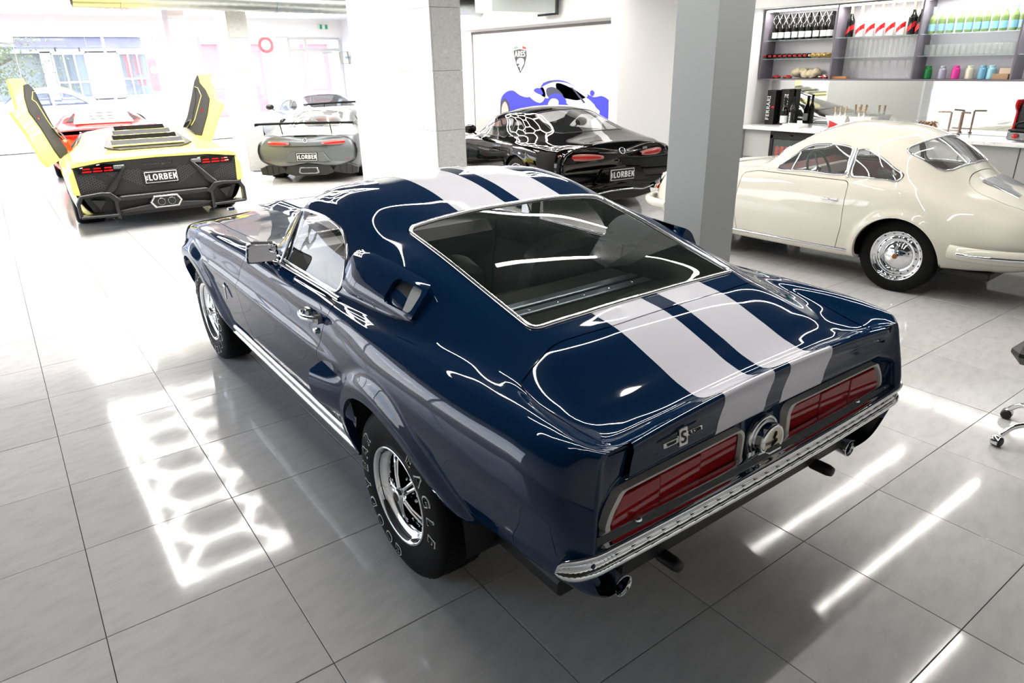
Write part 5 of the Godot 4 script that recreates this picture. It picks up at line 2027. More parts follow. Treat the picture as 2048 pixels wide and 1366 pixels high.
		var k := 1.0 if ux.cross(uy).dot(nrm) > 0 else -1.0
		if s < 0:
			slab.call("skin", [[18, 157], [48, 157], [54, 174], [66, 190], [88, 240], [112, 285], [124, 318], [100, 333], [86, 320], [60, 274], [23, 223], [36, 218], [26, 184]], M.yellow, -.05 * k, .0, .02)
			slab.call("inner_panel", [[46, 170], [54, 168], [66, 180], [78, 204], [100, 245], [120, 282], [133, 300], [134, 310], [120, 318], [108, 302], [80, 256], [56, 224], [48, 196]], M.door_black, .0, .02 * k, .02)
			slab.call("insert", [[62, 184], [68, 184], [74, 200], [98, 244], [118, 274], [112, 270], [92, 242], [70, 206], [61, 200]], M.yellow, .018 * k, .026 * k, .008)
			slab.call("handle", [[100, 258], [106, 256], [122, 272], [130, 284], [122, 282], [108, 268]], M.chrome_dull, .02 * k, .05 * k, .01)
			slab.call("reflector", [[71, 232], [75, 233], [78, 240], [74, 239]], M.red_lamp, .018 * k, .024 * k, .0)
		else:
			slab.call("skin", [[395, 150], [419, 147], [424, 175], [433, 200], [445, 206], [432, 240], [418, 283], [396, 275], [372, 262], [388, 230], [402, 200], [398, 170]], M.yellow, -.05 * k, .0, .02)
			slab.call("inner_panel", [[390, 163], [396, 150], [400, 166], [412, 180], [420, 198], [416, 228], [404, 272], [380, 266], [366, 258], [376, 234], [384, 196]], M.door_black, .0, .02 * k, .02)
			slab.call("insert", [[391, 174], [398, 176], [405, 192], [400, 210], [392, 240], [385, 252], [388, 226], [394, 198]], M.yellow, .018 * k, .026 * k, .008)
			slab.call("handle", [[370, 256], [376, 246], [386, 240], [384, 250], [376, 260]], M.chrome_dull, .02 * k, .05 * k, .01)
			slab.call("reflector", [[404, 219], [408, 217], [407, 224], [403, 225]], M.red_lamp, .018 * k, .024 * k, .0)
	part("cabin", box(Vector3(1.5, .5, 1.1), Vector3(0, .45, -1.15), .05), M.trim_black, car)
	for s in [-1.0, 1.0]:
		part("sill_inside", box(Vector3(.12, .30, 1.2), Vector3(s * .86, .52, -1.2), .03), M.trim_black, car)
		part("roof_rail", tube(curve(PackedVector3Array([Vector3(s * .80, .84, -.45), Vector3(s * .75, .96, -.62), Vector3(s * .69, 1.04, -.9), Vector3(s * .69, 1.0, -1.25), Vector3(s * .80, .84, -1.62)]), 16), .022, 8), M.trim_black, car)
		simple_wheel(car, Vector3(s * .835, .350, 0.0), s > 0, .352, .255, .345, 5, M.trim_satin)
		simple_wheel(car, Vector3(s * .865, .335, -2.68), s > 0, .337, .245, .26, 5, M.trim_satin)
		part("rear_tread", tread_msh(.352, .32, 40).moved(Transform3D(Basis(), Vector3(s * .835, .350, 0))), M.rubber, car)

func build_red() -> void:
	var car := thing("red_supercar", "red mid-engined sports car with pale roof and slotted engine cover behind yellow car", "car", Vector3(1.95, 0, -10.6), -0.08)
	var S := wedge_body()
	S.paint = M.red_paint
	S.glass = M.dark_glass
	S.nu = 80
	S.nv = 44
	coupe(car, S)
	part("roof_panel", box(Vector3(.96, .02, .55), Vector3(0, 1.135, -.85), .008).moved(Transform3D(Basis(), Vector3.ZERO)), M.white_paint, car)
	var ec := Node3D.new()
	ec.name = "engine_cover"
	car.add_child(ec, true)
	ec.transform = Transform3D(Basis(Vector3.RIGHT, .21), Vector3(0, 1.045, .02))
	part("panel", plate(v2([[-.42, -.45], [.42, -.45], [.50, .36], [-.50, .36]]), .02).moved(Transform3D(Basis(Vector3(1, 0, 0), Vector3(0, 0, 1), Vector3(0, 1, 0)), Vector3.ZERO)), M.white_paint, ec)
	for i in 3:
		part("slot", box(Vector3(.42, .012, .025), Vector3(0, .024, -.28 + i * .22), .004), M.trim_black, ec)
	for s in [-1.0, 1.0]:
		part("buttress_window", plate(v2([[s * .46, -.30], [s * .50, .30], [s * .62, .30]]), .012).moved(Transform3D(Basis(Vector3(1, 0, 0), Vector3(0, 0, 1), Vector3(0, 1, 0)), Vector3(0, .02, 0))), M.dark_glass_panel, ec)
		part("tail_lamp", lathe([[0, .03], [.05, .02], [.07, 0], [.075, -.02]], 24, 2).moved(Transform3D(Basis(), Vector3(s * .70, .72, .93))), M.chrome_dull, car)
		simple_wheel(car, Vector3(s * .83, .350, 0.0), s > 0, .352, .25, .32, 5, M.chrome_dull)
		simple_wheel(car, Vector3(s * .85, .335, -2.68), s > 0, .337, .24, .26, 5, M.chrome_dull)
	part("rear_panel", box(Vector3(1.8, .38, .05), Vector3(0, .63, .93), .02), M.red_paint, car)
	part("rear_bumper", box(Vector3(1.7, .2, .06), Vector3(0, .34, .92), .02), M.trim_black, car)

# long-bonnet grand tourer, used for three cars
func gt_body() -> Dictionary:
	return {
		"st": {
			-3.55: [[.5, .22], [.7, .23], [.78, .28], [.80, .38], [.79, .47], [.74, .54], [.66, .57], [.56, .585], [.45, .59], [.32, .595], [.16, .60], [0, .60]],
			-3.30: [[.6, .18], [.82, .20], [.90, .28], [.92, .42], [.91, .55], [.85, .65], [.76, .68], [.65, .685], [.52, .69], [.36, .70], [.18, .705], [0, .705]],
			-2.65: [[.66, .16], [.88, .18], [.95, .28], [.975, .46], [.97, .62], [.91, .75], [.82, .79], [.70, .79], [.56, .79], [.4, .80], [.2, .81], [0, .815]],
			-2.0: [[.66, .16], [.88, .18], [.935, .30], [.95, .48], [.94, .66], [.89, .79], [.82, .83], [.72, .835], [.60, .84], [.42, .85], [.21, .86], [0, .865]],
			-1.65: [[.66, .16], [.88, .18], [.93, .30], [.945, .48], [.935, .67], [.895, .81], [.84, .86], [.76, .88], [.66, .90], [.46, .93], [.23, .95], [0, .955]],
			-1.25: [[.66, .16], [.88, .18], [.93, .30], [.945, .48], [.94, .68], [.90, .82], [.85, .88], [.765, .99], [.68, 1.10], [.5, 1.15], [.25, 1.18], [0, 1.19]],
			-.85: [[.66, .16], [.88, .18], [.93, .31], [.95, .50], [.945, .69], [.905, .83], [.86, .885], [.755, 1.03], [.65, 1.17], [.49, 1.23], [.26, 1.265], [0, 1.275]],
			-.45: [[.66, .17], [.88, .19], [.94, .33], [.965, .52], [.965, .71], [.93, .84], [.87, .89], [.745, 1.02], [.63, 1.15], [.48, 1.215], [.26, 1.255], [0, 1.265]],
			-.10: [[.66, .18], [.89, .20], [.955, .36], [.985, .55], [.985, .73], [.945, .855], [.87, .905], [.745, .985], [.62, 1.07], [.47, 1.125], [.25, 1.16], [0, 1.17]],
			.25: [[.66, .20], [.89, .22], [.955, .38], [.985, .57], [.98, .74], [.935, .86], [.86, .90], [.75, .945], [.62, .985], [.47, 1.02], [.25, 1.04], [0, 1.045]],
			.55: [[.64, .22], [.85, .24], [.925, .39], [.955, .57], [.945, .73], [.895, .84], [.82, .875], [.73, .90], [.61, .925], [.46, .94], [.24, .95], [0, .955]],
			.80: [[.6, .26], [.76, .28], [.85, .40], [.88, .56], [.865, .70], [.82, .80], [.76, .84], [.68, .868], [.58, .888], [.44, .90], [.23, .905], [0, .908]],
			.92: [[.5, .32], [.62, .34], [.74, .42, .90], [.77, .55, .90], [.76, .67, .90], [.73, .75, .89], [.69, .79, .89], [.62, .83, .90], [.53, .862, .91], [.41, .88], [.22, .888], [0, .89]],
			1.02: [[.2, .36], [.35, .38], [.50, .43, .99], [.55, .54, .99], [.55, .65, .985], [.53, .73, .975], [.51, .77, .97], [.47, .80, .965], [.41, .82, .97], [.33, .835, .975], [.18, .84, .98], [0, .84, .98]],
			1.04: [[0, .40], [0, .43], [0, .47], [0, .54], [0, .63], [0, .70, 1.035], [0, .745, 1.03], [0, .775, 1.02], [0, .80, 1.01], [0, .815, 1.0], [0, .825, .99], [0, .83, .985]],
		},
		"arch": [[0, .345, .375], [-2.63, .34, .37]], "flare": .01, "nu": 130, "nv": 60, "zout": .12,
		"wind": v2([[-.1, -1.72], [.35, -1.66], [.60, -1.52], [.68, -1.38], [.60, -1.03], [.5, -.96], [-.1, -.92]]),
		"rear": v2([[-.1, -.33], [.3, -.34], [.44, -.36], [.50, -.33], [.52, .0], [.55, .28], [.50, .36], [.3, .40], [-.1, .41]]),
		"side": [curve2([[-1.42, .905], [-1.15, 1.04], [-.95, 1.115], [-.75, 1.135], [-.6, 1.125], [-.52, 1.02], [-.50, .91], [-.7, .90], [-1.1, .895]], 36), curve2([[-.46, .915], [-.48, 1.02], [-.54, 1.115], [-.45, 1.115], [-.28, 1.05], [-.10, .965], [-.08, .945], [-.2, .925], [-.35, .917]], 36)],
		"door": round2([[-1.55, .80], [-1.58, .45], [-1.5, .24], [-.50, .24], [-.40, .55], [-.46, .86], [-1.4, .85]], .04),
		"trimw": .008,
	}

func gt_details(car: Node3D, kind: String, paint: Material) -> void:
	var gr := kind == "race"
	for s in [-1.0, 1.0]:
		# slim tail lamps wrapped around the corner
		var tl := Node3D.new()
		tl.name = "tail_lamp"
		car.add_child(tl, true)
		var rows := []
		var red := []
		for i in 13:
			var u := i / 12.0
			var x := lerpf(.30, .905, u)
			var z := 1.035 - .06 * pow(u, 1.2) - .30 * pow(u, 4.0)
			var c := .735 + .018 * u
			var hh := .038 * sqrt(maxf(0.0, sin(PI * clampf(u * .94 + .05, 0, 1)))) + .006
			rows.append(PackedVector3Array([Vector3(s * x, c - hh, z - .02), Vector3(s * x, c - hh * .8, z + .012), Vector3(s * x, c, z + .018), Vector3(s * x, c + hh * .8, z + .006), Vector3(s * x, c + hh, z - .035)]))
			if i > 0 and i < 11:
				red.append(PackedVector3Array([Vector3(s * x, c - hh * .35, z + .019), Vector3(s * x, c, z + .024), Vector3(s * x, c + hh * .45, z + .018)]))
		part("housing", grid(rows, func(_p): return Vector3(0, 0, 1)), M.lamp_clear, tl)
		part("lens", grid(red, func(_p): return Vector3(0, 0, 1)), M.red_lamp, tl)
		# exhaust and diffuser corners
		part("bumper_reflector", box(Vector3(.22, .018, .02), Vector3(s * .66, .44, .955), .006).moved(Transform3D(Basis(), Vector3.ZERO)), M.red_lamp, car)
		if gr:
			part("corner_vent", plate(v2([[s * .42, .21], [s * .52, .36], [s * .74, .37], [s * .92, .30], [s * .90, .18], [s * .74, .16]]), .10, .012, .87), M.trim_black, car)
			for i in 3:
				part("vent_fin", box(Vector3(.012, .16, .04), Vector3(s * (.58 + i * .11), .265, .97), .003), M.trim_satin, car)
		else:
			part("exhaust_tip", plate(round2([[s * .60, .25], [s * .64, .31], [s * .88, .33], [s * .90, .27], [s * .84, .245]], .01), .10, .008, .86), M.chrome, car)
			part("exhaust_opening", plate(round2([[s * .64, .263], [s * .66, .298], [s * .865, .315], [s * .88, .278], [s * .83, .26]], .008), .004, 0.0, .96), M.trim_black, car)
		# door mirror
		var mi := Node3D.new()
		mi.name = "door_mirror"
		car.add_child(mi, true)
		part("housing", lathe([[0, -.06], [.05, -.045], [.075, 0], [.078, .05], [.0, .052]], 24, 2).moved(Transform3D(Basis().scaled(Vector3(1.25, .85, 1)), Vector3(s * 1.0, .965, -1.40))), M.black_gloss, mi)
		part("stalk", line(Vector3(s * .88, .88, -1.40), Vector3(s * .97, .94, -1.40), .014), M.black_gloss, mi)
		part("door_handle", box(Vector3(.02, .03, .2), Vector3(s * .957, .735, -.62), .01), paint, car)
	# star in a ring
	var st := Node3D.new()
	st.name = "star_badge"
	car.add_child(st, true)
	st.transform = Transform3D(Basis(Vector3.RIGHT, -.5), Vector3(0, .795, 1.03))
	var ring := PackedVector3Array()
	for i in 28:
		ring.append(Vector3(cos(TAU * i / 28), sin(TAU * i / 28), 0) * .042)
	part("ring", tube(ring, .005, 6, true), M.chrome, st)
	for i in 3:
		var b := Basis(Vector3(0, 0, 1), TAU * i / 3)
		part("ray", plate(v2([[-.006, 0], [0, .042], [.006, 0]]), .006, .002).moved(Transform3D(b, Vector3.ZERO)), M.chrome, st)
	plate_au(car, Vector3(0, .50, 1.05), 0.0)
	part("plate_recess", plate(v2([[-.42, .42], [-.30, .585], [.30, .585], [.42, .42], [.30, .40], [-.30, .40]]), .02, .006, 1.02), M.black_gloss if not gr else paint, car)
	if gr:
		part("third_lamp", box(Vector3(.42, .022, .03), Vector3(0, .868, .965), .006), M.black_gloss, car)
		part("lid_slot", box(Vector3(.80, .014, .02), Vector3(0, .69, 1.04), .004), M.trim_black, car)
		part("diffuser", plate(v2([[-.46, .20], [-.40, .36], [.40, .36], [.46, .20], [.30, .15], [-.30, .15]]), .09, .012, .90), M.trim_black, car)
		part("exhaust_tip", plate(round2([[-.20, .21], [-.17, .31], [.17, .31], [.20, .21], [.15, .185], [-.15, .185]], .02), .05, .008, .97), M.chrome_dull, car)
		part("exhaust_opening", plate(round2([[-.165, .22], [-.145, .29], [.145, .29], [.165, .22], [.13, .205], [-.13, .205]], .015), .004, 0.0, 1.02), M.trim_black, car)
		# wing on two swan struts
		var wg := Node3D.new()
		wg.name = "rear_wing"
		car.add_child(wg, true)
		var wp := PackedVector3Array()
		for i in 25:
			var x := lerpf(-.90, .90, i / 24.0)
			wp.append(Vector3(x, 1.075 + .012 * cos(x * 1.6), .90 - .05 * x * x))
		part("blade", sweep(wp, [[-.10, .0], [-.05, .020], [.04, .030], [.10, .016], [.10, -.006], [.02, -.006], [-.06, -.012], [-.10, 0]]), M.wing_black, wg)
		for s in [-1.0, 1.0]:
			part("end_plate", box(Vector3(.012, .05, .2), Vector3(s * .905, 1.075, .86), .004), M.trim_black, wg)
			part("strut", line(Vector3(s * .46, .89, .80), Vector3(s * .46, 1.075, .90), .011), M.trim_black, wg)
	else:
		part("rear_apron_trim", tube(curve(PackedVector3Array([Vector3(-.60, .30, .95), Vector3(-.40, .275, 1.0), Vector3(-.2, .30, 1.04), Vector3(.2, .30, 1.04), Vector3(.40, .275, 1.0), Vector3(.60, .30, .95)]), 24), .012, 8), M.chrome, car)
		part("diffuser", plate(v2([[-.56, .20], [-.50, .38], [.50, .38], [.56, .20], [.3, .16], [-.3, .16]]), .06, .012, .92), M.black_gloss, car)
		part("badge_lettering", letters("AMG", .03, .004).moved(Transform3D(Basis(Vector3.UP, .2), Vector3(.40, .80, .985))), M.chrome, car)
	for s in [-1.0, 1.0]:
		simple_wheel(car, Vector3(s * .835, .345, 0.0), s > 0, .347, .26, .30, 5, M.chrome_dull)
		simple_wheel(car, Vector3(s * .845, .340, -2.63), s > 0, .342, .255, .27, 5, M.chrome_dull)
	part("cabin", box(Vector3(1.3, .4, 1.5), Vector3(0, .62, -.8), .05), M.leather_black, car)

func build_gts() -> void:
	for q in [["black_coupe", "glossy black grand touring coupe with red tail lamps beside the mural", Vector3(6.70, 0, -2.10), -.13, "road", "black_car", "dark_glass", 1.0], ["grey_coupe", "matt grey racing coupe with rear wing seen from behind between the pillars", Vector3(4.90, 0, -7.15), -.60, "race", "grey_car", "dark_glass", .91], ["silver_coupe", "silver winged coupe parked in front of the matt grey coupe", Vector3(6.98, 0, -11.6), 0.0, "race", "silver_car", "dark_glass", 1.0]]:
		var car := thing(q[0], q[1], "car", q[2], q[3])
		var S := gt_body()
		S.paint = M[q[5]]
		S.glass = M[q[6]]
		S.trim = M.black_gloss if q[4] == "race" else M.trim_black
		coupe(car, S)
		gt_details(car, q[4], M[q[5]])
		if q[7] != 1.0:
			car.scale = Vector3.ONE * q[7]

func car_materials() -> void:
	M.ivory = paint(Color(0.80, 0.785, 0.735))
	M.burgundy = mat(Color(0.36, 0.09, 0.10), 0.55)
	M.amber = paint(Color(0.85, 0.36, 0.05))
	M.crest = mat(Color(0.55, 0.33, 0.14), 0.35, 0.4)
	M.clear_glass = glass(Color(0.9, 0.95, 0.93), 0.06)
	M.dark_glass = glass(Color(0.10, 0.11, 0.11), 0.45)
	M.dark_glass_panel = paint(Color(0.10, 0.10, 0.09))
	M.yellow = paint(Color(0.95, 0.88, 0.44))
	M.wing_black = mat(Color(0.035, 0.035, 0.04), 0.9, 0.0, 0.2)
	M.carbon = mat(Color(0.08, 0.08, 0.085), 0.6)
	M.mesh_grey = mat(Color(0.30, 0.30, 0.30), 0.4, 0.4)
	M.trim_satin = mat(Color(0.09, 0.09, 0.092), 0.32)
	M.door_black = mat(Color(0.13, 0.13, 0.13), 0.7)
	M.red_lamp = paint(Color(0.62, 0.07, 0.06))
	M.red_paint = paint(Color(0.80, 0.10, 0.05))
	M.black_car = paint(Color(0.018, 0.018, 0.020))
	M.grey_car = mat(Color(0.36, 0.375, 0.385), 0.34, 0.5)
	M.silver_car = paint(Color(0.58, 0.60, 0.61), 0.6)
	M.lamp_clear = paint(Color(0.55, 0.35, 0.33))

# ---------------------------------------------------------------- the bar
func copies(proto: Node3D, at: Vector3, called: String, label := "") -> Node3D:
	var c := proto.duplicate()
	c.name = numbered(called)
	add_child(c)
	c.position = at
	if label:
		c.set_meta("label", label)
	return c

func bottle_prof(h: float, r: float, sh: float, nk: float) -> Array:
	return [[0, .004], [r * .8, 0], [r, .01], [r, h * sh], [r * .92, h * (sh + .05)], [r * .62, h * (sh + .13)], [nk, h * (sh + .22)], [nk, h * .97], [nk * 1.15, h * .975], [nk * 1.15, h * .995], [0, h]]

func make_bottle(called: String, label: String, group: String, h: float, r: float, gm: Material, fm: Material, lm: Material, sash: Material = null) -> Node3D:
	var o := thing(called, label, "bottle", Vector3.ZERO, 0.0, group)
	part("body", lathe(bottle_prof(h, r, .52, r * .36), 20, 1), gm, o)
	part("foil", lathe([[r * .40, h * .76], [r * .42, h * .96], [r * .46, h * .97], [r * .46, h], [0, h + .003]], 16, 1), fm, o)
	if lm:
		part("label_wrap", lathe([[r + .0008, h * .10], [r + .0008, h * .36]], 20, 1), lm, o)
	if sash:
		var m := lathe([[r + .0015, h * .14], [r + .0015, h * .30]], 20, 1)
		for i in m.v.size():
			m.v[i].y += m.v[i].z * .9
		part("sash", m, sash, o)
	return o

func row(proto: Node3D, called: String, pxs: Array, py: float, X: float, y: float) -> void:
	var first := true
	for p in pxs:
		var q := on_x(p, py, X)
		if first:
			proto.position = Vector3(X, y, q.z)
			first = false
		else:
			copies(proto, Vector3(X, y, q.z), called)

func build_bar() -> void:
	# counter: cabinets, worktop, splashback
	var tz := [-1.06, -.62, .06, .66, 1.26, 1.86, 2.46, 3.06, 3.66]
	for i in tz.size() - 1:
		if i == 1:
			continue
		var w: float = tz[i + 1] - tz[i]
		var o := thing("base_cabinet", ["grey base cabinet at the bar side wall", "", "grey base cabinet next to the drinks fridge", "grey base cabinet second from the drinks fridge", "grey base cabinet third from the drinks fridge", "grey base cabinet under the twin taps", "grey base cabinet between taps and coffee machine", "grey base cabinet under the red coffee machine"][i], "cabinet", Vector3(9.32, 0, (tz[i] + tz[i + 1]) / 2), 0.0, "grey cabinets of the bar")
		part("body", box(Vector3(.48, .80, w - .006), Vector3(-.005, .50, 0), .002), M.cabinet, o)
		for k in [[.12, .50], [.515, .895]]:
			part("drawer_front", box(Vector3(.02, k[1] - k[0], w - .012), Vector3(-.255, (k[0] + k[1]) / 2, 0), .002), M.cabinet_front, o)
		part("plinth", box(Vector3(.42, .10, w), Vector3(.02, .05, 0)), M.trim_black, o)
	single("worktop", box(Vector3(.64, .045, 4.78), Vector3(0, .9275, 0), .003), M.marble, "white marble worktop of the bar", "worktop", Vector3(9.28, 0, 1.30))
	var fr := thing("drinks_fridge", "black glass door drinks fridge full of cans under the worktop", "fridge", Vector3(9.30, 0, -.28))
	part("cabinet", box(Vector3(.50, .88, .02), Vector3(.02, .45, -.32)).add(box(Vector3(.50, .88, .02), Vector3(.02, .45, .32))).add(box(Vector3(.02, .88, .66), Vector3(.26, .45, 0))).add(box(Vector3(.50, .03, .66), Vector3(.02, .89, 0))).add(box(Vector3(.50, .06, .66), Vector3(.02, .04, 0))), M.trim_black, fr)
	var dr := part("door", box(Vector3(.03, .10, .66), Vector3(-.255, .845, 0), .004).add(box(Vector3(.03, .08, .66), Vector3(-.255, .05, 0), .004)).add(box(Vector3(.03, .80, .05), Vector3(-.255, .45, -.305), .004)).add(box(Vector3(.03, .80, .05), Vector3(-.255, .45, .305), .004)), M.trim_black, fr)
	part("pane", box(Vector3(.008, .72, .56), Vector3(-.255, .445, 0)), M.clear_glass, dr)
	part("badge", box(Vector3(.004, .02, .06), Vector3(-.272, .85, 0)), M.chrome, dr)
	part("wire_shelf", box(Vector3(.44, .012, .60), Vector3(.0, .52, 0)), M.chrome_dull, fr)
	var can := thing("drink_can", "red drink can standing inside the drinks fridge", "can", Vector3(9.10, .526, -.52), 0.0, "cans in the drinks fridge")
	part("body", lathe([[0, 0], [.026, 0], [.032, .012], [.032, .150], [.026, .162], [0, .160]], 16, 1), M.can_red, can)
	part("lid", lathe([[.024, .1625], [.027, .164], [.024, .161]], 16, 1), M.chrome, can)
	for i in range(1, 7):
		copies(can, Vector3(9.10, .526, -.52 + .08 * i), "drink_can")
	struct("trim_4", box(Vector3(.012, .60, 4.7), Vector3(9.592, 1.255, 1.30)), M.mirror_wall)
	# shelf unit
	var su := thing("wall_shelf_unit", "wall shelf unit with dark dividers and glass shelves full of bottles above the bar", "shelf")
	part("back_panel", box(Vector3(.012, .90, 4.3), Vector3(9.592, 2.025, 1.07)), M.back_white, su)
	part("bottom_board", box(Vector3(.31, .018, 4.3), Vector3(9.44, 1.568, 1.07), .001), M.shelf_grey, su)
	part("top_board", box(Vector3(.31, .018, 4.3), Vector3(9.44, 2.475, 1.07), .001), M.shelf_grey, su)
	var zs := [-1.08, 0.0, 1.06, 2.12, 3.20]
	for z in zs:
		part("divider", box(Vector3(.31, .90, .02), Vector3(9.44, 2.022, z), .001), M.shelf_grey, su)
	for i in 4:
		for y in [1.835, 2.075]:
			part("glass_shelf", box(Vector3(.28, .010, 1.03), Vector3(9.45, y, (zs[i] + zs[i + 1]) / 2)), M.shelf_glass, su)
		var a := Vector3(9.33, 2.455, zs[i] + .03)
		var b := Vector3(9.33, 2.455, zs[i + 1] - .03)
		led(a, b, su, true, "led_strip")
	var Y1 := 2.081
	var Y2 := 1.841
	var Y3 := 1.578
	# gift cartons behind, black sparkling wine in front
	var ct := thing("gift_carton", "black bottle carton with pale diamond pattern on the top shelf", "box", Vector3(9.53, Y1, -1.0), 0.0, "bottle cartons on the shelf")
	part("box", box(Vector3(.085, .335, .09), Vector3(0, .1675, 0), .002), M.trim_black, ct)
	for s in [-1.0, 1.0]:
		part("printed_line", box(Vector3(.002, .16, .006), Vector3.ZERO).moved(Transform3D(Basis(Vector3.RIGHT, s * .5), Vector3(-.0435, .26, 0))), M.white_paint, ct)
	var xs := [1549, 1561, 1574, 1588, 1602, 1615, 1630, 1645, 1658]
	row(ct, "gift_carton", xs, 60, 9.53, Y1)
	row(make_bottle("sparkling_bottle", "black sparkling wine bottle with white label before diamond cartons", "black bottles on the shelf", .285, .040, M.bottle_black, M.bottle_black, M.white_paint), "sparkling_bottle", xs, 79, 9.42, Y1)
	row(make_bottle("champagne_bottle", "white champagne bottle with red diagonal sash and gold foil", "white champagne bottles with red sash", .365, .047, M.bottle_white, M.gold, null, M.can_red), "champagne_bottle", [1718, 1738, 1758, 1778, 1799], 72, 9.42, Y1)
	row(make_bottle("champagne_bottle", "dark green champagne bottle with red diagonal sash and gold foil", "dark champagne bottles with red sash", .365, .047, M.bottle_black, M.gold, null, M.can_red), "champagne_bottle", [1698, 1820, 1836], 72, 9.43, Y1)
	row(make_bottle("water_bottle", "pale green mineral water bottle with light blue label", "mineral water bottles on the shelf", .285, .037, M.bottle_green, M.label_blue, M.label_blue), "water_bottle", [1862, 1880, 1898, 1917, 1935, 1952, 1968, 1986, 2004, 2024, 2041], 66, 9.42, Y1)
	# small bottles lying with their necks to the front
	for k in [[0, 9, "small dark wine bottle lying on glass shelf below black bottles", M.bottle_black, M.can_red, "dark bottles lying down"], [9, 13, "small gold topped wine bottle lying on glass shelf", M.bottle_gold, M.gold, "gold bottles lying down"]]:
		var p: Node3D = null
		for i in range(k[0], k[1]):
			var q := on_x(1537 + i * 10.0, 112, 9.44)
			if p == null:
				p = thing("lying_bottle", k[2], "bottle", Vector3(9.44, Y2 + .033, q.z), 0.0, k[5])
				part("body", lathe([[0, .11], [.028, .11], [.032, .10], [.032, -.02], [.014, -.06], [.012, -.11], [0, -.11]], 14, 0), k[3], p)
				part("foil", lathe([[.0135, -.07], [.0135, -.112], [0, -.113]], 12, 0), k[4], p)
			else:
				copies(p, Vector3(9.44, Y2 + .033, q.z), "lying_bottle")
	# model cars and a crumpled cloth bag
	var mc := thing("model_car", "small red model car on the lower shelf beside a beige cloth", "toy", Vector3.ZERO, 0.0, "red model cars")
	part("body", box(Vector3(.05, .020, .13), Vector3(0, .022, 0), .006).add(box(Vector3(.042, .018, .055), Vector3(0, .038, .01), .007)), M.can_red, mc)
	for s in [[-.025, -.04], [.025, -.04], [-.025, .04], [.025, .04]]:
		part("wheel", lathe([[0, -.006], [.013, -.006], [.013, .006], [0, .006]], 12, 0, false).moved(Transform3D(Basis(), Vector3(s[0], .013, s[1]))), M.trim_black, mc)
	row(mc, "model_car", [1552, 1575, 1647], 152, 9.36, Y3)
	var bag := Msh.new()
	var rng := RandomNumberGenerator.new()
	rng.seed = 4
	for i in 9:
		bag.add(lathe([[0, .0], [.05, .004], [.07, .03], [.055, .07], [.02, .10], [0, .105]], 9, 1).moved(Transform3D(Basis.from_euler(Vector3(rng.randf_range(-.5, .5), rng.randf() * 6, rng.randf_range(-.5, .5))), Vector3(rng.randf_range(-.03, .03), rng.randf_range(.015, .05), -.16 + i * .04))))
	single("cloth_bag", bag, M.beige_cloth, "crumpled beige cloth bag on the lower shelf", "bag", Vector3(9.49, Y3, on_x(1612, 145, 9.49).z))
	# glasses
	var fl := thing("champagne_flute", "clear champagne flute on the middle glass shelf", "glass", Vector3.ZERO, 0.0, "champagne flutes on the shelf")
	part("bowl", lathe([[.004, .09], [.014, .105], [.021, .14], [.023, .18], [.021, .215]], 12, 1), M.clear_glass, fl)
	part("stem", lathe([[0, 0], [.028, .001], [.026, .004], [.004, .010], [.0035, .09]], 12, 1), M.clear_glass, fl)
	row(fl, "champagne_flute", [1700, 1709, 1718, 1728, 1738, 1748, 1758, 1768, 1778, 1788, 1798, 1808, 1818], 108, 9.42, Y2)
	var wg := thing("wine_glass", "clear round wine glass on the lower shelf", "glass", Vector3.ZERO, 0.0, "wine glasses on the shelf")
	part("bowl", lathe([[.004, .10], [.025, .115], [.038, .145], [.039, .175], [.033, .215]], 14, 1), M.clear_glass, wg)
	part("stem", lathe([[0, 0], [.034, .001], [.03, .004], [.004, .012], [.0035, .10]], 12, 1), M.clear_glass, wg)
	row(wg, "wine_glass", [1703, 1719, 1735, 1751, 1767, 1783, 1799, 1814], 150, 9.44, Y3)
	var tb := thing("tumbler", "clear straight tumbler on glass shelf under the water bottles", "glass", Vector3.ZERO, 0.0, "tumblers on the shelf")
	part("wall", lathe([[0, .002], [.026, 0], [.034, .12], [.032, .12], [.024, .01], [0, .01]], 14, 1), M.clear_glass, tb)
	row(tb, "tumbler", [1852, 1864, 1876, 1888, 1900, 1912, 1924, 1936, 1948, 1960, 1972, 1984, 1996, 2008, 2020], 112, 9.43, Y2)
	single("wooden_box", box(Vector3(.06, .03, .20), Vector3(0, .015, 0), .003), M.wood_orange, "low orange wooden box in front of the wine glasses", "box", Vector3(9.36, Y3, on_x(1680, 154, 9.36).z))
	# cans
	var cc := [["green", 1854, Color(.10, .45, .22)], ["lavender grey", 1883, Color(.62, .62, .68)], ["pink", 1910, Color(.82, .22, .58)], ["cream", 1938, Color(.82, .80, .72)], ["sky blue", 1963, Color(.45, .65, .75)], ["pale blue", 1981, Color(.58, .76, .82)]]
	for c in cc:
		var q := on_x(c[1], 152, 9.42)
		var t := thing("tea_tin", "%s tin with rounded shoulders on the lower shelf" % c[0], "tin", Vector3(9.42, Y3, q.z), 0.0, "coloured tins on the lower shelf")
		part("body", lathe([[0, 0], [.042, 0], [.045, .006], [.045, .10], [.040, .118], [.030, .124]], 20, 1), mat(c[2], .35, .3), t)
		part("lid", lathe([[.034, .122], [.034, .142], [.030, .148], [0, .148]], 18, 1), mat(c[2], .35, .3), t)
	var bx := on_x(2006, 150, 9.44)
	single("cardboard_box", box(Vector3(.16, .055, .16), Vector3(0, .0275, 0), .002), M.cardboard, "flat brown cardboard box on the lower shelf", "box", Vector3(9.44, Y3, bx.z))
	single("cardboard_box", box(Vector3(.12, .06, .12), Vector3(0, .03, 0), .002), M.cardboard_pale, "pale cardboard box stacked on the flat brown box", "box", Vector3(9.46, Y3 + .056, bx.z + .03))
	# on the worktop
	var W := .951
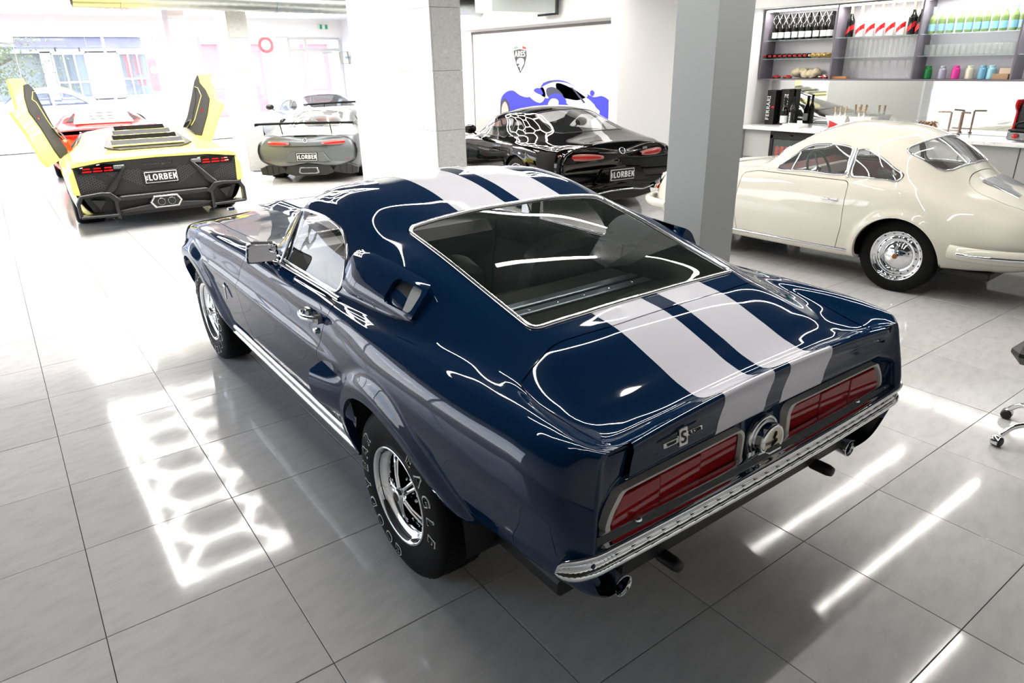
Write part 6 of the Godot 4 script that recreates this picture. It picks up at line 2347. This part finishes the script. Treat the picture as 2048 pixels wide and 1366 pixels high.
	var gb := thing("gift_box", "tall black gift box with white vertical lettering and a red oval", "box", Vector3(9.42, W, on_x(1543, 238, 9.42).z))
	part("box", box(Vector3(.13, .47, .14), Vector3(0, .235, 0), .003), M.trim_black, gb)
	part("lettering", letters("FERRARI", .055, .002, "Droid Sans", 700, 1.1).moved(Transform3D(Basis(Vector3(0, 1, 0), Vector3(0, 0, -1), Vector3(-1, 0, 0)), Vector3(-.0655, .225, -.035))), M.white_paint, gb)
	part("oval", lathe([[0, .002], [.03, .001], [.03, 0]], 20, 0, false).moved(Transform3D(Basis().scaled(Vector3(-1, .5, 1)), Vector3(-.0655, .24, .04))), M.can_red, gb)
	var g2 := thing("gift_box", "tall black gift box with white lettering behind the dark bottles", "box", Vector3(9.50, W, on_x(1570, 236, 9.50).z))
	part("box", box(Vector3(.12, .48, .12), Vector3(0, .24, 0), .003), M.trim_black, g2)
	part("lettering", letters("ISAV", .06, .002, "Droid Sans", 700, 1.0).moved(Transform3D(Basis(Vector3(0, -1, 0), Vector3(0, 0, 1), Vector3(-1, 0, 0)), Vector3(-.0605, .33, .02))), M.white_paint, g2)
	make_bottle("wine_bottle", "dark wine bottle with white label standing before black gift boxes", "", .38, .050, M.bottle_black, M.bottle_black, M.white_paint).position = Vector3(9.30, W, on_x(1567, 240, 9.30).z)
	var b2 := make_bottle("wine_bottle", "slim all black wine bottle with white vertical lettering", "", .40, .042, M.bottle_black, M.bottle_black, null)
	b2.position = Vector3(9.34, W, on_x(1582, 238, 9.34).z)
	part("lettering", letters("FERRARI", .026, .002).moved(Transform3D(Basis(Vector3(0, 1, 0), Vector3(0, 0, -1), Vector3(-1, 0, 0)), Vector3(-.0435, .11, 0))), M.white_paint, b2)
	var bk := on_x(1590, 246, 9.2)
	single("book", box(Vector3(.24, .022, .30), Vector3(0, .011, 0), .002), M.white_paint, "white book lying at the bottom of the stack on the worktop", "book", Vector3(9.18, W, bk.z))
	single("book", box(Vector3(.21, .020, .27), Vector3(0, .010, 0), .002), M.mural_white, "white book lying on top of another on the worktop", "book", Vector3(9.19, W + .0225, bk.z + .01))
	# two champagne troughs with bottles
	var tr_i := 0
	for px in [[1680, 232], [1728, 232]]:
		var q := on_x(px[0], px[1], 9.33)
		var t := thing("champagne_bucket", ["white and red champagne bucket nearer the gift boxes", "white and red champagne bucket beside the nut jar"][tr_i], "bucket", Vector3(9.33, W, q.z), 0.0, "champagne buckets on the worktop")
		var st := Msh.new()
		for s in [[-1, 0], [1, 0], [0, -1], [0, 1]]:
			pass
		var pr := []
		for e in [[.07, .09, 0.0], [.10, .15, .17]]:
			pr.append([Vector3(-e[0], e[2], -e[1]), Vector3(e[0], e[2], -e[1]), Vector3(e[0], e[2], e[1]), Vector3(-e[0], e[2], e[1])])
		for j in 4:
			st.fan([pr[0][j], pr[0][(j + 1) % 4], pr[1][(j + 1) % 4], pr[1][j]])
		st.fan(pr[0])
		for i in st.n.size():
			if st.n[i].dot(st.v[i] - Vector3(0, .08, 0)) < 0:
				st.n[i] = -st.n[i]
		part("trough", st, M.bottle_white, t)
		part("red_band", plate(v2([[-.10, .0], [-.09, .10], [.13, .02], [.09, .0]]), .003).moved(Transform3D(Basis(Vector3(0, 0, 1), Vector3(0, 1, 0), Vector3(-1, 0, 0)).rotated(Vector3(0, 0, 1), .17), Vector3(-.074, .01, 0))), M.can_red, t)
		for k in (3 if tr_i == 0 else 2):
			var nb := thing("champagne_neck", "gold foiled champagne bottle leaning in the bucket %s" % ["nearer the gift boxes", "beside the nut jar"][tr_i], "bottle", Vector3(9.33, W + .012, q.z - .05 + k * .05), 0.0, "bottles in the champagne buckets")
			nb.rotation.x = -.1 + .1 * k
			part("body", lathe(bottle_prof(.27, .024, .5, .011), 14, 1), M.bottle_white, nb)
			part("foil", lathe([[.0125, .20], [.014, .26], [.015, .272], [0, .274]], 12, 1), M.gold, nb)
		tr_i += 1
	# glass box of nuts
	var jq := on_x(1810, 246, 9.28)
	var jar := thing("nut_jar", "clear glass jar filled with brown nuts on the worktop", "jar", Vector3(9.28, W, jq.z))
	part("wall", lathe([[0, .004], [.125, .0], [.13, .01], [.13, .15], [.127, .155]], 24, 1), M.clear_glass, jar)
	var nm := Msh.new()
	for i in 150:
		var a := rng.randf() * TAU
		var r := sqrt(rng.randf()) * .115
		nm.add(lathe([[0, -.011], [.008, -.006], [.009, .004], [0, .012]], 6, 1).moved(Transform3D(Basis.from_euler(Vector3(rng.randf() * 6, rng.randf() * 6, 0)), Vector3(cos(a) * r, rng.randf_range(.015, .10), sin(a) * r))))
	var no := part("nuts", nm, M.nut, jar)
	no.set_meta("kind", "stuff")
	# taps
	var ti := 0
	for px in [1897, 1918]:
		var q := on_x(px, 250, 9.40)
		var t := thing("kitchen_tap", ["tall square brushed tap nearer the nut jar", "tall square brushed tap nearer the coffee machine"][ti], "tap", Vector3(9.42, W, q.z), 0.0, "taps on the worktop")
		part("riser", line(Vector3.ZERO, Vector3(0, .26, 0), .011, 10), M.tap, t)
		part("spout", line(Vector3(0, .26, 0), Vector3(-.06, .26, -.13 if ti == 0 else .11), .010, 10), M.tap, t)
		part("lever", box(Vector3(.02, .02, .10), Vector3(0, .05, -.05), .004), M.tap, t)
		part("collar", lathe([[.024, 0], [.024, .012], [.012, .014]], 16, 1), M.tap, t)
		ti += 1
	# coffee machine at the end
	var cq := on_x(2040, 275, 9.22)
	var cm := thing("coffee_machine", "red and black espresso machine with chrome tray on the worktop", "machine", Vector3(9.28, W, cq.z + .10))
	part("base", box(Vector3(.40, .10, .38), Vector3(0, .06, 0), .015), M.chrome_dull, cm)
	part("drip_tray", box(Vector3(.12, .02, .34), Vector3(-.18, .12, 0), .004), M.trim_black, cm)
	part("body", box(Vector3(.24, .28, .36), Vector3(.06, .25, 0), .03), M.trim_black, cm)
	part("side_panel", plate(round2([[-.14, .06], [-.06, .12], [-.04, .30], [-.12, .36], [-.10, .43], [.16, .43], [.18, .06]], .03), .02, .005).moved(Transform3D(Basis(Vector3(1, 0, 0), Vector3(0, 1, 0), Vector3(0, 0, 1)), Vector3(0, 0, -.20))), M.can_red, cm)
	part("group_head", lathe([[.0, 0], [.035, 0], [.04, .05], [.03, .08]], 20, 1).moved(Transform3D(Basis(), Vector3(-.10, .22, -.05))), M.chrome, cm)
	part("porta_handle", line(Vector3(-.10, .21, -.05), Vector3(-.28, .19, -.10), .014, 8), M.trim_black, cm)
	part("knob", lathe([[0, -.03], [.025, -.025], [.028, 0], [.0, .005]], 18, 0).moved(Transform3D(Basis(), Vector3(-.21, .06, -.10))), M.can_red, cm)
	# office chair at the edge
	build_chair()

func build_chair() -> void:
	var c := thing("office_chair", "black swivel chair with chrome star base on castors", "chair", Vector3(4.08, 0, 4.57))
	part("column", line(Vector3(0, .09, 0), Vector3(0, .42, 0), .028, 14), M.chrome, c)
	part("hub", lathe([[0, .10], [.05, .10], [.055, .13], [.04, .16]], 20, 1), M.chrome, c)
	for k in 5:
		var a := deg_to_rad(-67.5 + 72 * k)
		var d := Vector3(cos(a), 0, sin(a))
		part("leg", tube(curve(PackedVector3Array([d * .03 + Vector3(0, .125, 0), d * .16 + Vector3(0, .122, 0), d * .26 + Vector3(0, .105, 0), d * .305 + Vector3(0, .062, 0)]), 12), .014, 10), M.chrome, c)
		var cs := Node3D.new()
		cs.name = "castor"
		c.add_child(cs, true)
		cs.transform = Transform3D(Basis(Vector3.UP, -a + .5), d * .315 + Vector3(0, .027, 0))
		part("wheel", lathe([[0, -.024], [.020, -.023], [.026, -.018], [.026, .018], [.020, .023], [0, .024]], 24, 2, false), M.trim_black, cs)
		part("hood", lathe([[.0285, -.018], [.030, -.012], [.030, .012], [.0285, .018]], 24, 2).keep(func(p: Vector3): return p.y + p.x * .4), M.chrome, cs)
	part("seat", box(Vector3(.52, .12, .52), Vector3(.01, .50, .0), .05), M.leather_black, c)
	part("backrest", plate(round2([[-.22, .50], [.22, .50], [.21, .95], [-.21, .95]], .09), .06, .02).moved(Transform3D(Basis(Vector3.UP, PI * .6), Vector3(.05, 0, .05))), M.leather_black, c)
	var loop := PackedVector3Array()
	for i in 30:
		loop.append(Vector3(-.21 + .0 * i, .60 + sin(TAU * i / 30) * .105, -.02 + cos(TAU * i / 30) * .17))
	part("armrest", tube(loop, .018, 8, true), M.trim_black, c)

func bar_materials() -> void:
	M.cabinet = mat(Color(0.60, 0.61, 0.60), 0.5)
	M.cabinet_front = mat(Color(0.64, 0.65, 0.64), 0.45)
	var mb := mat(Color.WHITE, 0.2)
	mb.albedo_texture = noise_tex(0.008, [[0, Color(.92, .92, .91)], [.46, Color(.90, .90, .895)], [.5, Color(.78, .78, .78)], [.54, Color(.91, .91, .90)], [1, Color(.94, .94, .935)]], 77, 5)
	mb.uv1_triplanar = true
	M.marble = mb
	M.mirror_wall = mat(Color(0.93, 0.94, 0.94), 0.03, 1.0)
	M.back_white = mat(Color(0.76, 0.755, 0.78), 0.35)
	M.shelf_grey = mat(Color(0.42, 0.40, 0.44), 0.45)
	M.shelf_glass = glass(Color(0.75, 0.92, 0.88), 0.18)
	M.bottle_black = paint(Color(0.05, 0.055, 0.05))
	M.bottle_white = paint(Color(0.88, 0.88, 0.86))
	M.bottle_gold = paint(Color(0.75, 0.62, 0.30))
	M.bottle_green = paint(Color(0.45, 0.54, 0.34))
	M.label_blue = mat(Color(0.52, 0.72, 0.82), 0.5)
	M.gold = mat(Color(0.80, 0.70, 0.54), 0.35, 0.6)
	M.can_red = paint(Color(0.72, 0.10, 0.11))
	M.beige_cloth = mat(Color(0.83, 0.78, 0.66), 0.9)
	M.wood_orange = mat(Color(0.72, 0.48, 0.28), 0.6)
	M.cardboard = mat(Color(0.68, 0.55, 0.42), 0.8)
	M.cardboard_pale = mat(Color(0.82, 0.74, 0.66), 0.8)
	M.nut = mat(Color(0.72, 0.50, 0.28), 0.6)
	M.tap = mat(Color(0.66, 0.58, 0.52), 0.25, 1.0)

# ---------------------------------------------------------------- the street
func street_car(at: Vector3, turn: float, label: String) -> void:
	var car := thing("street_car", label, "car", at, turn)
	var S := {
		"st": {
			-3.45: [[.4, .3], [.6, .32], [.70, .40], [.72, .50], [.70, .58], [.62, .64], [.5, .66], [.4, .67], [.3, .675], [.2, .68], [.1, .68], [0, .68]],
			-3.2: [[.5, .24], [.72, .26], [.80, .38], [.83, .55], [.82, .68], [.76, .77], [.66, .80], [.55, .81], [.42, .82], [.3, .825], [.15, .83], [0, .83]],
			-2.2: [[.6, .2], [.80, .22], [.86, .36], [.88, .58], [.87, .76], [.82, .86], [.74, .90], [.62, .92], [.5, .93], [.36, .94], [.18, .95], [0, .95]],
			-1.75: [[.6, .2], [.80, .22], [.86, .36], [.88, .58], [.87, .77], [.83, .88], [.78, .93], [.70, .97], [.6, 1.0], [.42, 1.03], [.2, 1.05], [0, 1.06]],
			-1.1: [[.6, .2], [.80, .22], [.86, .36], [.88, .58], [.875, .78], [.84, .89], [.80, .94], [.70, 1.15], [.60, 1.34], [.45, 1.40], [.22, 1.43], [0, 1.44]],
			-.4: [[.6, .2], [.80, .22], [.86, .36], [.88, .58], [.875, .78], [.845, .90], [.80, .95], [.70, 1.17], [.60, 1.38], [.45, 1.44], [.22, 1.47], [0, 1.48]],
			.2: [[.6, .2], [.80, .22], [.86, .36], [.88, .58], [.875, .79], [.84, .91], [.79, .96], [.69, 1.12], [.58, 1.28], [.43, 1.34], [.21, 1.37], [0, 1.38]],
			.65: [[.55, .24], [.76, .26], [.83, .38], [.85, .58], [.84, .78], [.80, .90], [.74, .95], [.63, .99], [.52, 1.02], [.4, 1.03], [.2, 1.04], [0, 1.04]],
			1.0: [[.4, .3], [.6, .32], [.70, .42], [.72, .58], [.71, .74], [.67, .84], [.6, .88], [.5, .89], [.4, .90], [.3, .90], [.15, .90], [0, .90]],
		},
		"arch": [[0, .33, .36], [-2.6, .33, .36]], "nu": 60, "nv": 36, "flare": .008, "paint": M.white_car, "glass": M.blue_glass, "trim": M.chrome_dull,
		"wind": v2([[-.1, -1.72], [.45, -1.62], [.62, -1.45], [.52, -1.12], [-.1, -1.06]]),
		"rear": v2([[-.1, .18], [.45, .2], [.5, .4], [.5, .58], [-.1, .6]]),
		"side": [v2([[-1.55, .985], [-1.1, 1.27], [-.9, 1.33], [-.62, 1.34], [-.62, .975]]), v2([[-.56, .975], [-.56, 1.34], [-.2, 1.33], [.12, 1.22], [.36, .99]])],
	}
	coupe(car, S)
	for s in [-1.0, 1.0]:
		simple_wheel(car, Vector3(s * .78, .33, 0), s > 0, .33, .22, .2, 5, M.chrome_dull)
		simple_wheel(car, Vector3(s * .78, .33, -2.6), s > 0, .33, .22, .2, 5, M.chrome_dull)
		part("tail_lamp", box(Vector3(.16, .14, .05), Vector3(s * .62, .80, .93), .02), M.red_lamp, car)

func build_outside() -> void:
	struct("ground_street", box(Vector3(60, .2, 28), Vector3(6, -.16, -30.7)), M.asphalt)
	struct("ground_side_street", box(Vector3(22, .2, 26), Vector3(-14.8, -.16, -1.6)), M.asphalt)
	struct("ground_kerb", box(Vector3(60, .12, 2.6), Vector3(6, -.06, -17.95), .01), M.paving)
	struct("ground_far_kerb", box(Vector3(60, .14, 2.6), Vector3(6, -.05, -24.6), .01), M.paving)
	var Z := -26.0
	# building across the street
	var b := thing("street_building", "pale building across the street with shop windows and lavender fascia", "building", Vector3(0, 0, Z))
	part("wall", box(Vector3(10.6, .9, .4), Vector3(.45, .50, -.3)), M.render_white, b)
	part("wall", box(Vector3(10.6, 3.2, .4), Vector3(.45, 4.15, -.3)), M.render_white, b)
	for q in [[-4.8, -.6], [2.26, 2.58], [3.68, 4.72], [5.72, 5.75]]:
		part("pier", box(Vector3(q[1] - q[0], 1.7, .4), Vector3((q[0] + q[1]) / 2, 1.75, -.3)), M.render_white, b)
	part("fascia", box(Vector3(9.6, .34, .25), Vector3(.8, 2.88, .02), .01), M.fascia, b)
	part("awning_edge", box(Vector3(9.8, .10, .9), Vector3(.8, 3.12, .3), .01), M.render_white, b)
	var wins := [[-.55, 1.05], [2.62, 3.64], [4.76, 5.70]]
	for i in wins.size():
		var a: float = wins[i][0]
		var c: float = wins[i][1]
		if i == 0:
			continue
		var w := part("window", box(Vector3(c - a, .06, .10), Vector3((a + c) / 2, 2.52, -.08)).add(box(Vector3(c - a, .06, .10), Vector3((a + c) / 2, 1.0, -.08))), M.render_white, b)
		part("pane", box(Vector3(c - a, 1.5, .02), Vector3((a + c) / 2, 1.76, -.10)), M.shop_glass, w)
		var nm := 3
		for k in nm + 1:
			part("mullion", box(Vector3(.05, 1.5, .08), Vector3(lerpf(a, c, float(k) / nm), 1.76, -.08)), M.render_white, w)
		part("rail", box(Vector3(c - a, .06, .07), Vector3((a + c) / 2, 1.55 if i == 1 else 1.62, -.07)), M.render_white, w)
	for q in [[5.05, 2.05, .22, .85, M.sign_red], [5.38, 2.1, .24, .7, M.sign_crimson], [5.4, 1.5, .3, .3, M.sign_crimson], [4.92, 1.25, .30, .25, M.sign_violet], [2.75, 1.9, .14, 1.1, M.shop_dark], [3.02, 1.8, .16, 1.2, M.shop_dark], [3.4, 1.35, .3, .5, M.shop_grey]]:
		part("shop_display", box(Vector3(q[2], q[3], .04), Vector3(q[0], q[1], -.16)), q[4], b)
	part("wall_back", box(Vector3(10.6, 5.0, .2), Vector3(.45, 2.5, -.75)), M.shop_pale, b)
	for x in [2.75, 3.5]:
		part("wall_lamp", box(Vector3(.04, .14, .12), Vector3(x, 2.66, .12), .01), M.shop_dark, b)
	# second building with red brick, past the lane
	var r := thing("brick_building", "faded red brick building with white window bands further along the street", "building", Vector3(0, 0, -28))
	part("wall", box(Vector3(14, 6.5, .5), Vector3(15.2, 3.2, 0)), M.brick_pink, r)
	for x in [10.9, 12.2, 14.0]:
		part("pilaster", box(Vector3(.42, 6.5, .2), Vector3(x, 3.2, .3), .01), M.render_white, r)
	part("band", box(Vector3(14, .25, .15), Vector3(15.2, 3.0, .3)), M.render_white, r)
	for x in [11.5, 13.1, 14.9, 16.4]:
		var w := part("window", box(Vector3(.9, 1.5, .1), Vector3(x, 1.7, .24), .01), M.render_white, r)
		part("pane", box(Vector3(.78, 1.36, .04), Vector3(x, 1.7, .28)), M.shop_glass, w)
	# round no-entry sign on a post
	var p := on_z(531, 90, -20.0)
	var sg := thing("road_sign", "round red ringed road sign on a thin post", "sign", Vector3(p.x, 0, -20.0))
	part("post", line(Vector3(0, 0, 0), Vector3(0, p.y + .2, 0), .03, 8), M.alu, sg)
	part("ring", lathe([[.16, .02], [.26, .02], [.26, 0], [.16, 0]], 28, 2, false).moved(Transform3D(Basis(), Vector3(0, p.y, .03))), M.sign_red, sg)
	part("disc", lathe([[0, .015], [.165, .015]], 28, 2, false).moved(Transform3D(Basis(), Vector3(0, p.y, .03))), M.white_paint, sg)
	var s2 := on_z(240, 106, -22.0)
	var bn := thing("street_banner", "red and pale banner hanging on a pole before the shops", "banner", Vector3(on_z(322, 140, -20.0).x, 0, -20.0))
	part("pole", line(Vector3.ZERO, Vector3(0, 2.6, 0), .025, 8), M.alu, bn)
	part("cloth", box(Vector3(.34, .95, .02), Vector3(-.2, 1.75, 0), .004), M.sign_pale_red, bn)
	part("emblem", lathe([[0, .014], [.11, .014]], 20, 2, false).moved(Transform3D(Basis(), Vector3(-.2, 1.9, 0))), M.white_paint, bn)
	var bo := thing("red_bollard", "red topped grey bollard on the footpath", "bollard", Vector3(on_z(340, 190, -18.0).x, 0, -18.0))
	part("post", line(Vector3.ZERO, Vector3(0, 1.0, 0), .06, 12), M.shop_grey, bo)
	part("cap", lathe([[.065, .98], [.065, 1.22], [0, 1.26]], 14, 1), M.sign_red, bo)
	# tree across the street
	var tr := thing("street_tree", "leafy olive green tree across the street with a slanting branch", "tree", Vector3(.4, 0, -24.0))
	part("trunk", tube(curve(PackedVector3Array([Vector3(-.3, 0, 0), Vector3(-.25, .8, 0), Vector3(.0, 1.6, .1), Vector3(.3, 2.3, 0)]), 12), .09, 8), M.bark, tr)
	part("branch", tube(curve(PackedVector3Array([Vector3(-.9, 1.75, .2), Vector3(.0, 1.95, .2), Vector3(.9, 2.35, .1)]), 10), .05, 7), M.bark, tr)
	var rng := RandomNumberGenerator.new()
	rng.seed = 8
	var lf := Msh.new()
	for i in 2600:
		var c := Vector3(rng.randfn(.3, .75), rng.randf_range(1.2, 3.4), rng.randf_range(-.5, .5))
		var e := Vector3(rng.randf() * 2 - 1, rng.randf() * 2 - 1, rng.randf() * 2 - 1).normalized() * rng.randf_range(.03, .07)
		var g := e.cross(Vector3(rng.randf(), rng.randf(), rng.randf())).normalized() * .03
		lf.fan([c - e, c + g, c + e, c - g])
	var lo := part("foliage", lf, M.leaf, tr)
	lo.set_meta("kind", "stuff")
	street_car(Vector3(1.28, 0, -20.5), -PI / 2 - .03, "white sedan with bluish windows parked outside across the glass front")
	street_car(Vector3(-3.4, 0, -22.0), -PI / 2, "white car half cut off at the far side of the street")

func outside_materials() -> void:
	M.asphalt = mat(Color(0.62, 0.62, 0.63), 0.9)
	M.paving = mat(Color(0.80, 0.79, 0.78), 0.9)
	M.render_white = mat(Color(0.90, 0.89, 0.89), 0.8)
	M.fascia = mat(Color(0.60, 0.59, 0.68), 0.7)
	M.shop_glass = glass(Color(0.8, 0.88, 0.9), 0.10)
	M.shop_pale = mat(Color(0.62, 0.64, 0.64), 0.8)
	M.shop_dark = mat(Color(0.16, 0.19, 0.20), 0.7)
	M.shop_grey = mat(Color(0.40, 0.42, 0.43), 0.7)
	M.sign_red = mat(Color(0.80, 0.16, 0.15), 0.6)
	M.sign_crimson = mat(Color(0.66, 0.07, 0.14), 0.6)
	M.sign_pale_red = mat(Color(0.85, 0.50, 0.48), 0.7)
	M.sign_violet = mat(Color(0.42, 0.34, 0.60), 0.6)
	M.brick_pink = mat(Color(0.74, 0.52, 0.52), 0.85)
	M.bark = mat(Color(0.36, 0.32, 0.26), 0.9)
	M.leaf = mat(Color(0.46, 0.48, 0.28), 0.7)
	M.white_car = paint(Color(0.90, 0.91, 0.92))
	M.blue_glass = glass(Color(0.20, 0.25, 0.40), 0.35)
